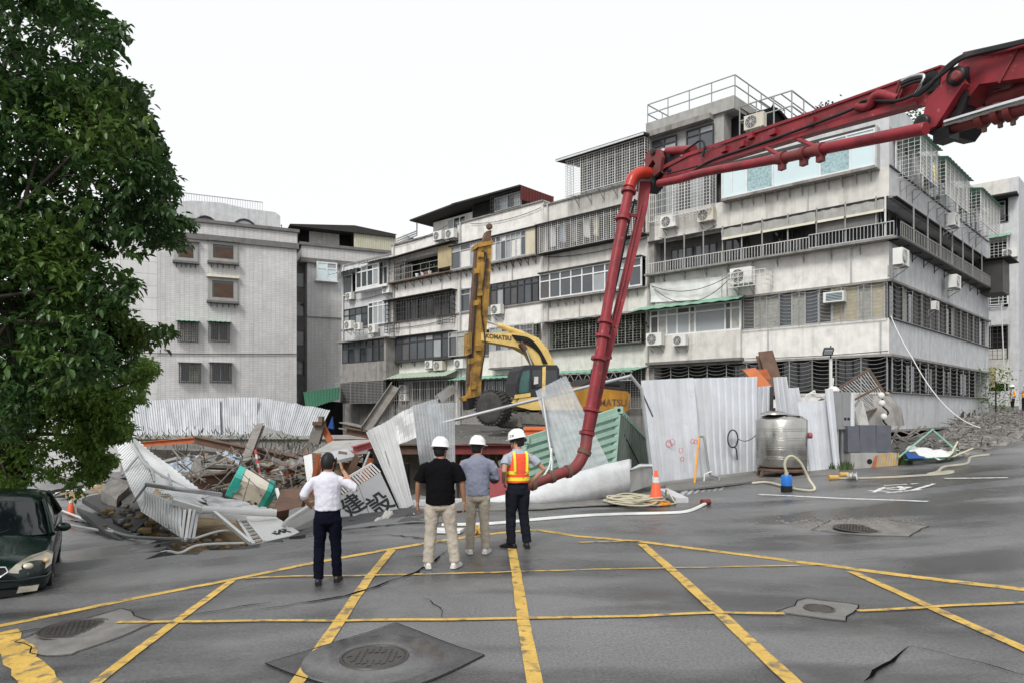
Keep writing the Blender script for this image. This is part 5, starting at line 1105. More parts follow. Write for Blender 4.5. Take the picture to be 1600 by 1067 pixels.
MB().beam(gp(0, 0) + eyn * .28, gp(.4, 0) + eyn * .28, .045, .045).build('rail', 'white_paint', t); MB().beam(gp(.42, 0) + eyn * .3, gp(1, 0) + eyn * .3, .045, .045).build('rail', 'white_paint', t)
def bz(name, ch, px, py, size):
    o_ = P(px, py, 15.5); o_ = o_ - nrm * ((o_ - q[0]).dot(nrm)) + nrm * .01; text_mesh(name, ch, 'ink_black', size, o_, exn, eyn, t, .006, 0, .008)
bz('character', '設', 598, 782, .58); bz('character', '建', 548, 801, .55)
# white ribbed sheets standing behind the sign
t = thing('sheet_hoarding', P(630, 800, 16.2), 'torn white ribbed sheet standing upright beside the clear plastic', 'hoarding')
def sh(c, ribs, m='white_sheet', amp=.03, seed=1, warp=.05, name='sheet'): return MB().sheet([P(*p) for p in c], ribs, amp, 6, .006, warp=warp, seed=seed).build(name, m, t)
sh([(626, 799, 16.2), (646, 788, 16.3), (614, 652, 16.6), (572, 674, 16.6)], 6, seed=1); sh([(622, 695, 16.45), (651, 683, 16.5), (645, 634, 16.6), (613, 652, 16.6)], 5, seed=2)
MB().beam(P(626, 797, 16.25), P(602, 704, 16.5), .04, .05).build('stud', 'galvanised', t)
for i, (c, lb) in enumerate([([(658, 742, 17.4), (702, 735, 17.5), (684, 622, 17.8), (644, 634, 17.8)], 'crumpled clear corrugated plastic sheet next to the white sheet'), ([(684, 765, 17.1), (712, 765, 17.1), (710, 628, 17.4), (668, 631, 17.4)], 'upright clear corrugated plastic sheet behind the man in black'), ([(876, 738, 17.8), (955, 729, 18), (884, 587, 18.4), (837, 610, 18.4)], 'tilted clear corrugated plastic sheet left of the red pipe')]):
    o = MB().sheet([P(*p) for p in c], 9, .025, 6, .004, warp=.05, seed=i + 20, wave=True).build('plastic_sheet', 'clear_plastic'); tag(o, lb, 'plastic sheet', 'clear plastic sheets')
t = thing('fence_frame', P(1016, 745, 19), 'bare galvanised fence frame with a long diagonal tube', 'frame')
for l, r in (([(660, 668, 17.9), (985, 587, 18.8)], .045), ([(984, 585, 18.8), (1002, 607, 18.9), (1006, 640, 18.9), (1018, 742, 18.9)], .05), ([(848, 622, 18.1), (858, 690, 17.8), (863, 720, 17.6), (860, 765, 17.3)], .04), ([(1003, 612, 18.9), (1020, 650, 19.5)], .025)): MB().tube([P(*p) for p in l], r, 8).build('tube', 'galvanised', t)
tubes('cable', [spline([P(862, 700, 17.5), P(858, 728, 17.2), P(845, 748, 16.9), P(832, 760, 16.6)], 6)], .02, 'hose_white', 'white cable hanging from the fence tube left of the red pipe', 'cable')
# steel shed wreck behind the man in white
t = thing('collapsed_shed', P(530, 770, 22), 'collapsed site shed with a dusty slab roof and timber behind the sign', 'shed')
MB().prism([P(478, 712, 22.5), P(500, 706, 22), P(574, 702, 22), P(580, 686, 26), P(520, 688, 26)], (0, 0, -.12)).build('roof_slab', 'concrete', t)
MB().prism([P(474, 714, 22), P(486, 706, 22), P(512, 710, 21.5), P(496, 716, 21.6)], (0, 0, -.05)).build('curled_sheet', 'rust_brown', t); MB().prism([P(502, 708, 20.5), P(542, 700, 21), P(556, 712, 20.5), P(528, 718, 20)], (0, 0, -.1)).build('bent_plate', 'hoarding_back', t)
MB().hbeam(P(552, 702, 20.4), P(580, 694, 20.8), .2, .2).build('red_beam', 'red_faded', t); MB().prism([P(474, 712, 21), P(487, 708, 21), P(490, 752, 20.6), P(480, 754, 20.6)], (0, .06, 0)).build('white_post', 'white_sheet', t); MB().tube([P(577, 706, 20), P(562, 744, 19)], .035, 6).build('prop', 'galvanised', t)
rr = random.Random(9)
for i in range(16): a = P(486 + i * 5.2, 768 + rr.uniform(-4, 6), 20.3); MB().beam(a, a + Vector((rr.uniform(.1, .5), rr.uniform(-.2, .4), rr.uniform(.7, 1.2))), rr.uniform(.12, .25), .05, (0, 1, 0)).build('plank', rr.choice(['timber', 'rust_brown', 'dusty_steel', 'rust_orange']), t)
MB().box((-6.2, 22.5, -2.2), (-3.4, 23, .5)).build('dark_inside', 'dark_recess', t)
one(MB().prism([P(512, 668, 36), P(519, 650, 36), P(521, 670, 36)], (0, .2, 0)), 'blue_sheet', 'blue_bright', 'bright blue sheet hanging at the end of the back fence', 'sheet')
# concrete stub, white bent rail, white tarp at the lip
one(MB().prism([P(448, 832, 14.6), P(490, 822, 15), P(545, 815, 15.2), P(545, 780, 15.6), P(452, 796, 15.4)], (.05, .3, 0)), 'concrete_stub', 'concrete', 'pale concrete wall stub behind the man on the phone', 'wall')
tubes('bent_rail', [spline([P(441, 822, 14.6), P(449, 812, 14.6), P(462, 803, 14.7), P(488, 787, 14.9)], 6), spline([P(444, 823, 14.7), P(453, 813, 14.7), P(466, 804, 14.8), P(490, 790, 15)], 6)], .035, 'white_paint', 'white bent tube rail beside the concrete stub', 'rail')
cloth('white_tarpaulin', [(583, 818, 14.3), (655, 820, 14.2), (650, 808, 15.2), (602, 806, 15.2)], 'marble_white', 'small white tarpaulin over broken asphalt by the sign', 'tarpaulin', 12, .13)
tag(MB().sheet([P(1052, 584 + 198, 17.3), P(1185, 772, 18.2), P(1200, 755, 20), P(1075, 757, 20)], 14, .02, 4, .006, warp=.03, seed=31).build('plastic_sheet', 'clear_plastic'), 'clear plastic sheets lying on the ground before the white hoarding', 'plastic sheet')
# wrapped barrier wall
t = thing('wrapped_barrier', P(910, 790, 16.5), 'long low barrier wrapped in white plastic behind the coil of hose', 'barrier')
sec = [(735, 787, 16.6, .02), (790, 789, 16.3, .25), (842, 791, 16.2, .5), (900, 785, 16.5, .72), (950, 776, 17.1, .82), (984, 768, 17.7, .84)]; rings = []
for px, py, Y, h in sec:
    c = P(px, py, Y); d = Vector((.1, .35, 0)); rings.append([c, c + Vector((0, -.06, h * .35)), c + Vector((0, 0, h * .7)), c + Vector((.02, .14, h)), c + d + Vector((0, 0, h * .95)), c + d])
MB().loft(rings).build('plastic_wrap', 'plastic_wrap', t); MB().prism([P(984, 769, 17.7), P(1018, 757, 18.4), P(1018, 729, 18.4), P(1000, 729, 18.1), P(984, 736, 17.7)], (.1, .4, 0)).build('wall_end', 'concrete', t); MB().prism([P(984, 734, 17.65), P(1000, 728, 18.0), P(1020, 728, 18.4), P(1020, 726, 18.5), P(998, 726, 18.2)], (.1, .45, 0)).build('coping', 'plastic_wrap', t)
struct(slab('kerb_strip', [G(700, 800), G(850, 797), G(1040, 785), G(1045, 768), G(880, 779), G(720, 786)], .02, 'concrete_patch', None, 4, 3)).location.z += .045
MB().beam(P(640, 786, 16.5), P(760, 782, 16.7), .3, .14).build('white_kerb', 'plastic_wrap', t)
# green container tipped into the pit
t = thing('shipping_container', P(900, 790, 20), 'pale green ribbed container tipped into the pit behind the red pipe', 'container')
a_, b_, c_, d_ = P(820, 686, 18.6), P(966, 640, 20), P(956, 752, 19.6), P(806, 800, 18.2); dp = P(1016, 692, 24) - b_
MB().sheet([a_, d_, c_, b_], 9, .09, 1, .01, duty=.5).build('ribbed_panel', 'container_green', t)
MB().sheet([b_ + Vector((.03, 0, 0)), b_ + dp, c_ + dp, c_ + Vector((.03, 0, 0))], 14, -.04, 1, .01).build('side_panel', 'container_side', t)
for p, q in ((a_, b_), (b_, c_), (c_, d_), (d_, a_), (b_, b_ + dp), (a_, a_ + dp)): MB().beam(p, q, .14, .14).build('frame_rail', 'container_green', t)
for p in (a_, b_, c_): cb = MB().obox(p + Vector((0, -.03, 0)), (.12, 0, 0), (0, .1, 0), (0, 0, .1)).build('corner_casting', 'container_green', t); MB().lathe(p + Vector((0, -.131, 0)), [(.05, 0), (.05, .012)], 12, (Vector((1, 0, 0)), Vector((0, 0, 1)), Vector((0, -1, 0)))).build('lock_hole', 'black_plastic', cb)
MB().prism([a_, b_, b_ + dp, a_ + dp], (0, 0, -.05)).build('roof_panel', 'container_green', t); MB().tube([b_ + dp * .1 + Vector((0, -.06, -.5)), (b_ + c_) / 2 + dp * .8 + Vector((.1, -.2, -.3))], .02, 5).build('lashing', 'rubber', t)
# orange bin
c = P(836, 690, 24); t = thing('orange_bin', c, 'orange open bin behind the green container', 'bin')
MB().loft([[c + Vector((sx * w_, sy * w_ * .8, h)) for sx, sy in ((-1, -1), (1, -1), (1, 1), (-1, 1))] for w_, h in ((.28, -.35), (.36, .5), (.4, .52), (.33, .5), (.26, -.2))], False).build('tub', 'bin_orange', t)
MB().box((c.x - .41, c.y - .34, c.z + .42), (c.x + .41, c.y - .3, c.z + .52)).build('rim', 'bin_orange', t)
# pink-red breaker behind the men
c = P(772, 752, 17.6); t = thing('breaker_bracket', c, 'faded red machine bracket with a round hole between the two men', 'machine part')
MB().prism([c + Vector((x, 0, z)) for x, z in ((-.35, -.35), (.4, -.35), (.35, .0), (.2, .3), (-.05, .38), (-.22, .25), (-.3, 0))], (0, .35, 0)).build('plate', 'red_faded', t); MB().lathe(c + Vector((0, -.01, .1)), [(.13, 0), (.13, .02), (.08, .02)], 16, (Vector((1, 0, 0)), Vector((0, 0, 1)), Vector((0, -1, 0)))).build('boss', 'grease_black', t); MB().box((c.x - .4, c.y - .05, c.z - .45), (c.x + .5, c.y + .4, c.z - .33)).build('foot', 'red_faded', t)
tag(MB().prism([P(778, 720, 20), P(832, 690, 23), P(850, 700, 22), P(790, 752, 19)], (0, 0, -.06)).build('steel_plate', 'dark_concrete'), 'dark steel plate leaning below the platform edge', 'plate')
# ================================================================ excavator with pile mast
c0, c1 = P(790, 645, 32.3), P(985, 645, 34.6); e = (c1 - c0); XF = Fac((c0.x, c0.y), (e.x, e.y), (e.y, -e.x))
def xp(px, py, o=0): u, z = XF.uz(px, py, o); return XF.pt(u, z, o)
def xpr(pts, o0, o1, nm, m, par): return MB().prism([xp(a, b_, o1) for a, b_ in pts], -XF.n * (o1 - o0)).build(nm, m, par)
t = thing('excavator', P(880, 668, 34), 'yellow tracked excavator with a tall ochre piling mast in front', 'excavator')
loop = [(776, 654), (779, 647), (788, 643), (850, 644), (905, 650), (928, 657), (930, 668), (915, 674), (880, 674), (820, 667), (790, 667), (779, 662)]
for o in (0, -2.6):
    tr = xpr(loop, o - .55, o, 'track', 'track_mud', t)
    lp = spline([xp(a, b_, o - .27) for a, b_ in loop + [loop[0]]], 7)[:-1]
    for i in range(0, len(lp), 2):
        d = (lp[(i + 1) % len(lp)] - lp[i - 1]).normalized(); up_ = d.cross(XF.n).normalized(); MB().obox(lp[i], d * .07, XF.n * .3, up_ * .05).build('shoe', 'track_dark', tr)
    MB().lathe(xp(797, 655, o), [(.36, 0), (.34, .05), (.15, .06), (.12, .1)], 20, (XF.d, Vector((0, 0, 1)), XF.n)).build('idler', 'track_mud', tr)
    xpr([(815, 651), (905, 656), (905, 666), (815, 661)], o, o + .06, 'track_frame', 'track_mud', tr)
xpr([(806, 634), (812, 621), (870, 618), (900, 606), (905, 640), (830, 640)], -2.7, .0, 'deck', 'mach_yellow', t); xpr([(820, 640), (900, 640), (895, 652), (830, 650)], -2.2, -.5, 'slew_ring', 'track_dark', t)
cw = xpr([(897, 606), (906, 603), (980, 611), (985, 616), (982, 640), (976, 644), (897, 640)], -2.8, .05, 'counterweight', 'counterweight_ochre', t)
xpr([(906, 603), (930, 590), (975, 596), (978, 610)], -2.6, -.2, 'engine_cover', 'roof_dark', t); MB().tube([xp(925, 590, -.6), xp(926, 578, -.6), xp(932, 572, -.6)], .09, 10).build('exhaust', 'rubber', t); MB().tube([xp(935, 598, -.4), xp(965, 600, -.4)], .25, 14).build('air_filter', 'rubber', t)
uu, zz_ = XF.uz(948, 629, .06); text_mesh('lettering', 'KOMATSU', 'rust_brown', .48, XF.pt(uu, zz_, .06), XF.d, (0, 0, 1), cw, .01, 0, .006)
cab = xpr([(807, 619), (808, 598), (813, 578), (821, 570), (870, 570), (874, 576), (874, 619)], -1.6, .0, 'cab', 'frame_dark', t)
for nm, pts, m_ in [('windscreen', [(811, 614), (812, 597), (817, 580), (828, 577), (826, 612)], 'glass_teal_dark'), ('door_window', [(831, 606), (832, 578), (846, 577), (846, 603)], 'glass_dark'), ('side_window', [(853, 606), (853, 578), (870, 578), (871, 604)], 'glass_dark')]:
    if m_ == 'glass_teal_dark' and m_ not in M: mat(m_, (.06, .13, .12), .08, var=.3)
    xpr(pts, .0, .03, nm, m_, cab)
xpr([(847, 619), (848, 573), (853, 572), (852, 619)], .0, .05, 'pillar', 'mach_yellow', cab); xpr([(806, 622), (829, 619), (829, 613), (807, 616)], -.2, .04, 'sill', 'mach_yellow', cab); MB().tube([xp(809, 585, .1), xp(806, 600, .3), xp(808, 612, .1)], .03, 6).build('mirror_arm', 'frame_dark', cab); xpr([(834, 600), (835, 588), (841, 588), (841, 599)], .03, .04, 'notice', 'marble_white', cab)
bm = xpr([(752, 520), (790, 520), (822, 520), (841, 528), (856, 545), (869, 574), (838, 574), (826, 553), (806, 542), (752, 532)], -1.5, -.85, 'boom', 'mach_yellow', t)
for k in range(4): MB().tube(spline([xp(800 + k * 2, 524 + k * 2.4, -.8), xp(826, 529 + k * 3, -.8), xp(842, 545 + k * 2, -.8), xp(855 - k * 2, 568, -.8)], 6), .035, 6).build('hose', 'rubber', bm)
uu, zz_ = XF.uz(779, 527, -.84); text_mesh('lettering', 'KOMATSU', 'rust_brown', .28, XF.pt(uu, zz_, -.84), (XF.d + Vector((0, 0, -.06))).normalized(), (0, 0, 1), bm, .01, 0, .01)
MB().tube([xp(760, 502, -1.1), xp(780, 509, -1.1)], .06, 10).build('rod', 'chrome', t); MB().tube([xp(778, 508, -1.1), xp(818, 522, -1.1)], .12, 12).build('arm_cylinder', 'mach_yellow', t); MB().tube([xp(820, 543, -.7), xp(830, 570, -.7)], .07, 10).build('boom_cylinder', 'chrome', t); MB().tube([xp(813, 536, -.7), xp(821, 547, -.7)], .14, 10).build('pin', 'rust_brown', t)
ms = xpr([(748, 386), (768, 381), (766, 440), (760, 520), (754, 580), (750, 622), (735, 626), (737, 580), (742, 500)], -1.7, -.9, 'mast', 'mast_ochre', t)
xpr([(744, 390), (748, 388), (741, 500), (736, 600), (731, 600), (736, 500)], -1.5, -1.1, 'guide_rail', 'rust_brown', ms); xpr([(746, 387), (770, 382), (770, 376), (746, 380)], -1.8, -.8, 'head_plate', 'mast_ochre', ms)
xpr([(754, 380), (760, 362), (768, 360), (767, 378)], -1.5, -1.1, 'sheave_bracket', 'rust_brown', ms); MB().lathe(xp(764, 355, -1.1), [(.15, 0), (.15, .1), (.07, .12)], 18, (XF.d, Vector((0, 0, 1)), XF.n)).build('sheave', 'rust_brown', ms)
for i, (a, b_) in enumerate([(752, 395), (745, 420), (750, 455), (744, 470), (748, 540), (733, 538), (740, 600), (736, 560)]): xpr([(a - 4, b_), (a + 4, b_ - 1), (a + 4, b_ + 7), (a - 4, b_ + 8)], -.9, -.78, 'clamp', 'mast_ochre', ms)
MB().tube(spline([xp(753, 392, -.85), xp(760, 400, -.8), xp(757, 430, -.8), xp(752, 480, -.85), xp(758, 540, -.8), xp(750, 590, -.85)], 6), .035, 6).build('hose', 'rubber', ms); MB().tube([xp(746, 420, -.85), xp(738, 560, -.85)], .045, 6).build('hose', 'rubber', ms)
xpr([(731, 622), (752, 618), (752, 634), (733, 640)], -1.8, -.8, 'foot', 'grease_black', ms); xpr([(722, 620), (736, 616), (736, 626), (724, 626)], -1.6, -1, 'bracket', 'mast_ochre', ms); xpr([(733, 520), (738, 518), (737, 552), (732, 554)], -1.6, -.8, 'winch_plate', 'mast_ochre', ms)
for py in (405, 415, 425): xpr([(757, py), (764, py - 1), (764, py + 5), (757, py + 6)], -.899, -.89, 'stencil', 'rust_brown', ms)
# big tyre by the mast
ca = P(772, 637, 31); axd = Vector((-.55, -.83, 0)).normalized(); sx = Vector((.83, -.55, 0)); t = thing('tractor_tyre', ca - Vector((0, 0, .78)), 'big black ribbed tyre standing between the mast and the tracks', 'tyre')
MB().lathe(ca, [(.32, -.42), (.62, -.45), (.74, -.36), (.76, 0), (.74, .36), (.62, .45), (.32, .42)], 32, (sx, Vector((0, 0, 1)), axd)).build('carcass', 'track_dark', t)
for k in range(28):
    a = k * 2 * math.pi / 28; r_ = sx * math.cos(a) + Vector((0, 0, 1)) * math.sin(a); tn = r_.cross(axd)
    for s_ in (-1, 1): MB().obox(ca + r_ * .76 + axd * .2 * s_ + tn * .04 * s_, axd * .2 + tn * .05 * s_, tn * .035, r_ * .045).build('lug', 'track_dark', t)
# ================================================================ concrete pump boom
E0, J0 = P(1012, 262, 14.2), P(1475, 140, 8.6); e = J0 - E0; BF = Fac((E0.x, E0.y), (e.x, e.y), (e.y, -e.x))
if BF.n.y > 0: BF.n = -BF.n
def bp(px, py, o=0): u, z = BF.uz(px, py, o); return BF.pt(u, z, o)
t = thing('pump_boom', (E0.x, E0.y, 0), 'red folding concrete pump boom reaching in from the upper right', 'pump boom')
def bpr(pts, o0, o1, nm, m, par=None): return MB().prism([bp(a, b_, o1) for a, b_ in pts], -BF.n * (o1 - o0)).build(nm, m, par or t)
# middle section
sec = bpr([(1028, 264), (1072, 240), (1100, 238), (1262, 176), (1410, 124), (1469, 102), (1487, 104), (1500, 124), (1452, 166), (1431, 163), (1269, 207), (1100, 259), (1062, 281), (1029, 284)], -.2, 0, 'boom_section', 'red_paint')
bpr([(1100, 252), (1270, 201), (1430, 152), (1432, 163), (1270, 208), (1100, 260)], 0, .05, 'lower_flange', 'red_paint', sec); bpr([(1030, 262), (1075, 239), (1262, 176), (1469, 102), (1469, 105), (1262, 180), (1076, 244), (1031, 267)], 0, .025, 'upper_flange', 'red_paint', sec)
MB().lathe(bp(1046, 267, .001), [(.05, 0), (.05, .02), (.02, .02)], 14, (BF.d, Vector((0, 0, 1)), BF.n)).build('pin', 'grease_black', sec)
for px, py in ((1132, 234), (1208, 207), (1160, 226), (1268, 190), (1174, 213)): MB().obox(bp(px, py, .03), BF.d * .06, BF.n * .035, Vector((0, 0, .045))).build('hose_clip', 'red_paint', sec)
MB().tube(spline([bp(1075, 274, .06), bp(1110, 252, .06), bp(1170, 231, .06), bp(1230, 210, .07), bp(1330, 172, .07), bp(1350, 158, .08), bp(1400, 158, .1), bp(1432, 147, .1)], 8), .022, 7).build('hydraulic_hose', 'rubber', sec)
MB().tube(spline([bp(1340, 168, .04), bp(1358, 166, .05), bp(1366, 152, .08), bp(1376, 148, .08), bp(1392, 152, .06), bp(1402, 155, .04)], 6), .06, 10).build('bent_tube', 'red_paint', sec)
for k in range(3): MB().tube([bp(1395 + k * 4, 156, .05), bp(1406 + k * 5, 126 + k, .05)], .016, 6).build('thin_pipe', 'red_dirty', sec)
for k in range(3): MB().tube(spline([bp(1409, 127 + k * 5, .06), bp(1425, 120 + k * 5, .1), bp(1443, 118 + k * 4, .1), bp(1440, 132, .12), bp(1430, 148, .12)], 5), .02, 6).build('fitting_hose', 'rubber' if k else 'galvanised', sec)
bpr([(1444, 117), (1458, 110), (1470, 116), (1466, 138), (1450, 146), (1440, 136)], 0, .02, 'grease_stain_plate', 'grease_black', sec)
# delivery line hung under the section
dl_ = MB(); dl_.tube(spline([bp(1030, 287, .25), bp(1060, 281, .3), bp(1100, 270, .3), bp(1160, 259, .3), bp(1215, 249, .3)], 4), .072, 14); dl = dl_.build('delivery_pipe', 'red_paint', t)
MB().tube([bp(1213, 250, .3), bp(1284, 234, .3)], .078, 14).build('pipe_joint', 'red_dirty', dl); MB().tube([bp(1282, 234, .3), bp(1447, 201, .3)], .078, 14).build('delivery_pipe', 'red_paint', t)
for px, py in ((1222, 248), (1256, 241), (1282, 235)):
    q, r_ = bp(px - 3, py + .6, .3), bp(px + 4, py - .8, .3); MB().tube([q, r_], .105, 14).build('coupling', 'red_dirty', dl); MB().obox(bp(px, py + 13, .3), BF.d * .05, BF.n * .04, Vector((0, 0, .05))).build('coupling_lever', 'red_dirty', dl)
for a, b_ in (((1196, 231), (1220, 244)), ((1246, 218), (1280, 232))): MB().tube([bp(*a, .0), bp(*b_, .28)], .035, 8).build('pipe_support', 'red_paint', dl)
# elbow linkage
lk = bpr([(1006, 252), (1011, 238), (1020, 232), (1030, 234), (1034, 246), (1031, 268), (1022, 276), (1018, 268), (1024, 256), (1020, 250), (1012, 262)], .02, .1, 'link_plate', 'red_dirty'); bpr([(1016, 258), (1030, 242), (1046, 240), (1046, 262), (1030, 284), (1012, 286), (1006, 272)], -.28, .0, 'elbow_block', 'grease_black')
MB().lathe(bp(1021, 238, .1), [(.07, 0), (.07, .03), (.03, .03)], 14, (BF.d, Vector((0, 0, 1)), BF.n)).build('pin', 'grease_black', lk); MB().tube([bp(1036, 238, -.1), bp(1046, 237, -.1)], .07, 12).build('cylinder_rod', 'chrome', t)
MB().tube([bp(1043, 237, -.1), bp(1084, 234, -.1)], .085, 14).build('cylinder', 'red_paint', t); MB().tube(spline([bp(1070, 236, 0), bp(1082, 228, .05), bp(1095, 220, .05), bp(1101, 228, .05), bp(1098, 246, .05)], 6), .02, 6).build('hydraulic_hose', 'rubber', t); MB().tube(spline([bp(1032, 268, .06), bp(1040, 272, .1), bp(1060, 268, .1), bp(1090, 260, .08)], 5), .015, 6).build('hydraulic_hose', 'rubber', t)
# hanging tip section and its pipe
Ya, Yb = 14.1, 13.2
def vb(px, py): k = (py - 262) / (720 - 262); return P(px, py, Ya + (Yb - Ya) * k)
tip = MB().loft([[vb(a, y) + Vector((0, o, 0)) for a, o in ((x0, 0), (x1, 0), (x1 + 1, .22), (x0 + 1, .22))] for x0, x1, y in ((1000, 1018, 284), (996, 1011, 330), (970, 984, 440), (942, 954, 560), (913, 925, 690))], False).build('tip_section', 'red_paint', t)
MB().loft([[vb(a, y) + Vector((0, o, 0)) for a, o in ((x0, -.05), (x1, -.05), (x1, .0), (x0, .0))] for x0, x1, y in ((1000, 1003, 320), (973, 976, 440), (944, 947, 560), (917, 920, 690))], False).build('side_rib', 'red_paint', tip)
MB().tube([vb(992, 312), vb(980, 360), vb(966, 430), vb(955, 480)], .02, 6).build('hydraulic_hose', 'rubber', tip); bpr([(996, 280), (1026, 268), (1022, 290), (1012, 302), (994, 300)], -.2, .04, 'knuckle', 'grease_black')
pipe = MB().tube(spline([vb(1012, 274) + Vector((0, -.1, 0)), vb(998, 276) + Vector((0, -.2, 0)), vb(986, 285) + Vector((0, -.25, 0)), vb(980, 300) + Vector((0, -.25, 0))], 6), [.12] * 19, 16).build('pipe_elbow', 'red_bright', t)
low = [vb(981, 298), vb(972, 340), vb(953, 440), vb(934, 560), vb(915, 672)]
MB().tube([p + Vector((0, -.25, 0)) for p in low], .1, 16).build('down_pipe', 'red_paint', t)
def ring(px, py, r=.15, h=.03, m='red_paint'):
    c = vb(px, py) + Vector((0, -.25, 0)); d = (low[-1] - low[0]).normalized(); MB().tube([c - d * h, c + d * h], r, 16).build('flange', m, t)
for px, py in ((979, 306), (970, 348), (943, 506), (939, 528), (933, 562), (921, 640), (915, 676)): ring(px, py)
for px, py in ((987, 340), (950, 510), (941, 560)): c = vb(px, py); MB().beam(c + Vector((-.12, -.22, 0)), c + Vector((.18, .05, .02)), .05, .06).build('pipe_bracket', 'red_paint', t)
hs_ = spline([vb(915, 676) + Vector((0, -.25, 0)), vb(912, 700) + Vector((0, -.28, 0)), P(905, 722, 12.9), P(893, 734, 12.8), P(878, 738, 12.7), P(858, 746, 12.6), P(838, 754, 12.5), P(824, 760, 12.4)], 5)
MB().tube(hs_, [.11] * 16 + [.1] * 10 + [.085] * (len(hs_) - 26), 14).build('end_hose', 'red_dirty', t)
for a in (6, 17, 24, 32):
    if a < len(hs_) - 1: d = (hs_[a + 1] - hs_[a]).normalized(); MB().tube([hs_[a] - d * .04, hs_[a] + d * .04], .14 - a * .001, 14).build('hose_clamp', 'rust_brown', t)
# joint and inner section
inn = bpr([(1500, 92), (1505, 82), (1596, 62), (1700, 38), (1700, 118), (1600, 132), (1560, 140), (1530, 150), (1514, 178), (1484, 206), (1466, 206), (1478, 170), (1490, 120)], -.75, -.33, 'inner_section', 'red_paint')
bpr([(1500, 92), (1505, 82), (1596, 62), (1700, 38), (1700, 108), (1600, 122), (1530, 132), (1508, 160), (1486, 190), (1478, 170)], -.33, -.02, 'inner_section', 'red_paint')
dv = (bp(1700, 78) - bp(1600, 97)).normalized(); MB().prism([bp(1699, 39, -.02), bp(1699, 39, -.7), bp(1699, 117, -.7), bp(1699, 117, -.02)], dv * 8).build('inner_section', 'red_paint', t); MB().tube([bp(1699, 140, 0), bp(1699, 140, 0) + dv * 8], .085, 12).build('delivery_pipe', 'red_dirty', t); MB().tube([bp(1699, 128, .1), bp(1699, 128, .1) + dv * 1.5], .05, 12).build('cylinder_rod', 'chrome', t); MB().tube([bp(1699, 128, .1) + dv * 1.4, bp(1699, 128, .1) + dv * 5], .11, 14).build('cylinder', 'red_paint', t)
bpr([(1590, 74), (1593, 73), (1562, 130), (1559, 130)], -.02, .0, 'weld_seam', 'red_dirty', inn); bpr([(1505, 83), (1700, 39), (1700, 44), (1506, 89)], -.02, .03, 'upper_flange', 'red_paint', inn)
fk = bpr([(1450, 152), (1476, 126), (1496, 118), (1506, 130), (1462, 198), (1441, 204), (1438, 196)], .02, .14, 'fork_plate', 'red_paint'); bpr([(1438, 196), (1462, 190), (1500, 150), (1510, 176), (1484, 212), (1466, 216), (1446, 208)], -.5, .0, 'joint_block', 'grease_black')
for px, py, r_, m_ in ((1496, 120, .11, 'grease_black'), (1442, 193, .1, 'grease_black'), (1496, 120, .06, 'red_dirty')): MB().lathe(bp(px, py, .14 if r_ != .06 else .19), [(r_, 0), (r_, .045), (r_ * .6, .05)], 18, (BF.d, Vector((0, 0, 1)), BF.n)).build('pin', m_, fk)
bpr([(1490, 128), (1504, 134), (1512, 150), (1502, 178), (1480, 196), (1476, 190), (1494, 170), (1500, 150), (1492, 138)], .0, .05, 'curved_link', 'grease_black'); bpr([(1500, 108), (1512, 104), (1514, 128), (1504, 136)], -.015, .01, 'grease_stain_plate', 'grease_black', inn)
MB().tube([bp(1478, 193, .1), bp(1560, 168, .1), bp(1700, 128, .1)], .05, 14).build('cylinder_rod', 'chrome', t)
MB().tube([bp(1478, 202, .0), bp(1545, 182, .0), bp(1590, 172, .0), bp(1700, 140, .0)], .085, 12).build('delivery_pipe', 'red_dirty', t)
MB().tube(spline([bp(1546, 164, -.3), bp(1560, 155, -.3), bp(1580, 150, -.3), bp(1600, 140, -.3), bp(1690, 110, -.3)], 5), .09, 12).build('delivery_pipe', 'red_dirty', t)
for px, py in ((1535, 185), (1560, 178), (1580, 174)): MB().tube([bp(px - 5, py + 1, .0), bp(px + 5, py - 2, .0)], .125, 12).build('coupling', 'red_dirty', t); MB().obox(bp(px + 3, py + 14, .0), BF.d * .02, BF.n * .02, Vector((0, 0, .06))).build('coupling_lever', 'rust_brown', t)
MB().obox(bp(1478, 212, .0), BF.d * .1, BF.n * .1, Vector((0, 0, .08))).build('coupling_lever', 'grease_black', t)
for k in range(3): MB().tube(spline([bp(1428 + k * 3, 150, .14), bp(1450 + k * 2, 134, .18), bp(1478, 112 - k * 3, .2), bp(1502, 93 - k * 2, .2), bp(1530, 84 - k * 2, .12), bp(1600, 68 - k * 2, .06), bp(1690, 46 - k * 2, .06)], 6), .022, 7).build('hydraulic_hose', 'rubber', t)
MB().tube(spline([bp(1535, 86, .06), bp(1560, 82, .06), bp(1600, 72, .06), bp(1690, 52, .06)], 4), .02, 6).build('hydraulic_line', 'red_paint', t)
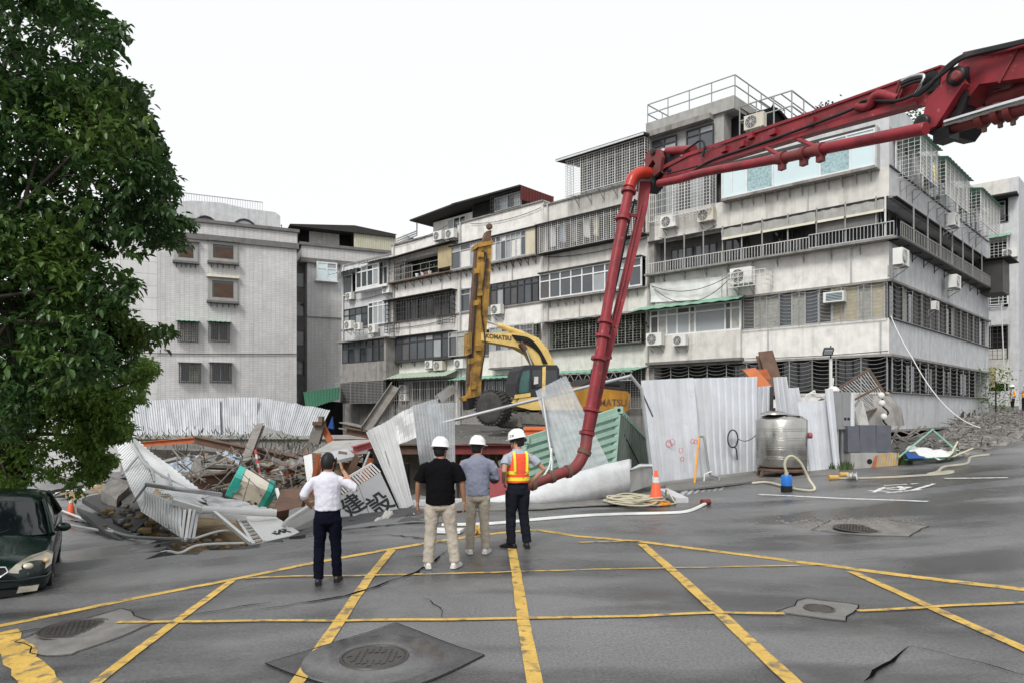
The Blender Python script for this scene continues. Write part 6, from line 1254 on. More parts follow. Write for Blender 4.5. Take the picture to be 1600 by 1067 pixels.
# ================================================================ hoarding, tank and street things on the right
t = thing('sheet_hoarding', G(1100, 752), 'tall white corrugated hoarding with red circle marks behind the traffic cone', 'hoarding')
def pan(bl, br, tr, tl, ribs, seed, m='hoarding'):
    a, b_ = G(*bl), G(*br); return MB().sheet([a, b_, P(*tr, b_.y + .12), P(*tl, a.y + .1)], ribs, .035, 5, .006, warp=.035, seed=seed).build('sheet', m, t)
pan((1020, 758), (1097, 752), (1083, 590), (1002, 594), 7, 41); pan((1096, 751), (1182, 738), (1184, 588), (1082, 591), 9, 42); 
a, b_ = G(1178, 737), G(1208, 733); MB().sheet([a + Vector((0, .2, 0)), b_ + Vector((0, .2, 0)), P(1204, 602, b_.y), P(1183, 604, a.y)], 3, .035, 4, .006, seed=43).build('sheet', 'hoarding', t)
for (tl, tr, bl, br, k, dy) in [((1208, 589), (1229, 588), (1228, 735), (1256, 736), 3, .25), ((1228, 606), (1248, 605), (1252, 736), (1276, 736), 3, .2), ((1246, 628), (1300, 624), (1262, 738), (1309, 733), 5, 0), ((1289, 607), (1301, 607), (1302, 735), (1311, 733), 1, -.06)]:
    a, b_ = G(*bl), G(*br); MB().sheet([a + Vector((0, dy, 0)), b_ + Vector((0, dy, 0)), P(*tr, b_.y + dy + .1), P(*tl, a.y + dy + .1)], k, .035, 4, .006, seed=k * 7 + 44).build('sheet', 'hoarding', t)
fy = G(1205, 735).y + .3
MB().beam(P(1206, 730, fy), P(1205, 604, fy), .1, .1).build('post', 'bars_dark', t); MB().beam(P(1083, 750, 21.5), P(1083, 592, 21.6), .03, .03).build('seam', 'galvanised', t)
MB().beam(G(1018, 760) + Vector((0, 0, .05)), G(1182, 740) + Vector((0, 0, .05)), .12, .12).build('base_rail', 'concrete', t)
rr = random.Random(2)
for px, py, s in ((1045, 692, .09), (1051, 690, .08), (1030, 702, .05), (1082, 689, .06), (1087, 690, .06), (1064, 703, .07), (1066, 717, .06), (1026, 696, .06)):
    c = P(px, py, G(px, 756).y - .08); MB().tube([c + Vector((math.cos(a * .7) * s * rr.uniform(.8, 1.1), 0, math.sin(a * .7) * s * rr.uniform(.9, 1.3))) for a in range(9)], .009, 5, closed=True).build('spray_mark', 'ink_red', t)
one(MB().tube(spline([P(1145 + 8 * math.cos(k * .9), 685 + 14 * math.sin(k * .9), 21.5 + k * .004) for k in range(24)] + [P(1150, 700, 21.5), P(1152, 718, 21.5)], 3), .02, 5), 'cable_coil', 'black_plastic', 'black cable coil hanging on the white hoarding', 'cable')
tubes('wire', [catenary(P(1152, 684, 21.5), P(1200, 648, 20.6), .35)], .012, 'black_plastic', 'thin black wire from the cable coil to the water tank', 'wire', n=5)
one(MB().beam(G(1085, 758), P(1092, 682, 20.8), .05, .05), 'leaning_stick', 'rope_orange', 'thin yellow stick leaning on the white hoarding', 'stick')
tubes('standpipe', [spline([P(1092, 682, 20.9), P(1099, 682, 20.9), P(1102, 695, 20.8), P(1108, 735, 20.6), P(1112, 742, 20.5), P(1123, 745, 20.4), P(1124, 752, 20.2)], 4)], .035, 'box_grey', 'bent grey standpipe on the white hoarding', 'pipe')
one(MB().beam(G(1143, 746), G(1159, 752), .06, .06), 'batten', 'white_paint', 'short white batten on the ground before the hoarding', 'batten')
tubes('tap_stand', [[G(1100, 755), P(1101, 740, 20.5), P(1112, 736, 20.5)]], .025, 'white_paint', 'small white tap stand beside the yellow stick', 'tap')
# stainless water tank
ct = P(1221, 736, 20.7); bz_ = gz(ct.x, ct.y); t = thing('water_tank', (ct.x, ct.y, bz_), 'stainless steel water tank on legs in front of the hoarding', 'water tank'); r0 = .73; zb_ = P(1221, 727, 20.7).z; zt2 = P(1221, 656, 20.7).z
prof = [(r0 * .55, zb_ - .12), (r0 * .97, zb_), (r0, zb_ + .05)]; H_ = zt2 - zb_
prof += [(r0, zt2), (r0 * .97, zt2 + .03), (r0 * .8, zt2 + .12), (r0 * .45, zt2 + .18), (r0 * .3, zt2 + .19)]
MB().lathe((ct.x, ct.y, 0), prof, 40).build('vessel', 'tank_steel', t); [MB().tube([(ct.x + (r0 + .002) * math.cos(a * math.pi / 20), ct.y + (r0 + .002) * math.sin(a * math.pi / 20), zb_ + H_ * k / 5 + dz) for a in range(40)], .009, 6, closed=True).build('hoop', 'tank_steel', t) for k in range(1, 5) for dz in (-.03, .03)]; lid = MB().lathe((ct.x - .28, ct.y - .15, zt2 + .17), [(.4, 0), (.39, .04), (.2, .1), (.05, .12)], 24).build('lid', 'tank_steel', t); MB().lathe((ct.x - .28, ct.y - .15, zt2 + .29), [(.04, 0), (.05, .06), (.02, .08)], 10).build('knob', 'black_plastic', lid)
MB().lathe((ct.x, ct.y, 0), [(r0 * .9, zb_ - .16), (r0 * .95, zb_ - .1), (r0 * .9, zb_ - .06)], 30).build('leg_ring', 'rust_brown', t)
for k in range(6):
    a = k * math.pi / 3 + .3; p = Vector((ct.x + math.cos(a) * r0 * .85, ct.y + math.sin(a) * r0 * .85, zb_ - .05)); q = Vector((ct.x + math.cos(a) * r0 * 1.02, ct.y + math.sin(a) * r0 * 1.02, 0)); q.z = gz(q.x, q.y); MB().beam(p, q, .06, .06).build('leg', 'rust_brown', t)
MB().lathe((ct.x + r0 * .95, ct.y - .2, zt2 - .45), [(.09, 0), (.09, .12)], 12, (Vector((0, 0, 1)), Vector((0, 1, 0)), Vector((1, 0, 0)))).build('outlet', 'red_faded', t)
MB().beam((ct.x - .1, ct.y - .55, zt2 + .12), (ct.x + .35, ct.y - .5, zt2 + .13), .08, .02).build('bracket', 'bars_dark', t)
c = G(1229, 768); t = thing('submersible_pump', c, 'small blue submersible pump in front of the water tank', 'pump'); MB().lathe(c, [(.14, 0), (.14, .16)], 16).build('base', 'black_plastic', t); MB().lathe(c, [(.13, .16), (.135, .4), (.11, .43)], 16).build('motor', 'pump_blue', t); MB().lathe(c, [(.05, .43), (.05, .5)], 8).build('outlet', 'hose_cream', t)
pc_ = c + Vector((0, 0, .48)); tubes('water_hose', [spline([pc_, P(1226, 725, c.y), P(1231, 714, c.y), P(1240, 713, c.y), P(1252, 724, c.y), P(1264, 748, c.y), G(1272, 768) + Vector((0, 0, .05)), G(1240, 766) + Vector((0, 0, .05)), G(1200, 756) + Vector((0, 0, .05)), G(1175, 757) + Vector((0, 0, .05))], 7)], .035, 'hose_cream', 'pale hose arching up from the blue pump', 'hose')
# grey cabinet, transformers, striped base, floodlight
gy = 21.4; zg = G(1320, 725).z; t = thing('electric_cabinet', P(1318, 722, gy), 'tall grey electric cabinet on legs beside the hoarding end', 'cabinet')
a_, b_ = P(1302, 670, gy), P(1330, 612, gy); MB().box((a_.x, gy, a_.z), (b_.x, gy + .35, b_.z)).build('box', 'box_grey', t); MB().box((a_.x + .28, gy - .012, a_.z + .1), (b_.x - .03, gy, b_.z - .05)).build('door', 'box_grey', t)
for k in (0, 1): MB().box((a_.x + .33 + k * .1, gy - .02, a_.z + .28), (a_.x + .4 + k * .1, gy - .012, a_.z + .36)).build('vent', 'black_plastic', t)
for px in (1308, 1316, 1325): p = P(px, 670, gy + .15); MB().beam(p, Vector((p.x, p.y, zg - .1)), .08, .08).build('leg', 'galvanised', t)
MB().lathe(P(1302, 611, gy + .2), [(.18, 0), (.17, .08), (.1, .14), (.03, .16)], 14).build('white_cap', 'marble_white', t); MB().sheet([P(1329, 672, gy - .05), P(1335, 668, gy), P(1335, 612, gy + .1), P(1329, 613, gy)], 1, .02, 1).build('side_sheet', 'hoarding', t)
t = thing('transformer_cabinet', P(1362, 727, 21), 'row of dark grey cabinets on a striped concrete base', 'cabinet'); Yt = 21.2
for i, (x0, x1, y0, y1) in enumerate([(1325, 1344, 665, 706), (1344, 1370, 664, 707), (1370, 1394, 664, 706)]):
    a_, b_ = P(x0, y1, Yt), P(x1, y0, Yt); MB().prism([(a_.x + .003, Yt + .02 * i, a_.z), (b_.x - .003, Yt + .02 * i, a_.z), (b_.x - .012, Yt + .05, b_.z), (a_.x + .012, Yt + .05, b_.z)], (0, .7, 0)).build('cabinet', 'transformer_grey', t)
a_, b_ = P(1328, 732, Yt - .05), P(1400, 707, Yt - .05); MB().box((a_.x, Yt - .1, a_.z - .2), (b_.x, Yt + .7, b_.z)).build('base', 'concrete', t)
for k in range(8): x = P(1368 + k * 4.1, 720, Yt).x; MB().prism([(x, Yt - .108, a_.z), (x + .04, Yt - .108, a_.z), (x + .1, Yt - .108, b_.z), (x + .06, Yt - .108, b_.z)], (0, -.006, 0)).build('stripe', 'stripe_yellow', t)
MB().prism([(P(1358, 730, Yt).x, Yt - .108, a_.z), (P(1364, 730, Yt).x, Yt - .108, a_.z), (P(1368, 730, Yt).x, Yt - .108, b_.z - .05), (P(1364, 730, Yt).x, Yt - .108, b_.z - .1)], (0, -.03, 0)).build('stripe', 'rust_orange', t); MB().lathe((P(1356, 720, Yt).x, Yt - .1, P(1356, 720, Yt).z), [(.08, 0), (.08, .012)], 14, (Vector((1, 0, 0)), Vector((0, 0, 1)), Vector((0, -1, 0)))).build('pipe_hole', 'black_plastic', t)
fp = P(1298, 612, 21.6); t = thing('floodlight', (fp.x, fp.y, gz(fp.x, fp.y)), 'black floodlight on a thin pole above the cabinet', 'floodlight')
MB().beam((fp.x, fp.y, gz(fp.x, fp.y)), P(1298, 560, 21.6), .07, .07).build('pole', 'hose_white', t); MB().beam(P(1298, 562, 21.6), P(1298, 540, 21.6), .03, .03).build('bracket', 'frame_dark', t); lp = MB().obox(P(1294, 549, 21.5), (.13, -.05, 0), (.02, .06, .04), (0, -.06, .09)).build('lamp', 'frame_dark', t); MB().obox(P(1294, 550, 21.42), (.1, -.04, 0), (.0, .02, .012), (0, -.04, .06)).build('lens', 'glass_frost', lp)
rr = random.Random(8); tubes('loose_cables', [spline([P(1256 + k * 2, 628, 22), P(1262 + k * 5, 616 - k * 3, 22), P(1275, 615 + k * 2, 22), P(1290, 622 - k * 3, 22), P(1300, 604, 21.7), P(1302, 590, 21.7)], 6) for k in range(3)], .025, 'hose_white', 'loose white cables draped over the low hoarding', 'cables')
MB_ = MB()
# rusty plates poking over the hoarding
one(MB().hbeam(P(1214, 620, 23.5), P(1194, 552, 24.2), .5, .35, .05, (0, 1, 0)), 'steel_column', 'rust_brown', 'rusty brown steel column leaning above the hoarding', 'beam')
one(MB().beam(P(1212, 622, 23.2), P(1195, 553, 23.9), .46, .02, (0, 1, 0)), 'steel_plate', 'rust_orange', 'orange rust plate on the leaning column', 'plate') if False else None
one(MB().prism([P(1160, 577, 23), P(1180, 574, 23), P(1206, 603, 23), P(1186, 606, 23), P(1172, 590, 23)], (0, .12, 0)), 'steel_plate', 'orange_primer', 'bright orange steel plate poking above the hoarding', 'plate')
one(MB().prism([P(1180, 578, 23.6), P(1198, 576, 23.6), P(1212, 606, 23.6), P(1190, 606, 23.6)], (0, .12, 0)), 'steel_plate', 'rust_orange', 'brown-orange steel plate behind the bright orange one', 'plate')
# fallen window rack and broken concrete at the corner
t = thing('fallen_window_rack', P(1350, 640, 24), 'dark slatted window rack fallen against the sunken corner', 'rack'); q = [P(1268, 634, 23.5), P(1358, 577, 24.6), P(1392, 630, 24.2), P(1330, 652, 23.2)]
for v in (0, .5, 1): MB().beam(gp(0, v), gp(1, v), .07, .07).build('rail', 'rust_iron', t)
for u in (0, 1): MB().beam(gp(u, 0), gp(u, 1), .08, .08).build('rail', 'rust_iron', t)
for k in range(1, 24): MB().beam(gp(k / 24, 0), gp(k / 24, 1), .05, .03).build('slat', 'frame_alu' if k % 3 else 'bars_grey', t)
one(MB().prism([P(1336, 640, 23), P(1348, 625, 23.6), P(1358, 664, 22.6), P(1342, 668, 22.6)], (0, .12, 0)), 'concrete_slab', 'concrete', 'tilted pale slab behind the dark grey cabinets', 'slab'); one(MB().lathe(P(1368, 664, 24.5), [(.9, 0), (.8, .6), (.5, 1.0), (.1, 1.1)], 14), 'rubble_mound', 'old_concrete', 'round grey rubble mound under the fallen rack', 'rubble')
tubes('meter_pipe', [spline([P(1386, 664, 23.2), P(1380, 655, 23.2), P(1388, 644, 23.2), P(1378, 632, 23.2), P(1380, 618, 23.2)], 4)], .03, 'black_plastic', 'twisted black pipe below the fallen rack', 'pipe')
for i, (px, py) in enumerate(((1377, 622), (1378, 634), (1381, 655))): tag(MB().lathe(P(px, py, 23), [(.06, 0), (.1, .04), (.1, .14), (.05, .2)], 12).build('water_meter', 'marble_white'), ['topmost white meter under the fallen rack', 'middle white meter under the fallen rack', 'lowest white meter above the dark cabinets'][i], 'meter', 'meters')
# rubble bank along the side wall
mb = MB(); n = 46; m_ = 9; vs_ = []
for i in range(n + 1):
    k = i / n; lo = lerp2((1486, 714), (1640, 672), k); g = G(*lo); bk_ = S2.pt(5 + 13 * k, 0, 1.0)
    for j in range(m_ + 1):
        f_ = j / m_; p = g.lerp(Vector((bk_.x, bk_.y, g.z)), f_); h = (.08 + .42 * math.sin(f_ * 2.2)) * ss(0, .25, k + .05); p.z = gz(p.x, p.y) - .05 + h * (.7 + .5 * noise.noise((p.x * 1.3, p.y * 1.3, 1))) + .18 * noise.noise((p.x * 4, p.y * 4, 5)); vs_.append(p)
mb.add(vs_, [(i * (m_ + 1) + j, (i + 1) * (m_ + 1) + j, (i + 1) * (m_ + 1) + j + 1, i * (m_ + 1) + j + 1) for i in range(n) for j in range(m_)])
rr = random.Random(4)
for i in range(1800):
    p = Vector(rr.choice(vs_)) + Vector((rr.uniform(-.3, .3), rr.uniform(-.3, .3), .03)); s = rr.uniform(.02, .085); mb.obox(p, (s, rr.uniform(-s, s), 0), (rr.uniform(-s, s), s * .8, rr.uniform(-s, s) * .5), (0, 0, s * .5))
bank = tag(mb.build('rubble_bank', 'old_concrete'), 'long bank of broken concrete rubble along the grey side wall', 'rubble', kind='stuff')
mb = MB()
for i in range(300):
    p = Vector(rr.choice(vs_)); d = Vector((rr.uniform(-1, 1), rr.uniform(-1, .4), rr.uniform(.0, .5))).normalized() * rr.uniform(.3, .9); mb.tube([p, p + d * .5 + Vector((0, 0, .1)), p + d], .014, 4)
tag(mb.build('bent_rebar', 'dusty_steel'), 'tangled bent rebar on the rubble bank', 'rebar', kind='stuff')
tag(MB().sheet([P(1412, 702, 21.6), P(1470, 718, 20.6), P(1508, 706, 21.6), P(1425, 694, 23)], 4, .03, 4, .01, warp=.12, seed=51, wave=True).build('blue_sheet', 'hose_white'), 'pale sheet with blue side lying under the sunken corner', 'sheet'); one(MB().prism([P(1414, 704, 21.5), P(1450, 715, 20.6), P(1420, 716, 20.7)], (0, .05, 0)), 'blue_board', 'blue_bright', 'small dark blue panel under the sunken corner', 'panel')
for i, (a, b_, m2) in enumerate([((1404, 714, 21), (1458, 670, 23), 'green_awning'), ((1458, 672, 23), (1500, 708, 21.3), 'green_awning'), ((1414, 718, 20.8), (1490, 714, 20.8), 'dark_green'), ((1482, 716, 20.9), (1520, 700, 21.6), 'hose_cream'), ((1484, 712, 21), (1496, 690, 22), 'hose_cream')]):
    tubes('fallen_tube', [[P(*a), P(*b_)]], .03, m2, ['green tube leaning up to the wall under the sunken corner', 'green tube sloping down to the right under the sunken corner', 'dark green tube lying flat at the road edge', 'cream tube lying beside the rubble bank', 'short cream tube standing beside the pale sheet'][i], 'tube', 'fallen tubes')
rr = random.Random(12)
mb = MB()
for i in range(60): a = P(rr.uniform(1395, 1500), rr.uniform(676, 705), rr.uniform(25, 28)); mb.beam(a, a + Vector((rr.uniform(-.8, .8), rr.uniform(-.5, .5), rr.uniform(-.3, .5))), .06, .04)
tag(mb.build('splintered_debris', 'dusty_steel'), 'splintered debris in the dark gap under the corner block', 'debris', kind='stuff')
mb = MB()
for px, h in ((1500, .5), (1510, .45), (1518, .6), (1528, .4), (1498, .3)): a = S2.pt(S2.u(px, .2), 1.75, .2); mb.prism([a, a + Vector((.2, 0, 0)), a + Vector((.22, 0, h)), a + Vector((.1, 0, h * .7))], (0, .1, 0))
tag(mb.build('burnt_splinters', 'bars_dark'), 'black splintered pieces at the foot of the grey side wall', 'debris', kind='stuff')
tubes('overhead_cable', [catenary(P(1392, 494, 28.4), P(1425, 558, 26.5), .1) + catenary(P(1425, 558, 26.5), P(1532, 668, 22.5), .5)], .018, 'hose_white', 'white cable running from the building corner down to the rubble', 'cable', n=6)
tubes('overhead_cable', [catenary(P(1564, 470, 40), P(1572, 640, 40), .0)], .03, 'hose_white', 'white cable hanging down beside the far workers', 'cable', n=6)
tubes('wall_wire', [catenary(L1.pt(L1.u(80), LZ(80, 548), .1), L1.pt(L1.u(463), LZ(463, 553), .1), .1)], .035, 'bars_dark', 'thin dark wire across the tiled building', 'wire', n=5)
# ================================================================ hoses, cone and small things on the road
def cone(px, py, h, label):
    c = G(px, py); t = thing('traffic_cone', c, label, 'traffic cone', 'traffic cones'); MB().lathe(c, [(.27 * h, 0), (.27 * h, .04 * h), (.25 * h, .05 * h)], 4).build('foot', 'cone_orange', t)
    MB().lathe(c, [(.2 * h, .05 * h), (.04 * h, h), (.03 * h, h)], 20).build('body', 'cone_orange', t); MB().lathe(c, [(.2 * h - .16 * h * .63 + .004, .65 * h), (.2 * h - .16 * h * .8 + .004, .81 * h)], 20).build('band', 'cone_band', t); return t
cone(1025, 789, .82, 'orange traffic cone beside the coil of pale hose'); cone(111, 803, .55, 'small orange traffic cone with a pale band beyond the dark car')
c = G(990, 789); pts = []
for k in range(150): a = k * .42; r_ = .42 + .2 * math.sin(k * .13) + .05 * math.sin(k * 1.7); pts.append(c + Vector((r_ * math.cos(a) * 1.05 + .06 * math.sin(k * .31), r_ * math.sin(a) + .05 * math.cos(k * .23), .03 + .16 * abs(math.sin(k * .021 + .2)) + .02 * math.sin(k))))
pts += [c + Vector(v) for v in ((.7, -.1, .03), (1.0, .1, .03), (1.05, .5, .05), (.95, .8, .3), (1.0, 1.1, .1))]
one(MB().tube(spline(pts, 2), .022, 6), 'hose_coil', 'hose_cream', 'loose coil of pale cream hose beside the traffic cone', 'hose')
one(MB().tube(spline([G(1025, 788) + Vector((.05 + (.22 + .02 * (k % 3)) * math.cos(k * .7), (.22) * math.sin(k * .7) - .12, .02 + .003 * k)) for k in range(26)], 3), .018, 6), 'orange_rope', 'rope_orange', 'orange rope curled round the foot of the traffic cone', 'rope')
one(MB().beam(G(1036, 772) + Vector((0, 0, .1)), G(1066, 785) + Vector((0, 0, .06)), .3, .12), 'plastic_bundle', 'plastic_wrap', 'bundle of clear plastic strips right of the cone', 'plastic')
def flat_hose(name, pts, w_, m, label):
    W_ = spline([G(*p) for p in pts], 5); vs_ = []; N = len(W_)
    for i, p in enumerate(W_):
        d = W_[min(i + 1, N - 1)] - W_[max(0, i - 1)]; d.z = 0; d.normalize(); s = Vector((-d.y, d.x, 0)); z = gz(p.x, p.y) + .012
        for k, h in ((-1, .0), (-.6, .045), (.6, .045), (1, .0)): q_ = p + s * k * w_ / 2; q_.z = z + h; vs_.append(q_)
    return one(MB().add(vs_, [(4 * i + k + 1, 4 * i + k, 4 * i + 4 + k, 4 * i + 5 + k) for i in range(N - 1) for k in range(3)], True), name, m, label, 'hose')
flat_hose('fire_hose', [(690, 822), (760, 820), (830, 814), (900, 808), (960, 805), (1040, 803), (1075, 800), (1102, 788)], .075, 'hose_white', 'flat white fire hose lying across the road before the barrier')
c = G(1102, 788); one(MB().tube([c + Vector((-.08, 0, .06)), c + Vector((.12, .1, .06))], .07, 10), 'hose_nozzle', 'red_dirty', 'dark red coupling at the end of the white fire hose', 'nozzle')
flat_hose('fire_hose', [(1303, 748), (1340, 748), (1380, 747), (1420, 745), (1478, 741), (1487, 737), (1450, 742), (1465, 738), (1475, 730), (1510, 725), (1517, 715), (1545, 711)], .08, 'hose_dirty', 'flat dirty cream hose zigzagging along the right of the road')
c = G(1303, 749); one(MB().tube([c + Vector((-.15, 0, .06)), c + Vector((.1, 0, .06))], .08, 10), 'hose_nozzle', 'stripe_yellow', 'brass coupling at the end of the cream hose', 'nozzle')
for i, (l, lb) in enumerate([([(60, 782), (84, 795), (110, 806), (140, 818), (178, 835)], 'upper pale pipe hose crossing the broken road on the left'), ([(74, 814), (100, 822), (140, 830), (178, 836)], 'lower pale pipe hose beside the dark car'), ([(172, 833), (200, 842), (240, 846), (285, 848)], 'dark grey hose along the broken road edge')]):
    tubes('drain_hose', [spline([G(*p) + Vector((0, 0, .07)) for p in l], 6)], .034, 'hose_white' if i < 2 else 'box_grey', lb, 'hose', 'drain hoses')
for i, (px, lb) in enumerate(((740, 'left yellow and black coupling between the feet of the third man'), (752, 'right yellow and black coupling between the feet of the third man'))):
    c = G(px, 836); d = (c - Vector((0, 0, CH))).normalized(); d.z = 0; t = thing('hose_coupling', c, lb, 'coupling', 'couplings on the road'); sx = Vector((d.y, -d.x, 0)); o = c + Vector((0, 0, .09)); MB().lathe(o, [(.085, -.12), (.085, 0), (.06, 0), (.055, .08)], 16, (sx, Vector((0, 0, 1)), -d)).build('ring', 'stripe_yellow', t); MB().lathe(o, [(.053, -.02), (.053, .01)], 16, (sx, Vector((0, 0, 1)), -d)).build('core', 'black_plastic', t)
one(MB().beam(G(672, 832) + Vector((0, 0, .05)), G(722, 833) + Vector((0, 0, .05)), .3, .05), 'white_board', 'white_paint', 'white board lying on the road behind the man in black', 'board')
c = G(1318, 745); one(MB().tube([c + Vector((-.12, 0, .07)), c + Vector((.15, .05, .07))], .07, 10), 'plastic_bottle', 'stripe_yellow', 'small yellow plastic container near the end of the cream hose', 'bottle')
cloth('plastic_bag', [(1322, 744, 18.4), (1340, 745, 18.3), (1338, 738, 18.8), (1324, 738, 18.8)], 'plastic_wrap', 'crumpled clear bag by the yellow container', 'bag', 41, .06, ribs=4, sub=4)
rr = random.Random(21)
def tuft(px, py, w_, h, n, label, m='leaf_plant'):
    c = G(px, py); mb = MB()
    for i in range(n):
        p = c + Vector((rr.uniform(-w_, w_), rr.uniform(-.25, .25), 0)); p.z = gz(p.x, p.y); d = Vector((rr.uniform(-.5, .5), rr.uniform(-.4, .3), 1)) * h * rr.uniform(.3, 1); mb.face([p - Vector((.02, 0, 0)), p + Vector((.02, 0, 0)), p + d * .6 + Vector((.02, 0, 0)), p + d])
    return one(mb, 'weed_tuft', m, label, 'weeds', 'weeds at the road edge')
tuft(1312, 733, .35, .3, 160, 'green weeds at the foot of the hoarding end'); tuft(1404, 724, .3, .4, 120, 'green weeds right of the striped base')
# shrub beside the far workers
c = P(1556, 640, 39); t = thing('shrub', c, 'yellow-green shrub at the end of the corner block', 'shrub'); mb = MB()
for i in range(900):
    p = c + Vector((rr.gauss(0, .45), rr.gauss(0, .4), rr.uniform(.1, 2.4))); d = Vector((rr.uniform(-1, 1), rr.uniform(-1, 1), rr.uniform(-.6, .6))).normalized() * .14; s_ = d.cross(Vector((0, 0, 1))).normalized() * .05; mb.face([p, p + d * .5 + s_, p + d, p + d * .5 - s_])
mb.build('foliage', 'leaf_light', t); MB().tube([c - Vector((0, 0, .3)), c + Vector((0, 0, 1.6))], .04, 6).build('stem', 'bark', t)
# ================================================================ people
tex = bpy.data.textures.new('folds', 'CLOUDS'); tex.noise_scale = .075; tex.noise_depth = 2
def remesh(o, v, smooth=3, fold=0):
    m = o.modifiers.new('r', 'REMESH'); m.mode = 'VOXEL'; m.voxel_size = v; m.use_smooth_shade = True
    s = o.modifiers.new('s', 'SMOOTH'); s.factor = .6; s.iterations = smooth
    if fold:
        d = o.modifiers.new('d', 'DISPLACE'); d.texture = tex; d.strength = fold; d.mid_level = .5; d.texture_coords = 'LOCAL'
    return o
def ering(c, rx, ry, n=16): return [Vector((c[0] + rx * math.cos(2 * math.pi * k / n), c[1] + ry * math.sin(2 * math.pi * k / n), c[2])) for k in range(n)]
def ball(mb, c, r, n=12, m=8):
    c = Vector(c); r = Vector(r) if hasattr(r, '__len__') else Vector((r, r, r))
    mb.loft([[c + Vector((r.x * math.sin(math.pi * (j + .02) / (m + .04)) * math.cos(2 * math.pi * k / n), r.y * math.sin(math.pi * (j + .02) / (m + .04)) * math.sin(2 * math.pi * k / n), -r.z * math.cos(math.pi * (j + .02) / (m + .04)))) for k in range(n)] for j in range(m + 1)])
def hand(mb, w, d, side, curl=.5, nrm=None):
    w = Vector(w); d = Vector(d).normalized(); n = Vector(nrm or (-side, 0, 0)); n = (n - d * n.dot(d)).normalized(); s = d.cross(n).normalized()
    c = w + d * .05; mb.obox(c, d * .05, s * .04, n * .014)
    for i, (o, L_) in enumerate(((-.031, .07), (-.011, .082), (.01, .078), (.03, .062))):
        a = w + d * .095 + s * o; b = a + d * L_ * .5 + n * curl * .018; e = b + (d * (1 - curl * .6) + n * curl).normalized() * L_ * .5
        mb.tube([a - d * .02, a, b, e], [.0095, .0095, .009, .0075], 7)
    fs = -1 if s.y < 0 else 1
    a = w + d * .03 + s * .036 * fs; b = a + (d * .7 + s * .7 * fs).normalized() * .04; mb.tube([a - d * .01, a, b, b + (d + n * .3).normalized() * .032], [.013, .012, .0105, .009], 7)
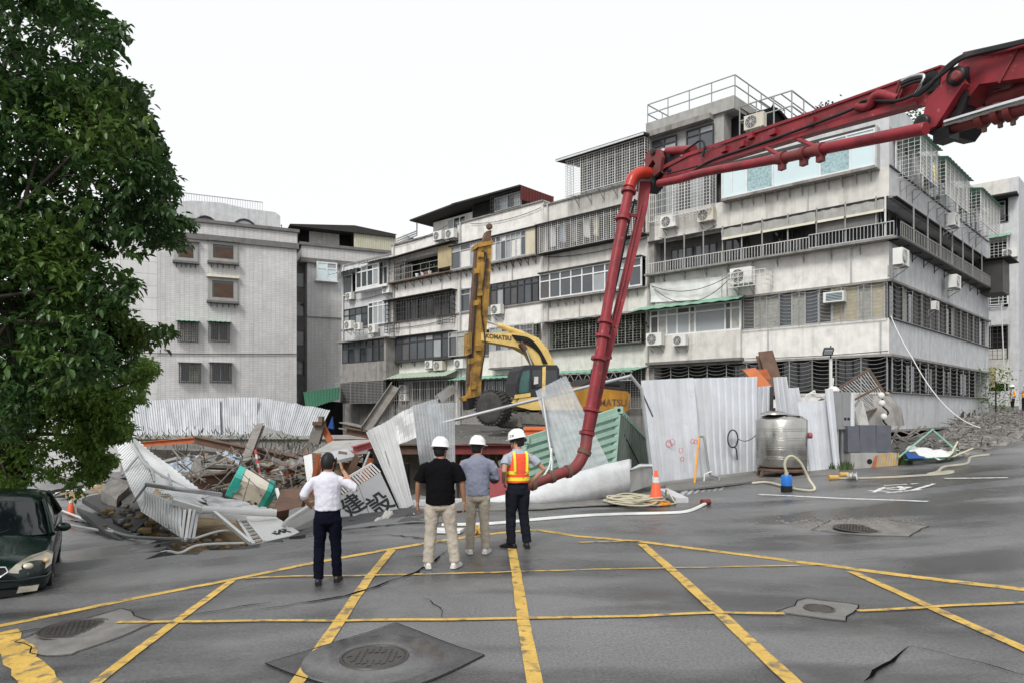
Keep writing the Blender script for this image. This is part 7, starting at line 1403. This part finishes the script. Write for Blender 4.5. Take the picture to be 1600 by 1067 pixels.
def person(loc, h, rz, label, sp):
    t = thing('person', loc, label, 'person', sp.get('group')); bw = sp.get('bw', 1)
    bd = MB(); L_ = Vector(sp.get('lean', (0, 0, 0)))
    sh = {s: Vector((s * .182 * bw, 0, 1.385)) for s in (-1, 1)}; ht = sp.get('head_turn', 0)
    # head, neck, arms, hands, core: one continuous body
    hc = Vector((0, .025, 1.6)) + L_; Rm = Matrix.Rotation(ht, 3, 'Z') @ Matrix.Rotation(sp.get('nod', 0), 3, 'X')
    hp = lambda p: hc + Rm @ Vector(p)
    hd = MB()
    rings = []
    for z, rx, ry, yo in ((-.125, .028, .03, .055), (-.11, .045, .05, .045), (-.08, .06, .075, .03), (-.04, .069, .088, .015), (0, .074, .094, .005), (.05, .077, .097, -.002), (.09, .068, .088, -.004), (.115, .045, .06, -.004), (.125, .015, .02, -.004)): rings.append([hp(p) for p in ering((0, yo, z), rx, ry)])
    bd.loft(rings)
    bd.tube([hp((0, .095, .02)), hp((0, .112, -.02)), hp((0, .095, -.035))], [.008, .014, .008], 6)
    for s in (-1, 1): bd.tube([hp((s * .074, -.005, -.03)), hp((s * .083, -.012, .0)), hp((s * .08, -.006, .032))], [.01, .014, .01], 6)
    bd.tube([hp((-.02, .09, -.062)), hp((.02, .09, -.062))], .007, 5)
    bd.tube([(0, -.01, 1.40), Vector((0, -.005, 1.47)) + L_ * .6, hc + Vector((0, -.01, -.05))], [.075, .058, .056], 12)
    arms = sp['arms']; sl = sp.get('sleeve', 1.0)
    shirt = MB()
    for s in (-1, 1):
        el, wr, hd_dir, curl = arms[s][:4]; S0 = sh[s]; el = Vector(el); wr = Vector(wr); nn = arms[s][4] if len(arms[s]) > 4 else None
        bd.tube([S0, S0.lerp(el, .5), el, el.lerp(wr, .35), wr], [.05, .045, .037, .036, .025], 10); hand(bd, wr, hd_dir, s, curl, nn)
        r1, r2 = .066 * min(1.12, bw), .058
        pts = [S0 + Vector((-s * .07, 0, -.01)), S0 + Vector((s * .002, 0, -.035)), S0.lerp(el, .5), el]
        if sl < 1: shirt.tube([pts[0], pts[1], S0.lerp(el, sl * .6), S0.lerp(el, sl)], [.06 * bw, .062 * bw, r1 + .002, r1 + .006], 12)
        elif sl == 1: shirt.tube(pts + [el.lerp(wr, .18)], [.062, .064, r1 * .95, r2, r2 - .004], 12)
        else: shirt.tube(pts + [el.lerp(wr, .5), el.lerp(wr, .95)], [.062, .064, r1 * .95, r2, .05, .04], 12)
    bl = sp.get('belly', 1)
    tz = sp.get('hem', .93)
    tor = [(tz, .168, .118 * bl, .0), (1.0, .165, .122 * bl, .005), (1.1, .163, .122 * bl, .005), (1.2, .168, .122, 0), (1.3, .18, .12, -.005), (1.375, .18, .11, -.008), (1.42, .145, .092, -.008), (1.455, .092, .075, -.005), (1.485, .068, .064, 0)]
    shirt.loft([ering((L_.x * ss(.9, 1.5, z), yo + L_.y * ss(.9, 1.5, z), z), rx * bw, ry * (1 + (bw - 1) * .8)) for z, rx, ry, yo in tor])
    bd.loft([ering((0, 0, z), rx * bw * .85, ry * .85) for z, rx, ry, yo in tor[:-2]])
    tr = MB(); bd2 = sp['legs']
    tr.loft([ering((0, 0, z), rx * bw, ry * (1 + (bw - 1) * .6)) for z, rx, ry in ((1.0, .15, .105), (.95, .158, .112), (.88, .168, .122), (.82, .165, .122), (.78, .12, .1))])
    for s in (-1, 1):
        kn, an = Vector(bd2[s][0]), Vector(bd2[s][1]); hip = Vector((s * .085 * bw, 0, .86)); lw = sp.get('legw', 1)
        tr.tube([hip, hip.lerp(kn, .35), hip.lerp(kn, .75), kn, kn.lerp(an, .4), kn.lerp(an, .85), an + Vector((0, 0, -.015))], [.1 * lw, .094 * lw, .078 * lw, .072 * lw, .07 * lw, .064 * lw, .066 * lw], 14)
        bd.tube([hip, kn, an + Vector((0, 0, .03))], [.07, .045, .033], 8)
        fd = Vector((math.sin(-bd2[s][2]), math.cos(-bd2[s][2]), 0)); q = Vector((fd.y, -fd.x, 0)); c = Vector((an.x, an.y, an.z - .085))
        sho = MB(); sho.loft([[c + fd * (y + .0) + q * (x * w_) + Vector((0, 0, z)) for x, z in ((-1, 0), (1, 0), (1.02, hh * .5), (.7, hh), (-.7, hh), (-1.02, hh * .5))] for y, w_, hh in ((-.085, .026, .05), (-.07, .036, .085), (-.02, .038, .1), (.05, .042, .085), (.11, .046, .06), (.16, .04, .045), (.185, .02, .025))])
        so_ = sho.build('shoe', sp['shoe'], t, world=False); m_ = so_.modifiers.new('s', 'SUBSURF'); m_.levels = 1; m_.render_levels = 2
        sol = MB(); sol.loft([[c + fd * y + q * (x * w_) + Vector((0, 0, z)) for x, z in ((-1, 0), (1, 0), (1, .022), (-1, .022))] for y, w_ in ((-.09, .03), (-.06, .041), (.05, .046), (.12, .05), (.19, .024))], False); sol.build('sole', sp.get('sole', 'shoe_black'), so_, world=False)
    body = remesh(bd.build('body', sp.get('skin', 'skin'), t, world=False), .0075, 3)
    remesh(shirt.build('shirt', sp['shirt'], t, world=False), .011, 3, .02)
    remesh(tr.build('trousers', sp['pants'], t, world=False), .011, 3, .026)
    MB().tube([Vector((.158 * bw * math.cos(a * math.pi / 10), .115 * math.sin(a * math.pi / 10), sp.get('belt', .985))) for a in range(20)], .014, 6, closed=True).build('belt', 'shoe_black', t, world=False)
    for s in (-1, 1):
        e_ = MB(); ball(e_, hp((s * .03, .088, .012)), .011, 8, 6); e_.build('eye', 'marble_white', t, world=False)
    # hair
    hr = MB(); n, m = 20, 14; vs_ = []; keep = {}
    for j in range(m + 1):
        for k in range(n):
            th = math.pi * j / m * .72 + .001; ph = 2 * math.pi * k / n; y = math.sin(th) * math.sin(ph); z = math.cos(th)
            p = Vector((.091 * math.sin(th) * math.cos(ph), .113 * y - .003, .14 * z + .006)); vs_.append(hp(p)); keep[j * n + k] = p.z > (.05 if p.y > .055 else (-.02 if p.y > -.01 else -.085))
    hr.add(vs_, [(j * n + k, j * n + (k + 1) % n, (j + 1) * n + (k + 1) % n, (j + 1) * n + k) for j in range(m) for k in range(n) if keep[j * n + k] and keep[(j + 1) * n + (k + 1) % n]], True); hr.build('hair', 'hair_black', t, world=False)
    if sp.get('helmet'):
        tl = Rm @ Matrix.Rotation(sp.get('htilt', -.12), 3, 'X'); hq = lambda p: hc + tl @ (Vector(p) + Vector((0, -.005, .045)))
        hm = MB(); prof = [(0.0, .135), (.04, .131), (.075, .112), (.1, .083), (.113, .045), (.117, .0), (.135, -.006), (.136, -.012), (.112, -.01)]
        hm.loft([[hq((r * math.cos(2 * math.pi * k / 28), r * 1.2 * math.sin(2 * math.pi * k / 28) + (.03 if r > .12 and math.sin(2 * math.pi * k / 28) > .4 else 0), z)) for k in range(28)] for r, z in [(max(.004, a), b) for a, b in prof]])
        ho = hm.build('helmet', 'helmet_white', t, world=False)
        for x in (-.03, 0, .03): MB().tube([hq((x, .13 * math.sin(a), .03 + .108 * math.cos(a))) for a in (-1.2, -.8, -.4, 0, .4, .8, 1.2)], .005, 5).build('ridge', 'helmet_white', ho, world=False)
        MB().tube([hq((.093 * math.cos(a * math.pi / 10), .112 * math.sin(a * math.pi / 10), -.035)) for a in range(20)], .014, 6, closed=True).build('headband', 'black_plastic', ho, world=False)
        MB().tube([hp((-.075, .02, .0)), hp((-.05, .06, -.1)), hp((.0, .07, -.13)), hp((.05, .06, -.1)), hp((.075, .02, .0))], .006, 5).build('chin_strap', 'black_plastic', ho, world=False)
        if sp.get('helmet_text'): text_mesh('lettering', '工安', 'ink_black', .04, hq((-.118, .02, .035)), tl @ Vector((0, -1, 0)), tl @ Vector((.35, 0, .94)).normalized(), ho, .002, 0, 0, False)
    if sp.get('vest'):
        vs2 = MB(); g = 1.07
        vs2.loft([ering((L_.x * ss(.9, 1.5, z), yo + L_.y * ss(.9, 1.5, z), z), rx * bw * g, ry * (1 + (bw - 1) * .8) * (g + .04)) for z, rx, ry, yo in [(.98, .165, .122, .005)] + [(z, rx * (.86 if z > 1.25 else 1), ry, yo) for z, rx, ry, yo in tor[2:7]]])
        v = remesh(vs2.build('vest', 'vest_orange', t, world=False), .012, 2, .012)
        for z in (1.04, 1.135): 
            k = .168 * bw * 1.09; MB().loft([ering((L_.x * ss(.9, 1.5, zz), .003, zz), k, .135 * (1 + (bw - 1) * .8)) for zz in (z - .026, z + .026)], cap=False).build('reflective_band', 'vest_yellow', v, world=False)
        for s in (-1, 1): MB().loft([[Vector((s * x0, y, z)), Vector((s * (x0 + .035), y, z)), Vector((s * (x0 + .035), y + .02, z)), Vector((s * x0, y + .02, z))] for x0, y, z in ((.075, -.148, 1.15), (.078, -.148, 1.25), (.08, -.142, 1.34), (.08, -.125, 1.41), (.078, -.09, 1.45))], False).build('reflective_band', 'vest_yellow', v, world=False)
    t.rotation_euler = (0, 0, rz); t.scale = (h / 1.735,) * 3
    return t
def grd(px, py): p = G(px, py); p.z = gz(p.x, p.y) + .005; return p
hang = lambda s, o=.29, f=.03: ((s * (o - .03), -.02, 1.14), (s * (o - .0), f, .9), (s * .02, .08, -1), .6)
m1 = person(grd(512, 911), 1.68, .12, 'man in a white shirt and navy trousers holding a phone to his ear', dict(
    arms={-1: ((-.31, -.02, 1.17), (-.27, .16, 1.02), (.35, .9, .1), .7), 1: ((.37, .0, 1.24), (.185, .05, 1.5), (-.3, .1, 1), .6, (-1, 0, 0))},
    legs={-1: ((-.11, .02, .48), (-.115, -.06, .09), .1), 1: ((.1, .05, .48), (.115, .09, .09), -.1)}, shirt='shirt_white', pants='trousers_navy', shoe='shoe_black', sleeve=1, bw=1.05, belly=1.1, hem=.97, belt=.98, head_turn=-.2, nod=-.1))
w_ = m1.matrix_basis @ Vector((.105, .04, 1.585)); ph_ = MB().obox(w_, (.006, .0, .002), (0, .036, .01), (.0, -.02, .075)); one(ph_, 'mobile_phone', 'phone_black', 'black mobile phone held at the ear of the man in white', 'phone')
person(grd(688, 887), 1.78, .0, 'stout man in a black T-shirt and beige trousers wearing a white helmet', dict(
    arms={-1: ((-.3, -.02, 1.13), (-.315, .04, .88), (.02, .15, -1), .5), 1: ((.3, -.02, 1.13), (.32, .05, .88), (-.02, .15, -1), .5)},
    legs={-1: ((-.13, .0, .48), (-.16, -.02, .09), .2), 1: ((.15, .02, .48), (.2, .0, .09), -.35)}, shirt='shirt_black', pants='trousers_beige', shoe='shoe_white', sole='shoe_white', sleeve=.85, bw=1.2, belly=1.15, hem=.86, legw=1.14, helmet=1, head_turn=-.35, skin='skin_tan'))
person(grd(746, 865), 1.76, .0, 'man in a blue-grey shirt with folded arms wearing a white helmet', dict(
    arms={-1: ((-.29, .02, 1.15), (.06, .2, 1.13), (1, .1, .05), .5), 1: ((.29, .02, 1.15), (-.06, .22, 1.17), (-1, .1, .05), .5)},
    legs={-1: ((-.1, .0, .48), (-.115, -.01, .09), .2), 1: ((.1, .02, .48), (.125, .0, .09), -.3)}, shirt='shirt_blue', pants='trousers_khaki', shoe='shoe_white', sole='shoe_white', sleeve=1.5, bw=1.12, belly=1.1, hem=.88, legw=1.02, helmet=1, head_turn=-.45))
person(grd(809, 856), 1.84, .35, 'man in an orange safety vest and dark trousers with a hand on his hip', dict(
    arms={-1: ((-.26, -.12, 1.16), (-.2, .08, .98), (.5, .7, -.6), .5), 1: ((.4, -.06, 1.17), (.22, .04, .97), (-.7, .4, -.5), .5)},
    legs={-1: ((-.1, .03, .48), (-.1, .02, .09), .7), 1: ((.1, .02, .48), (.14, -.02, .09), -.25)}, shirt='shirt_pale', pants='trousers_dark', shoe='shoe_black', sleeve=.6, bw=1.0, hem=.98, belt=.98, legw=1.08, helmet=1, helmet_text=1, vest=1, head_turn=.75, nod=-.1))
for px, rz, lb in ((1582, .8, 'far worker in orange vest at the end of the corner block, left of two'), (1602, 2.6, 'far worker in orange vest cut by the right picture edge')):
    p = P(px, 646, 41.5); p.z = gz(p.x, p.y) + .02
    person(p, 1.72, rz, lb, dict(arms={s: hang(s) for s in (-1, 1)}, legs={s: ((s * .1, .0, .48), (s * .12, 0, .09), 0) for s in (-1, 1)}, shirt='shirt_pale', pants='trousers_dark', shoe='shoe_black', sleeve=1.5, helmet=1, vest=1, group='far workers'))
# ================================================================ parked car
cc = G(66, 912); a_ = R(31); rot = Matrix.Rotation(a_, 3, 'Z'); base = cc - rot @ Vector((.7, -1.35, 0)); base.z = gz(base.x, base.y) - .02
t = thing('parked_car', base, 'dark green saloon car parked at the left edge facing the viewer', 'car'); t.rotation_euler = (R(1.0), R(4.0), a_); t.scale = (.95, .95, .95)
def ringc(y, w_, zb, zt, bul=.04):
    return [Vector(v) for v in ((-w_ * .93, y, zb), (w_ * .93, y, zb), (w_, y, zb + .12), (w_ + bul * .3, y, zb + (zt - zb) * .55), (w_ * .98, y, zt - .1), (w_ * .9, y, zt - .02), (w_ * .5, y, zt + .015), (0, y, zt + .025), (-w_ * .5, y, zt + .015), (-w_ * .9, y, zt - .02), (-w_ * .98, y, zt - .1), (-w_ - bul * .3, y, zb + (zt - zb) * .55), (-w_, y, zb + .12))]
bd = MB().loft([ringc(*s) for s in ((-2.26, .48, .34, .56), (-2.22, .62, .26, .66), (-2.1, .76, .21, .72), (-1.9, .83, .19, .76), (-1.5, .85, .19, .83), (-1.02, .86, .19, .93), (0, .86, .19, .95), (1.2, .86, .19, .97), (1.9, .84, .2, .98), (2.15, .8, .24, .95), (2.25, .72, .3, .88))]).build('body', 'car_green', t, world=False); m_ = bd.modifiers.new('s', 'SUBSURF'); m_.levels = 1; m_.render_levels = 2
def cabr(z, w_, y0, y1): return [Vector(v) for v in ((-w_ * .7, y0 - .06, z), (0, y0 - .09, z), (w_ * .7, y0 - .06, z), (w_, y0 + .06, z), (w_ + .01, (y0 + y1) / 2, z), (w_, y1 - .06, z), (w_ * .7, y1 + .05, z), (0, y1 + .07, z), (-w_ * .7, y1 + .05, z), (-w_, y1 - .06, z), (-w_ - .01, (y0 + y1) / 2, z), (-w_, y0 + .06, z))]
MB().loft([cabr(.92, .76, -1.0, 1.75), cabr(1.15, .69, -.62, 1.45), cabr(1.36, .6, -.26, 1.12)]).build('windows', 'car_glass', t, world=False)
rf = MB().loft([cabr(1.35, .605, -.27, 1.13), cabr(1.41, .57, -.18, 1.05), cabr(1.445, .46, .0, .9), cabr(1.455, .25, .2, .7)]).build('roof', 'car_green', t, world=False)
for s in (-1, 1):
    MB().tube([(s * .79, -.98, .92), (s * .7, -.6, 1.16), (s * .6, -.2, 1.38)], [.045, .038, .035], 8).build('pillar', 'car_green', t, world=False); MB().tube([(s * .775, -.96, .95), (s * .69, -.58, 1.17), (s * .595, -.18, 1.385)], .014, 6).build('trim', 'chrome', t, world=False)
    MB().tube([(s * .7, .35, .95), (s * .61, .4, 1.36)], .035, 6).build('pillar', 'car_green', t, world=False); MB().tube([(s * .77, 1.7, .95), (s * .6, 1.1, 1.37)], [.06, .04], 6).build('pillar', 'car_green', t, world=False)
    mr_ = MB(); ball(mr_, (s * .93, -.75, 1.0), (.11, .06, .075)); mo = mr_.build('mirror', 'car_green', t, world=False); MB().tube([(s * .78, -.78, .95), (s * .88, -.76, .97)], .03, 6).build('stalk', 'black_plastic', mo, world=False)
    hl = MB(); hl.loft([[Vector((s * x, y + o, z)) for x, y, z in ((.32, -2.225, .585), (.58, -2.17, .545), (.74, -2.03, .555), (.845, -1.88, .63), (.85, -1.8, .76), (.77, -1.84, .8), (.58, -2.05, .765), (.42, -2.16, .69))][::s] for o in (.12, -.05)], False); ho = hl.build('headlight', 'lamp_glass', t, world=False)
    lens = MB(); ball(lens, (s * .56, -2.145, .645), (.075, .075, .05)); lens.build('reflector', 'lamp_glass', ho, world=False); lens = MB(); ball(lens, (s * .775, -1.96, .69), (.045, .06, .04)); lens.build('indicator', 'lamp_amber', ho, world=False)
    MB().prism([(s * x, y, z) for x, y, z in ((.46, -2.31, .29), (.7, -2.2, .29), (.72, -2.18, .37), (.48, -2.305, .37))], (0, .16, 0)).build('fog_lamp', 'lamp_glass', t, world=False)
    for y in (-1.35, 1.3):
        wl = thing('x', (0, 0, 0), 'x', 'x'); bpy.data.objects.remove(wl)
        ax_ = (Vector((0, 1, 0)), Vector((0, 0, 1)), Vector((s, 0, 0))); ty = MB().lathe((s * .66, y, .31), [(.2, 0), (.3, .0), (.315, .04), (.315, .16), (.3, .2), (.21, .2), (.2, .15)], 28, ax_).build('wheel', 'rubber', t, world=False); MB().lathe((s * .66, y, .31), [(.2, .15), (.18, .17), (.05, .19), (.03, .2)], 20, ax_).build('rim', 'frame_alu', ty, world=False)
        MB().lathe((s * .7, y, .33), [(.37, 0), (.37, .155)], 24, ax_).build('wheel_arch', 'black_plastic', t, world=False)
MB().prism([(-.34, -2.275, .6), (-.22, -2.29, .5), (.22, -2.29, .5), (.34, -2.275, .6), (.3, -2.26, .66), (-.3, -2.26, .66)], (0, .08, 0)).build('grille', 'black_plastic', t, world=False); MB().tube([(-.34, -2.285, .6), (-.22, -2.305, .5), (.22, -2.305, .5), (.34, -2.285, .6), (.3, -2.27, .665), (0, -2.29, .68), (-.3, -2.27, .665)], .014, 6, closed=True).build('grille_surround', 'chrome', t, world=False)
MB().prism([(-.55, -2.27, .24), (.55, -2.27, .24), (.5, -2.275, .33), (-.5, -2.275, .33)], (0, .1, 0)).build('intake', 'black_plastic', t, world=False); pl = MB().box((-.19, -2.315, .36), (.19, -2.3, .5)).build('number_plate', 'marble_white', t, world=False)
text_mesh('digit', '6', 'ink_black', .13, (.14, -2.319, .43), (1, 0, 0), (0, 0, 1), pl, .004, 0, .004, False); MB().tube([(-.8, -2.12, .48), (-.5, -2.27, .47), (0, -2.3, .47), (.5, -2.27, .47), (.8, -2.12, .48), (.84, -1.9, .49)], .022, 6).build('bumper_strip', 'car_green', t, world=False)
MB().tube([(-.5, -1.0, .96), (-.1, -.75, 1.08)], .012, 5).build('wiper', 'black_plastic', t, world=False); MB().tube([(.1, -1.02, .96), (.5, -.72, 1.08)], .012, 5).build('wiper', 'black_plastic', t, world=False)
# van behind the car
c = P(-28, 800, 22); c.z = gz(c.x, c.y); t = thing('parked_van', c, 'white van with a red band half hidden behind the dark car', 'van'); t.rotation_euler = (0, 0, .5)
MB().loft([[Vector((x * w_, y, z)) for x in (-1, 1) for z in ()] or [Vector(v) for v in ((-w_, y, .35), (w_, y, .35), (w_, y, zt), (w_ * .9, y, zt + .12), (-w_ * .9, y, zt + .12), (-w_, y, zt))] for y, w_, zt in ((-2.2, .75, .9), (-2.1, .84, 1.1), (-1.3, .86, 1.75), (0, .86, 1.85), (2.1, .85, 1.82), (2.2, .8, 1.6))], False).build('body', 'marble_white', t, world=False)
MB().box((-.88, -1.4, 1.38), (.88, 2.15, 1.62)).build('red_band', 'ink_red', t, world=False); MB().box((-.87, -1.2, 1.1), (.87, 1.9, 1.36)).build('windows', 'car_glass', t, world=False)
for s in (-1, 1):
    for y in (-1.4, 1.4): MB().lathe((s * .7, y, .31), [(.1, 0), (.31, 0), (.31, .18), (.1, .18)], 20, (Vector((0, 1, 0)), Vector((0, 0, 1)), Vector((s, 0, 0)))).build('wheel', 'rubber', t, world=False)
# ================================================================ trees
def tree(name, label, base, trunk_h, poly_sets, mat_, leaf, nspray, seed, limb_m='bark', nlimb=26):
    rr = random.Random(seed); t = thing(name, base, label, 'tree'); mb = MB(); br = MB(); base = Vector(base); top = base + Vector((.4, -.2, trunk_h)); tips = []
    for poly, (Y0, Y1), frac in poly_sets:
        x0, x1 = min(p[0] for p in poly), max(p[0] for p in poly); y0, y1 = min(p[1] for p in poly), max(p[1] for p in poly); k = 0; n_ = int(nspray * frac)
        while k < n_:
            px, py = rr.uniform(x0, x1), rr.uniform(y0, y1)
            wx = 20 * noise.noise((px * .022, py * .022, seed)) + 9 * noise.noise((px * .07, py * .07, seed))
            if not inside(px + wx, py, poly) or not inside(px + wx + 12, py, poly): continue
            Y = rr.uniform(Y0, Y1); c = P(px, py, Y)
            if noise.noise((c.x * .85, c.y * .6, c.z * 1.1 + seed)) < .07: 
                if rr.random() < .9: continue
            k += 1; tips.append(c)
            tw = Vector((rr.uniform(-1, 1), rr.uniform(-1, 1), rr.uniform(-.5, .5))).normalized(); tl = leaf * rr.uniform(1.6, 2.7); ln = rr.randint(8, 13)
            if k % 5 == 0: br.tube([c - tw * tl * .7, c, c + tw * tl * .5 - Vector((0, 0, tl * .12))], [.008, .005, .003], 4, False)
            for i in range(ln):
                f = i / ln; p = c + tw * tl * (f - .5) - Vector((0, 0, tl * .25 * f * f)) + Vector((rr.uniform(-1, 1), rr.uniform(-1, 1), rr.uniform(-1, 1))) * leaf * .25
                d = (tw * .5 + Vector((rr.uniform(-1, 1), rr.uniform(-1, 1), rr.uniform(-1.1, .25)))).normalized(); L_ = leaf * rr.uniform(.5, 1.25); s = d.cross(Vector((rr.uniform(-.4, .4), rr.uniform(-.4, .4), 1))).normalized(); u = s.cross(d)
                w_ = L_ * .25; b0 = p; m1_ = p + d * L_ * .3; m2_ = p + d * L_ * .68 - u * L_ * .05; e = p + d * L_ - u * L_ * .16
                mb.add([b0, m1_ + s * w_ + u * w_ * .4, m2_ + s * w_ * .8 + u * w_ * .3, e, m2_ - s * w_ * .8 + u * w_ * .3, m1_ - s * w_ + u * w_ * .4], [(0, 1, 2, 3), (0, 3, 4, 5)], True)
    tr = MB(); tr.tube(spline([base - Vector((0, 0, .2)), base + Vector((.1, .05, trunk_h * .4)), base + Vector((.25, -.1, trunk_h * .75)), top], 4), [.27 - .1 * i / 12 for i in range(13)], 14)
    for k in range(7): a = k * 2 * math.pi / 7; tr.tube([base + Vector((math.cos(a) * .2, math.sin(a) * .2, .3)), base + Vector((math.cos(a) * .45, math.sin(a) * .45, -.1))], [.12, .05], 6)
    tr.build('trunk', limb_m, t)
    hubs = [base + Vector((rr.uniform(-.3, .5), rr.uniform(-.4, .3), trunk_h * rr.uniform(.6, 1))) for _ in range(5)]
    for c in rr.sample(tips, nlimb):
        h = rr.choice(hubs); mid = h.lerp(c, .5) + Vector((rr.uniform(-.4, .4), rr.uniform(-.4, .4), rr.uniform(.1, .7))); br.tube(spline([h, mid, c], 6), [.085 - .006 * i for i in range(13)], 7)
        q = mid.lerp(c, .5); 
        for _ in range(3):
            c2 = min(rr.sample(tips, 60), key=lambda p: (p - q).length); br.tube([q, q.lerp(c2, .5) + Vector((0, 0, .08)), c2], [.03, .02, .008], 5)
    mb.build('crown', mat_, t); br.build('limbs', limb_m, t); return t
T1 = [(-30, -30), (120, -30), (160, 5), (178, 25), (205, 38), (218, 55), (212, 75), (190, 70), (182, 90), (196, 105), (188, 118), (212, 122), (232, 128), (246, 150), (238, 165), (250, 195), (256, 225), (272, 232), (262, 250), (284, 262), (298, 278), (290, 296), (276, 300), (292, 325), (310, 350), (302, 368), (296, 392), (272, 402), (250, 384), (248, 405), (232, 418), (222, 400), (205, 398), (218, 430), (234, 448), (226, 462), (206, 450), (196, 470), (178, 500), (192, 530), (186, 556), (190, 582), (170, 600), (150, 590), (128, 610), (90, 600), (60, 640), (30, 680), (-30, 690)]
T1b = [(150, 470), (172, 462), (200, 478), (215, 500), (240, 505), (270, 500), (276, 515), (258, 530), (262, 545), (240, 540), (222, 548), (210, 565), (190, 575), (160, 560)]
T1o = [(-330, -260), (60, -260), (150, -60), (140, -25), (-25, -25), (-25, 640), (-330, 560)]
T2 = [(120, 560), (165, 555), (190, 580), (215, 552), (246, 566), (252, 580), (240, 598), (226, 614), (238, 622), (216, 632), (205, 650), (216, 662), (208, 684), (188, 690), (180, 704), (184, 722), (172, 742), (160, 752), (140, 760), (138, 790), (128, 800), (118, 784), (108, 762), (86, 748), (66, 742), (48, 752), (20, 760), (-20, 764), (-60, 760), (-60, 640), (40, 620), (90, 600)]
T2o = [(-420, 380), (-60, 420), (150, 470), (160, 555), (100, 600), (-60, 640), (-60, 750), (-420, 720)]
b1 = Vector((-9.9, 10.6, 0)); b1.z = gz(b1.x, b1.y); b2 = Vector((-12.2, 15.6, 0)); b2.z = gz(b2.x, b2.y)
tree('broadleaf_tree', 'large dark green broadleaf tree overhanging the upper left', b1, 4.2, [(T1, (8.3, 11.8), .62), (T1b, (9.5, 10.6), .035), (T1o, (8.0, 12.5), .345)], 'leaf_dark', .12, 5200, 5)
tree('broadleaf_tree', 'yellow-green leafy tree below the large dark tree on the left', b2, 3.6, [(T2, (12.8, 15.8), .72), (T2o, (13, 17), .28)], 'leaf_light', .115, 3300, 8)
c = P(566 + 1365, 0, 30)
for px, py, s, lb in ((1418, 185, 1.0, 'small rooftop shrub showing behind the red joint'), (565 + 725, 168, .5, 'tiny rooftop shrub above the red boom')):
    c = P(px, py, 33); mb = MB(); t = thing('rooftop_shrub', c - Vector((0, 0, 2.3)), lb, 'shrub'); rr = random.Random(px)
    for i in range(int(420 * s)):
        p = c + Vector((rr.gauss(0, .5 * s), rr.gauss(0, .5 * s), rr.gauss(-.2, .35 * s))); d = Vector((rr.uniform(-1, 1), rr.uniform(-1, 1), rr.uniform(-.6, .6))).normalized() * .16; s_ = d.cross(Vector((0, 0, 1))).normalized() * .06; mb.face([p, p + d * .5 + s_, p + d, p + d * .5 - s_])
    mb.build('foliage', 'leaf_plant', t); MB().tube([c - Vector((0, 0, 2.3)), c + Vector((0, 0, .2))], .03, 5).build('stem', 'bark', t)

# washing hung in the side cages, loose cables on the walls
for i, (px, m_, lb) in enumerate(((1452, 'pump_blue', 'blue cloth hung inside the side window cage'), (1458, 'vest_yellow', 'yellow cloth hung inside the side window cage'))):
    u = S2.u(px, .5); MB_ = MB().sheet([S2.pt(u, 12.45 + .2 * i, .5), S2.pt(u + .35, 12.45 + .2 * i, .5), S2.pt(u + .35, 13.5, .5), S2.pt(u, 13.5, .5)], 3, .02, 3, .005, warp=.03, seed=i, wave=True)
    one(MB_, 'washing', m_, lb, 'laundry', 'laundry in the cages')
rr = random.Random(31)
for i, (px, m_) in enumerate(((868, 'hose_white'), (884, 'tarp_blue'), (902, 'grey_canvas'), (921, 'hose_white'), (936, 'cream_panel'))):
    u = A.u(px, .3); z = RO['W5'][0] + .1; one(MB().sheet([A.pt(u, z + rr.uniform(.1, .4), .3), A.pt(u + .4, z + rr.uniform(.1, .4), .3), A.pt(u + .4, z + 1.25, .3), A.pt(u, z + 1.25, .3)], 3, .02, 3, .005, warp=.04, seed=i, wave=True), 'washing', m_, ['white shirt hung in the long white cage, leftmost of five', 'pale blue cloth hung in the long white cage', 'grey cloth hung in the middle of the long white cage', 'white towel hung in the long white cage nearest the red pipe but one', 'cream cloth hung in the long white cage nearest the red pipe'][i], 'laundry', 'laundry in the cages')
wl = [((1018, 447, .2), (1142, 430, .5), .5), ((1022, 452, .2), (1140, 436, .5), .9), ((852, 402, .1), (1010, 372, .1), .25), ((720, 452, .1), (848, 430, .1), .2), ((616, 512, .1), (712, 494, .1), .2), ((1165, 560, .1), (1388, 548, .1), .06), ((1030, 372, .1), (1120, 352, .1), .3), ((536, 470, .1), (608, 455, .1), .2), ((735, 350, .1), (845, 325, .1), .25), ((615, 385, .1), (700, 352, .1), .2)]
for i, (a, c, s_) in enumerate(wl):
    pa, pb = A.pt(*A.uz(a[0], a[1], a[2]), a[2]), A.pt(*A.uz(c[0], c[1], c[2]), c[2]); b_ = 'corner_apartment_block' if a[0] > 1010 else None
    par = bpy.data.objects[b_] if b_ else [o for o in bpy.data.objects if o.name.startswith('apartment_building') and o.parent is None][0]
    MB().tube(catenary(pa, pb, s_), .018, 5).build('wall_cable', 'bars_dark', par)
for px, z0_, z1_ in ((1012, 4.6, 14), (1136, 7.7, 9.2), (1200, 4.6, 6), (1262, 11, 12.3), (1330, 7.7, 9.2), (1376, 4.6, 6), (980, 10.4, 11.5), (905, 7.5, 8.7), (800, 10.4, 11.6), (735, 7.5, 8.7), (690, 10.4, 11.5), (640, 7.6, 8.7)):
    par = bpy.data.objects['corner_apartment_block'] if px > 1010 else [o for o in bpy.data.objects if o.name.startswith('apartment_building') and o.parent is None][0]
    u = A.u(px, .06); MB().tube([A.pt(u, z0_, .06), A.pt(u, z1_, .06)], .03, 6).build('wall_pipe', 'frame_alu', par)
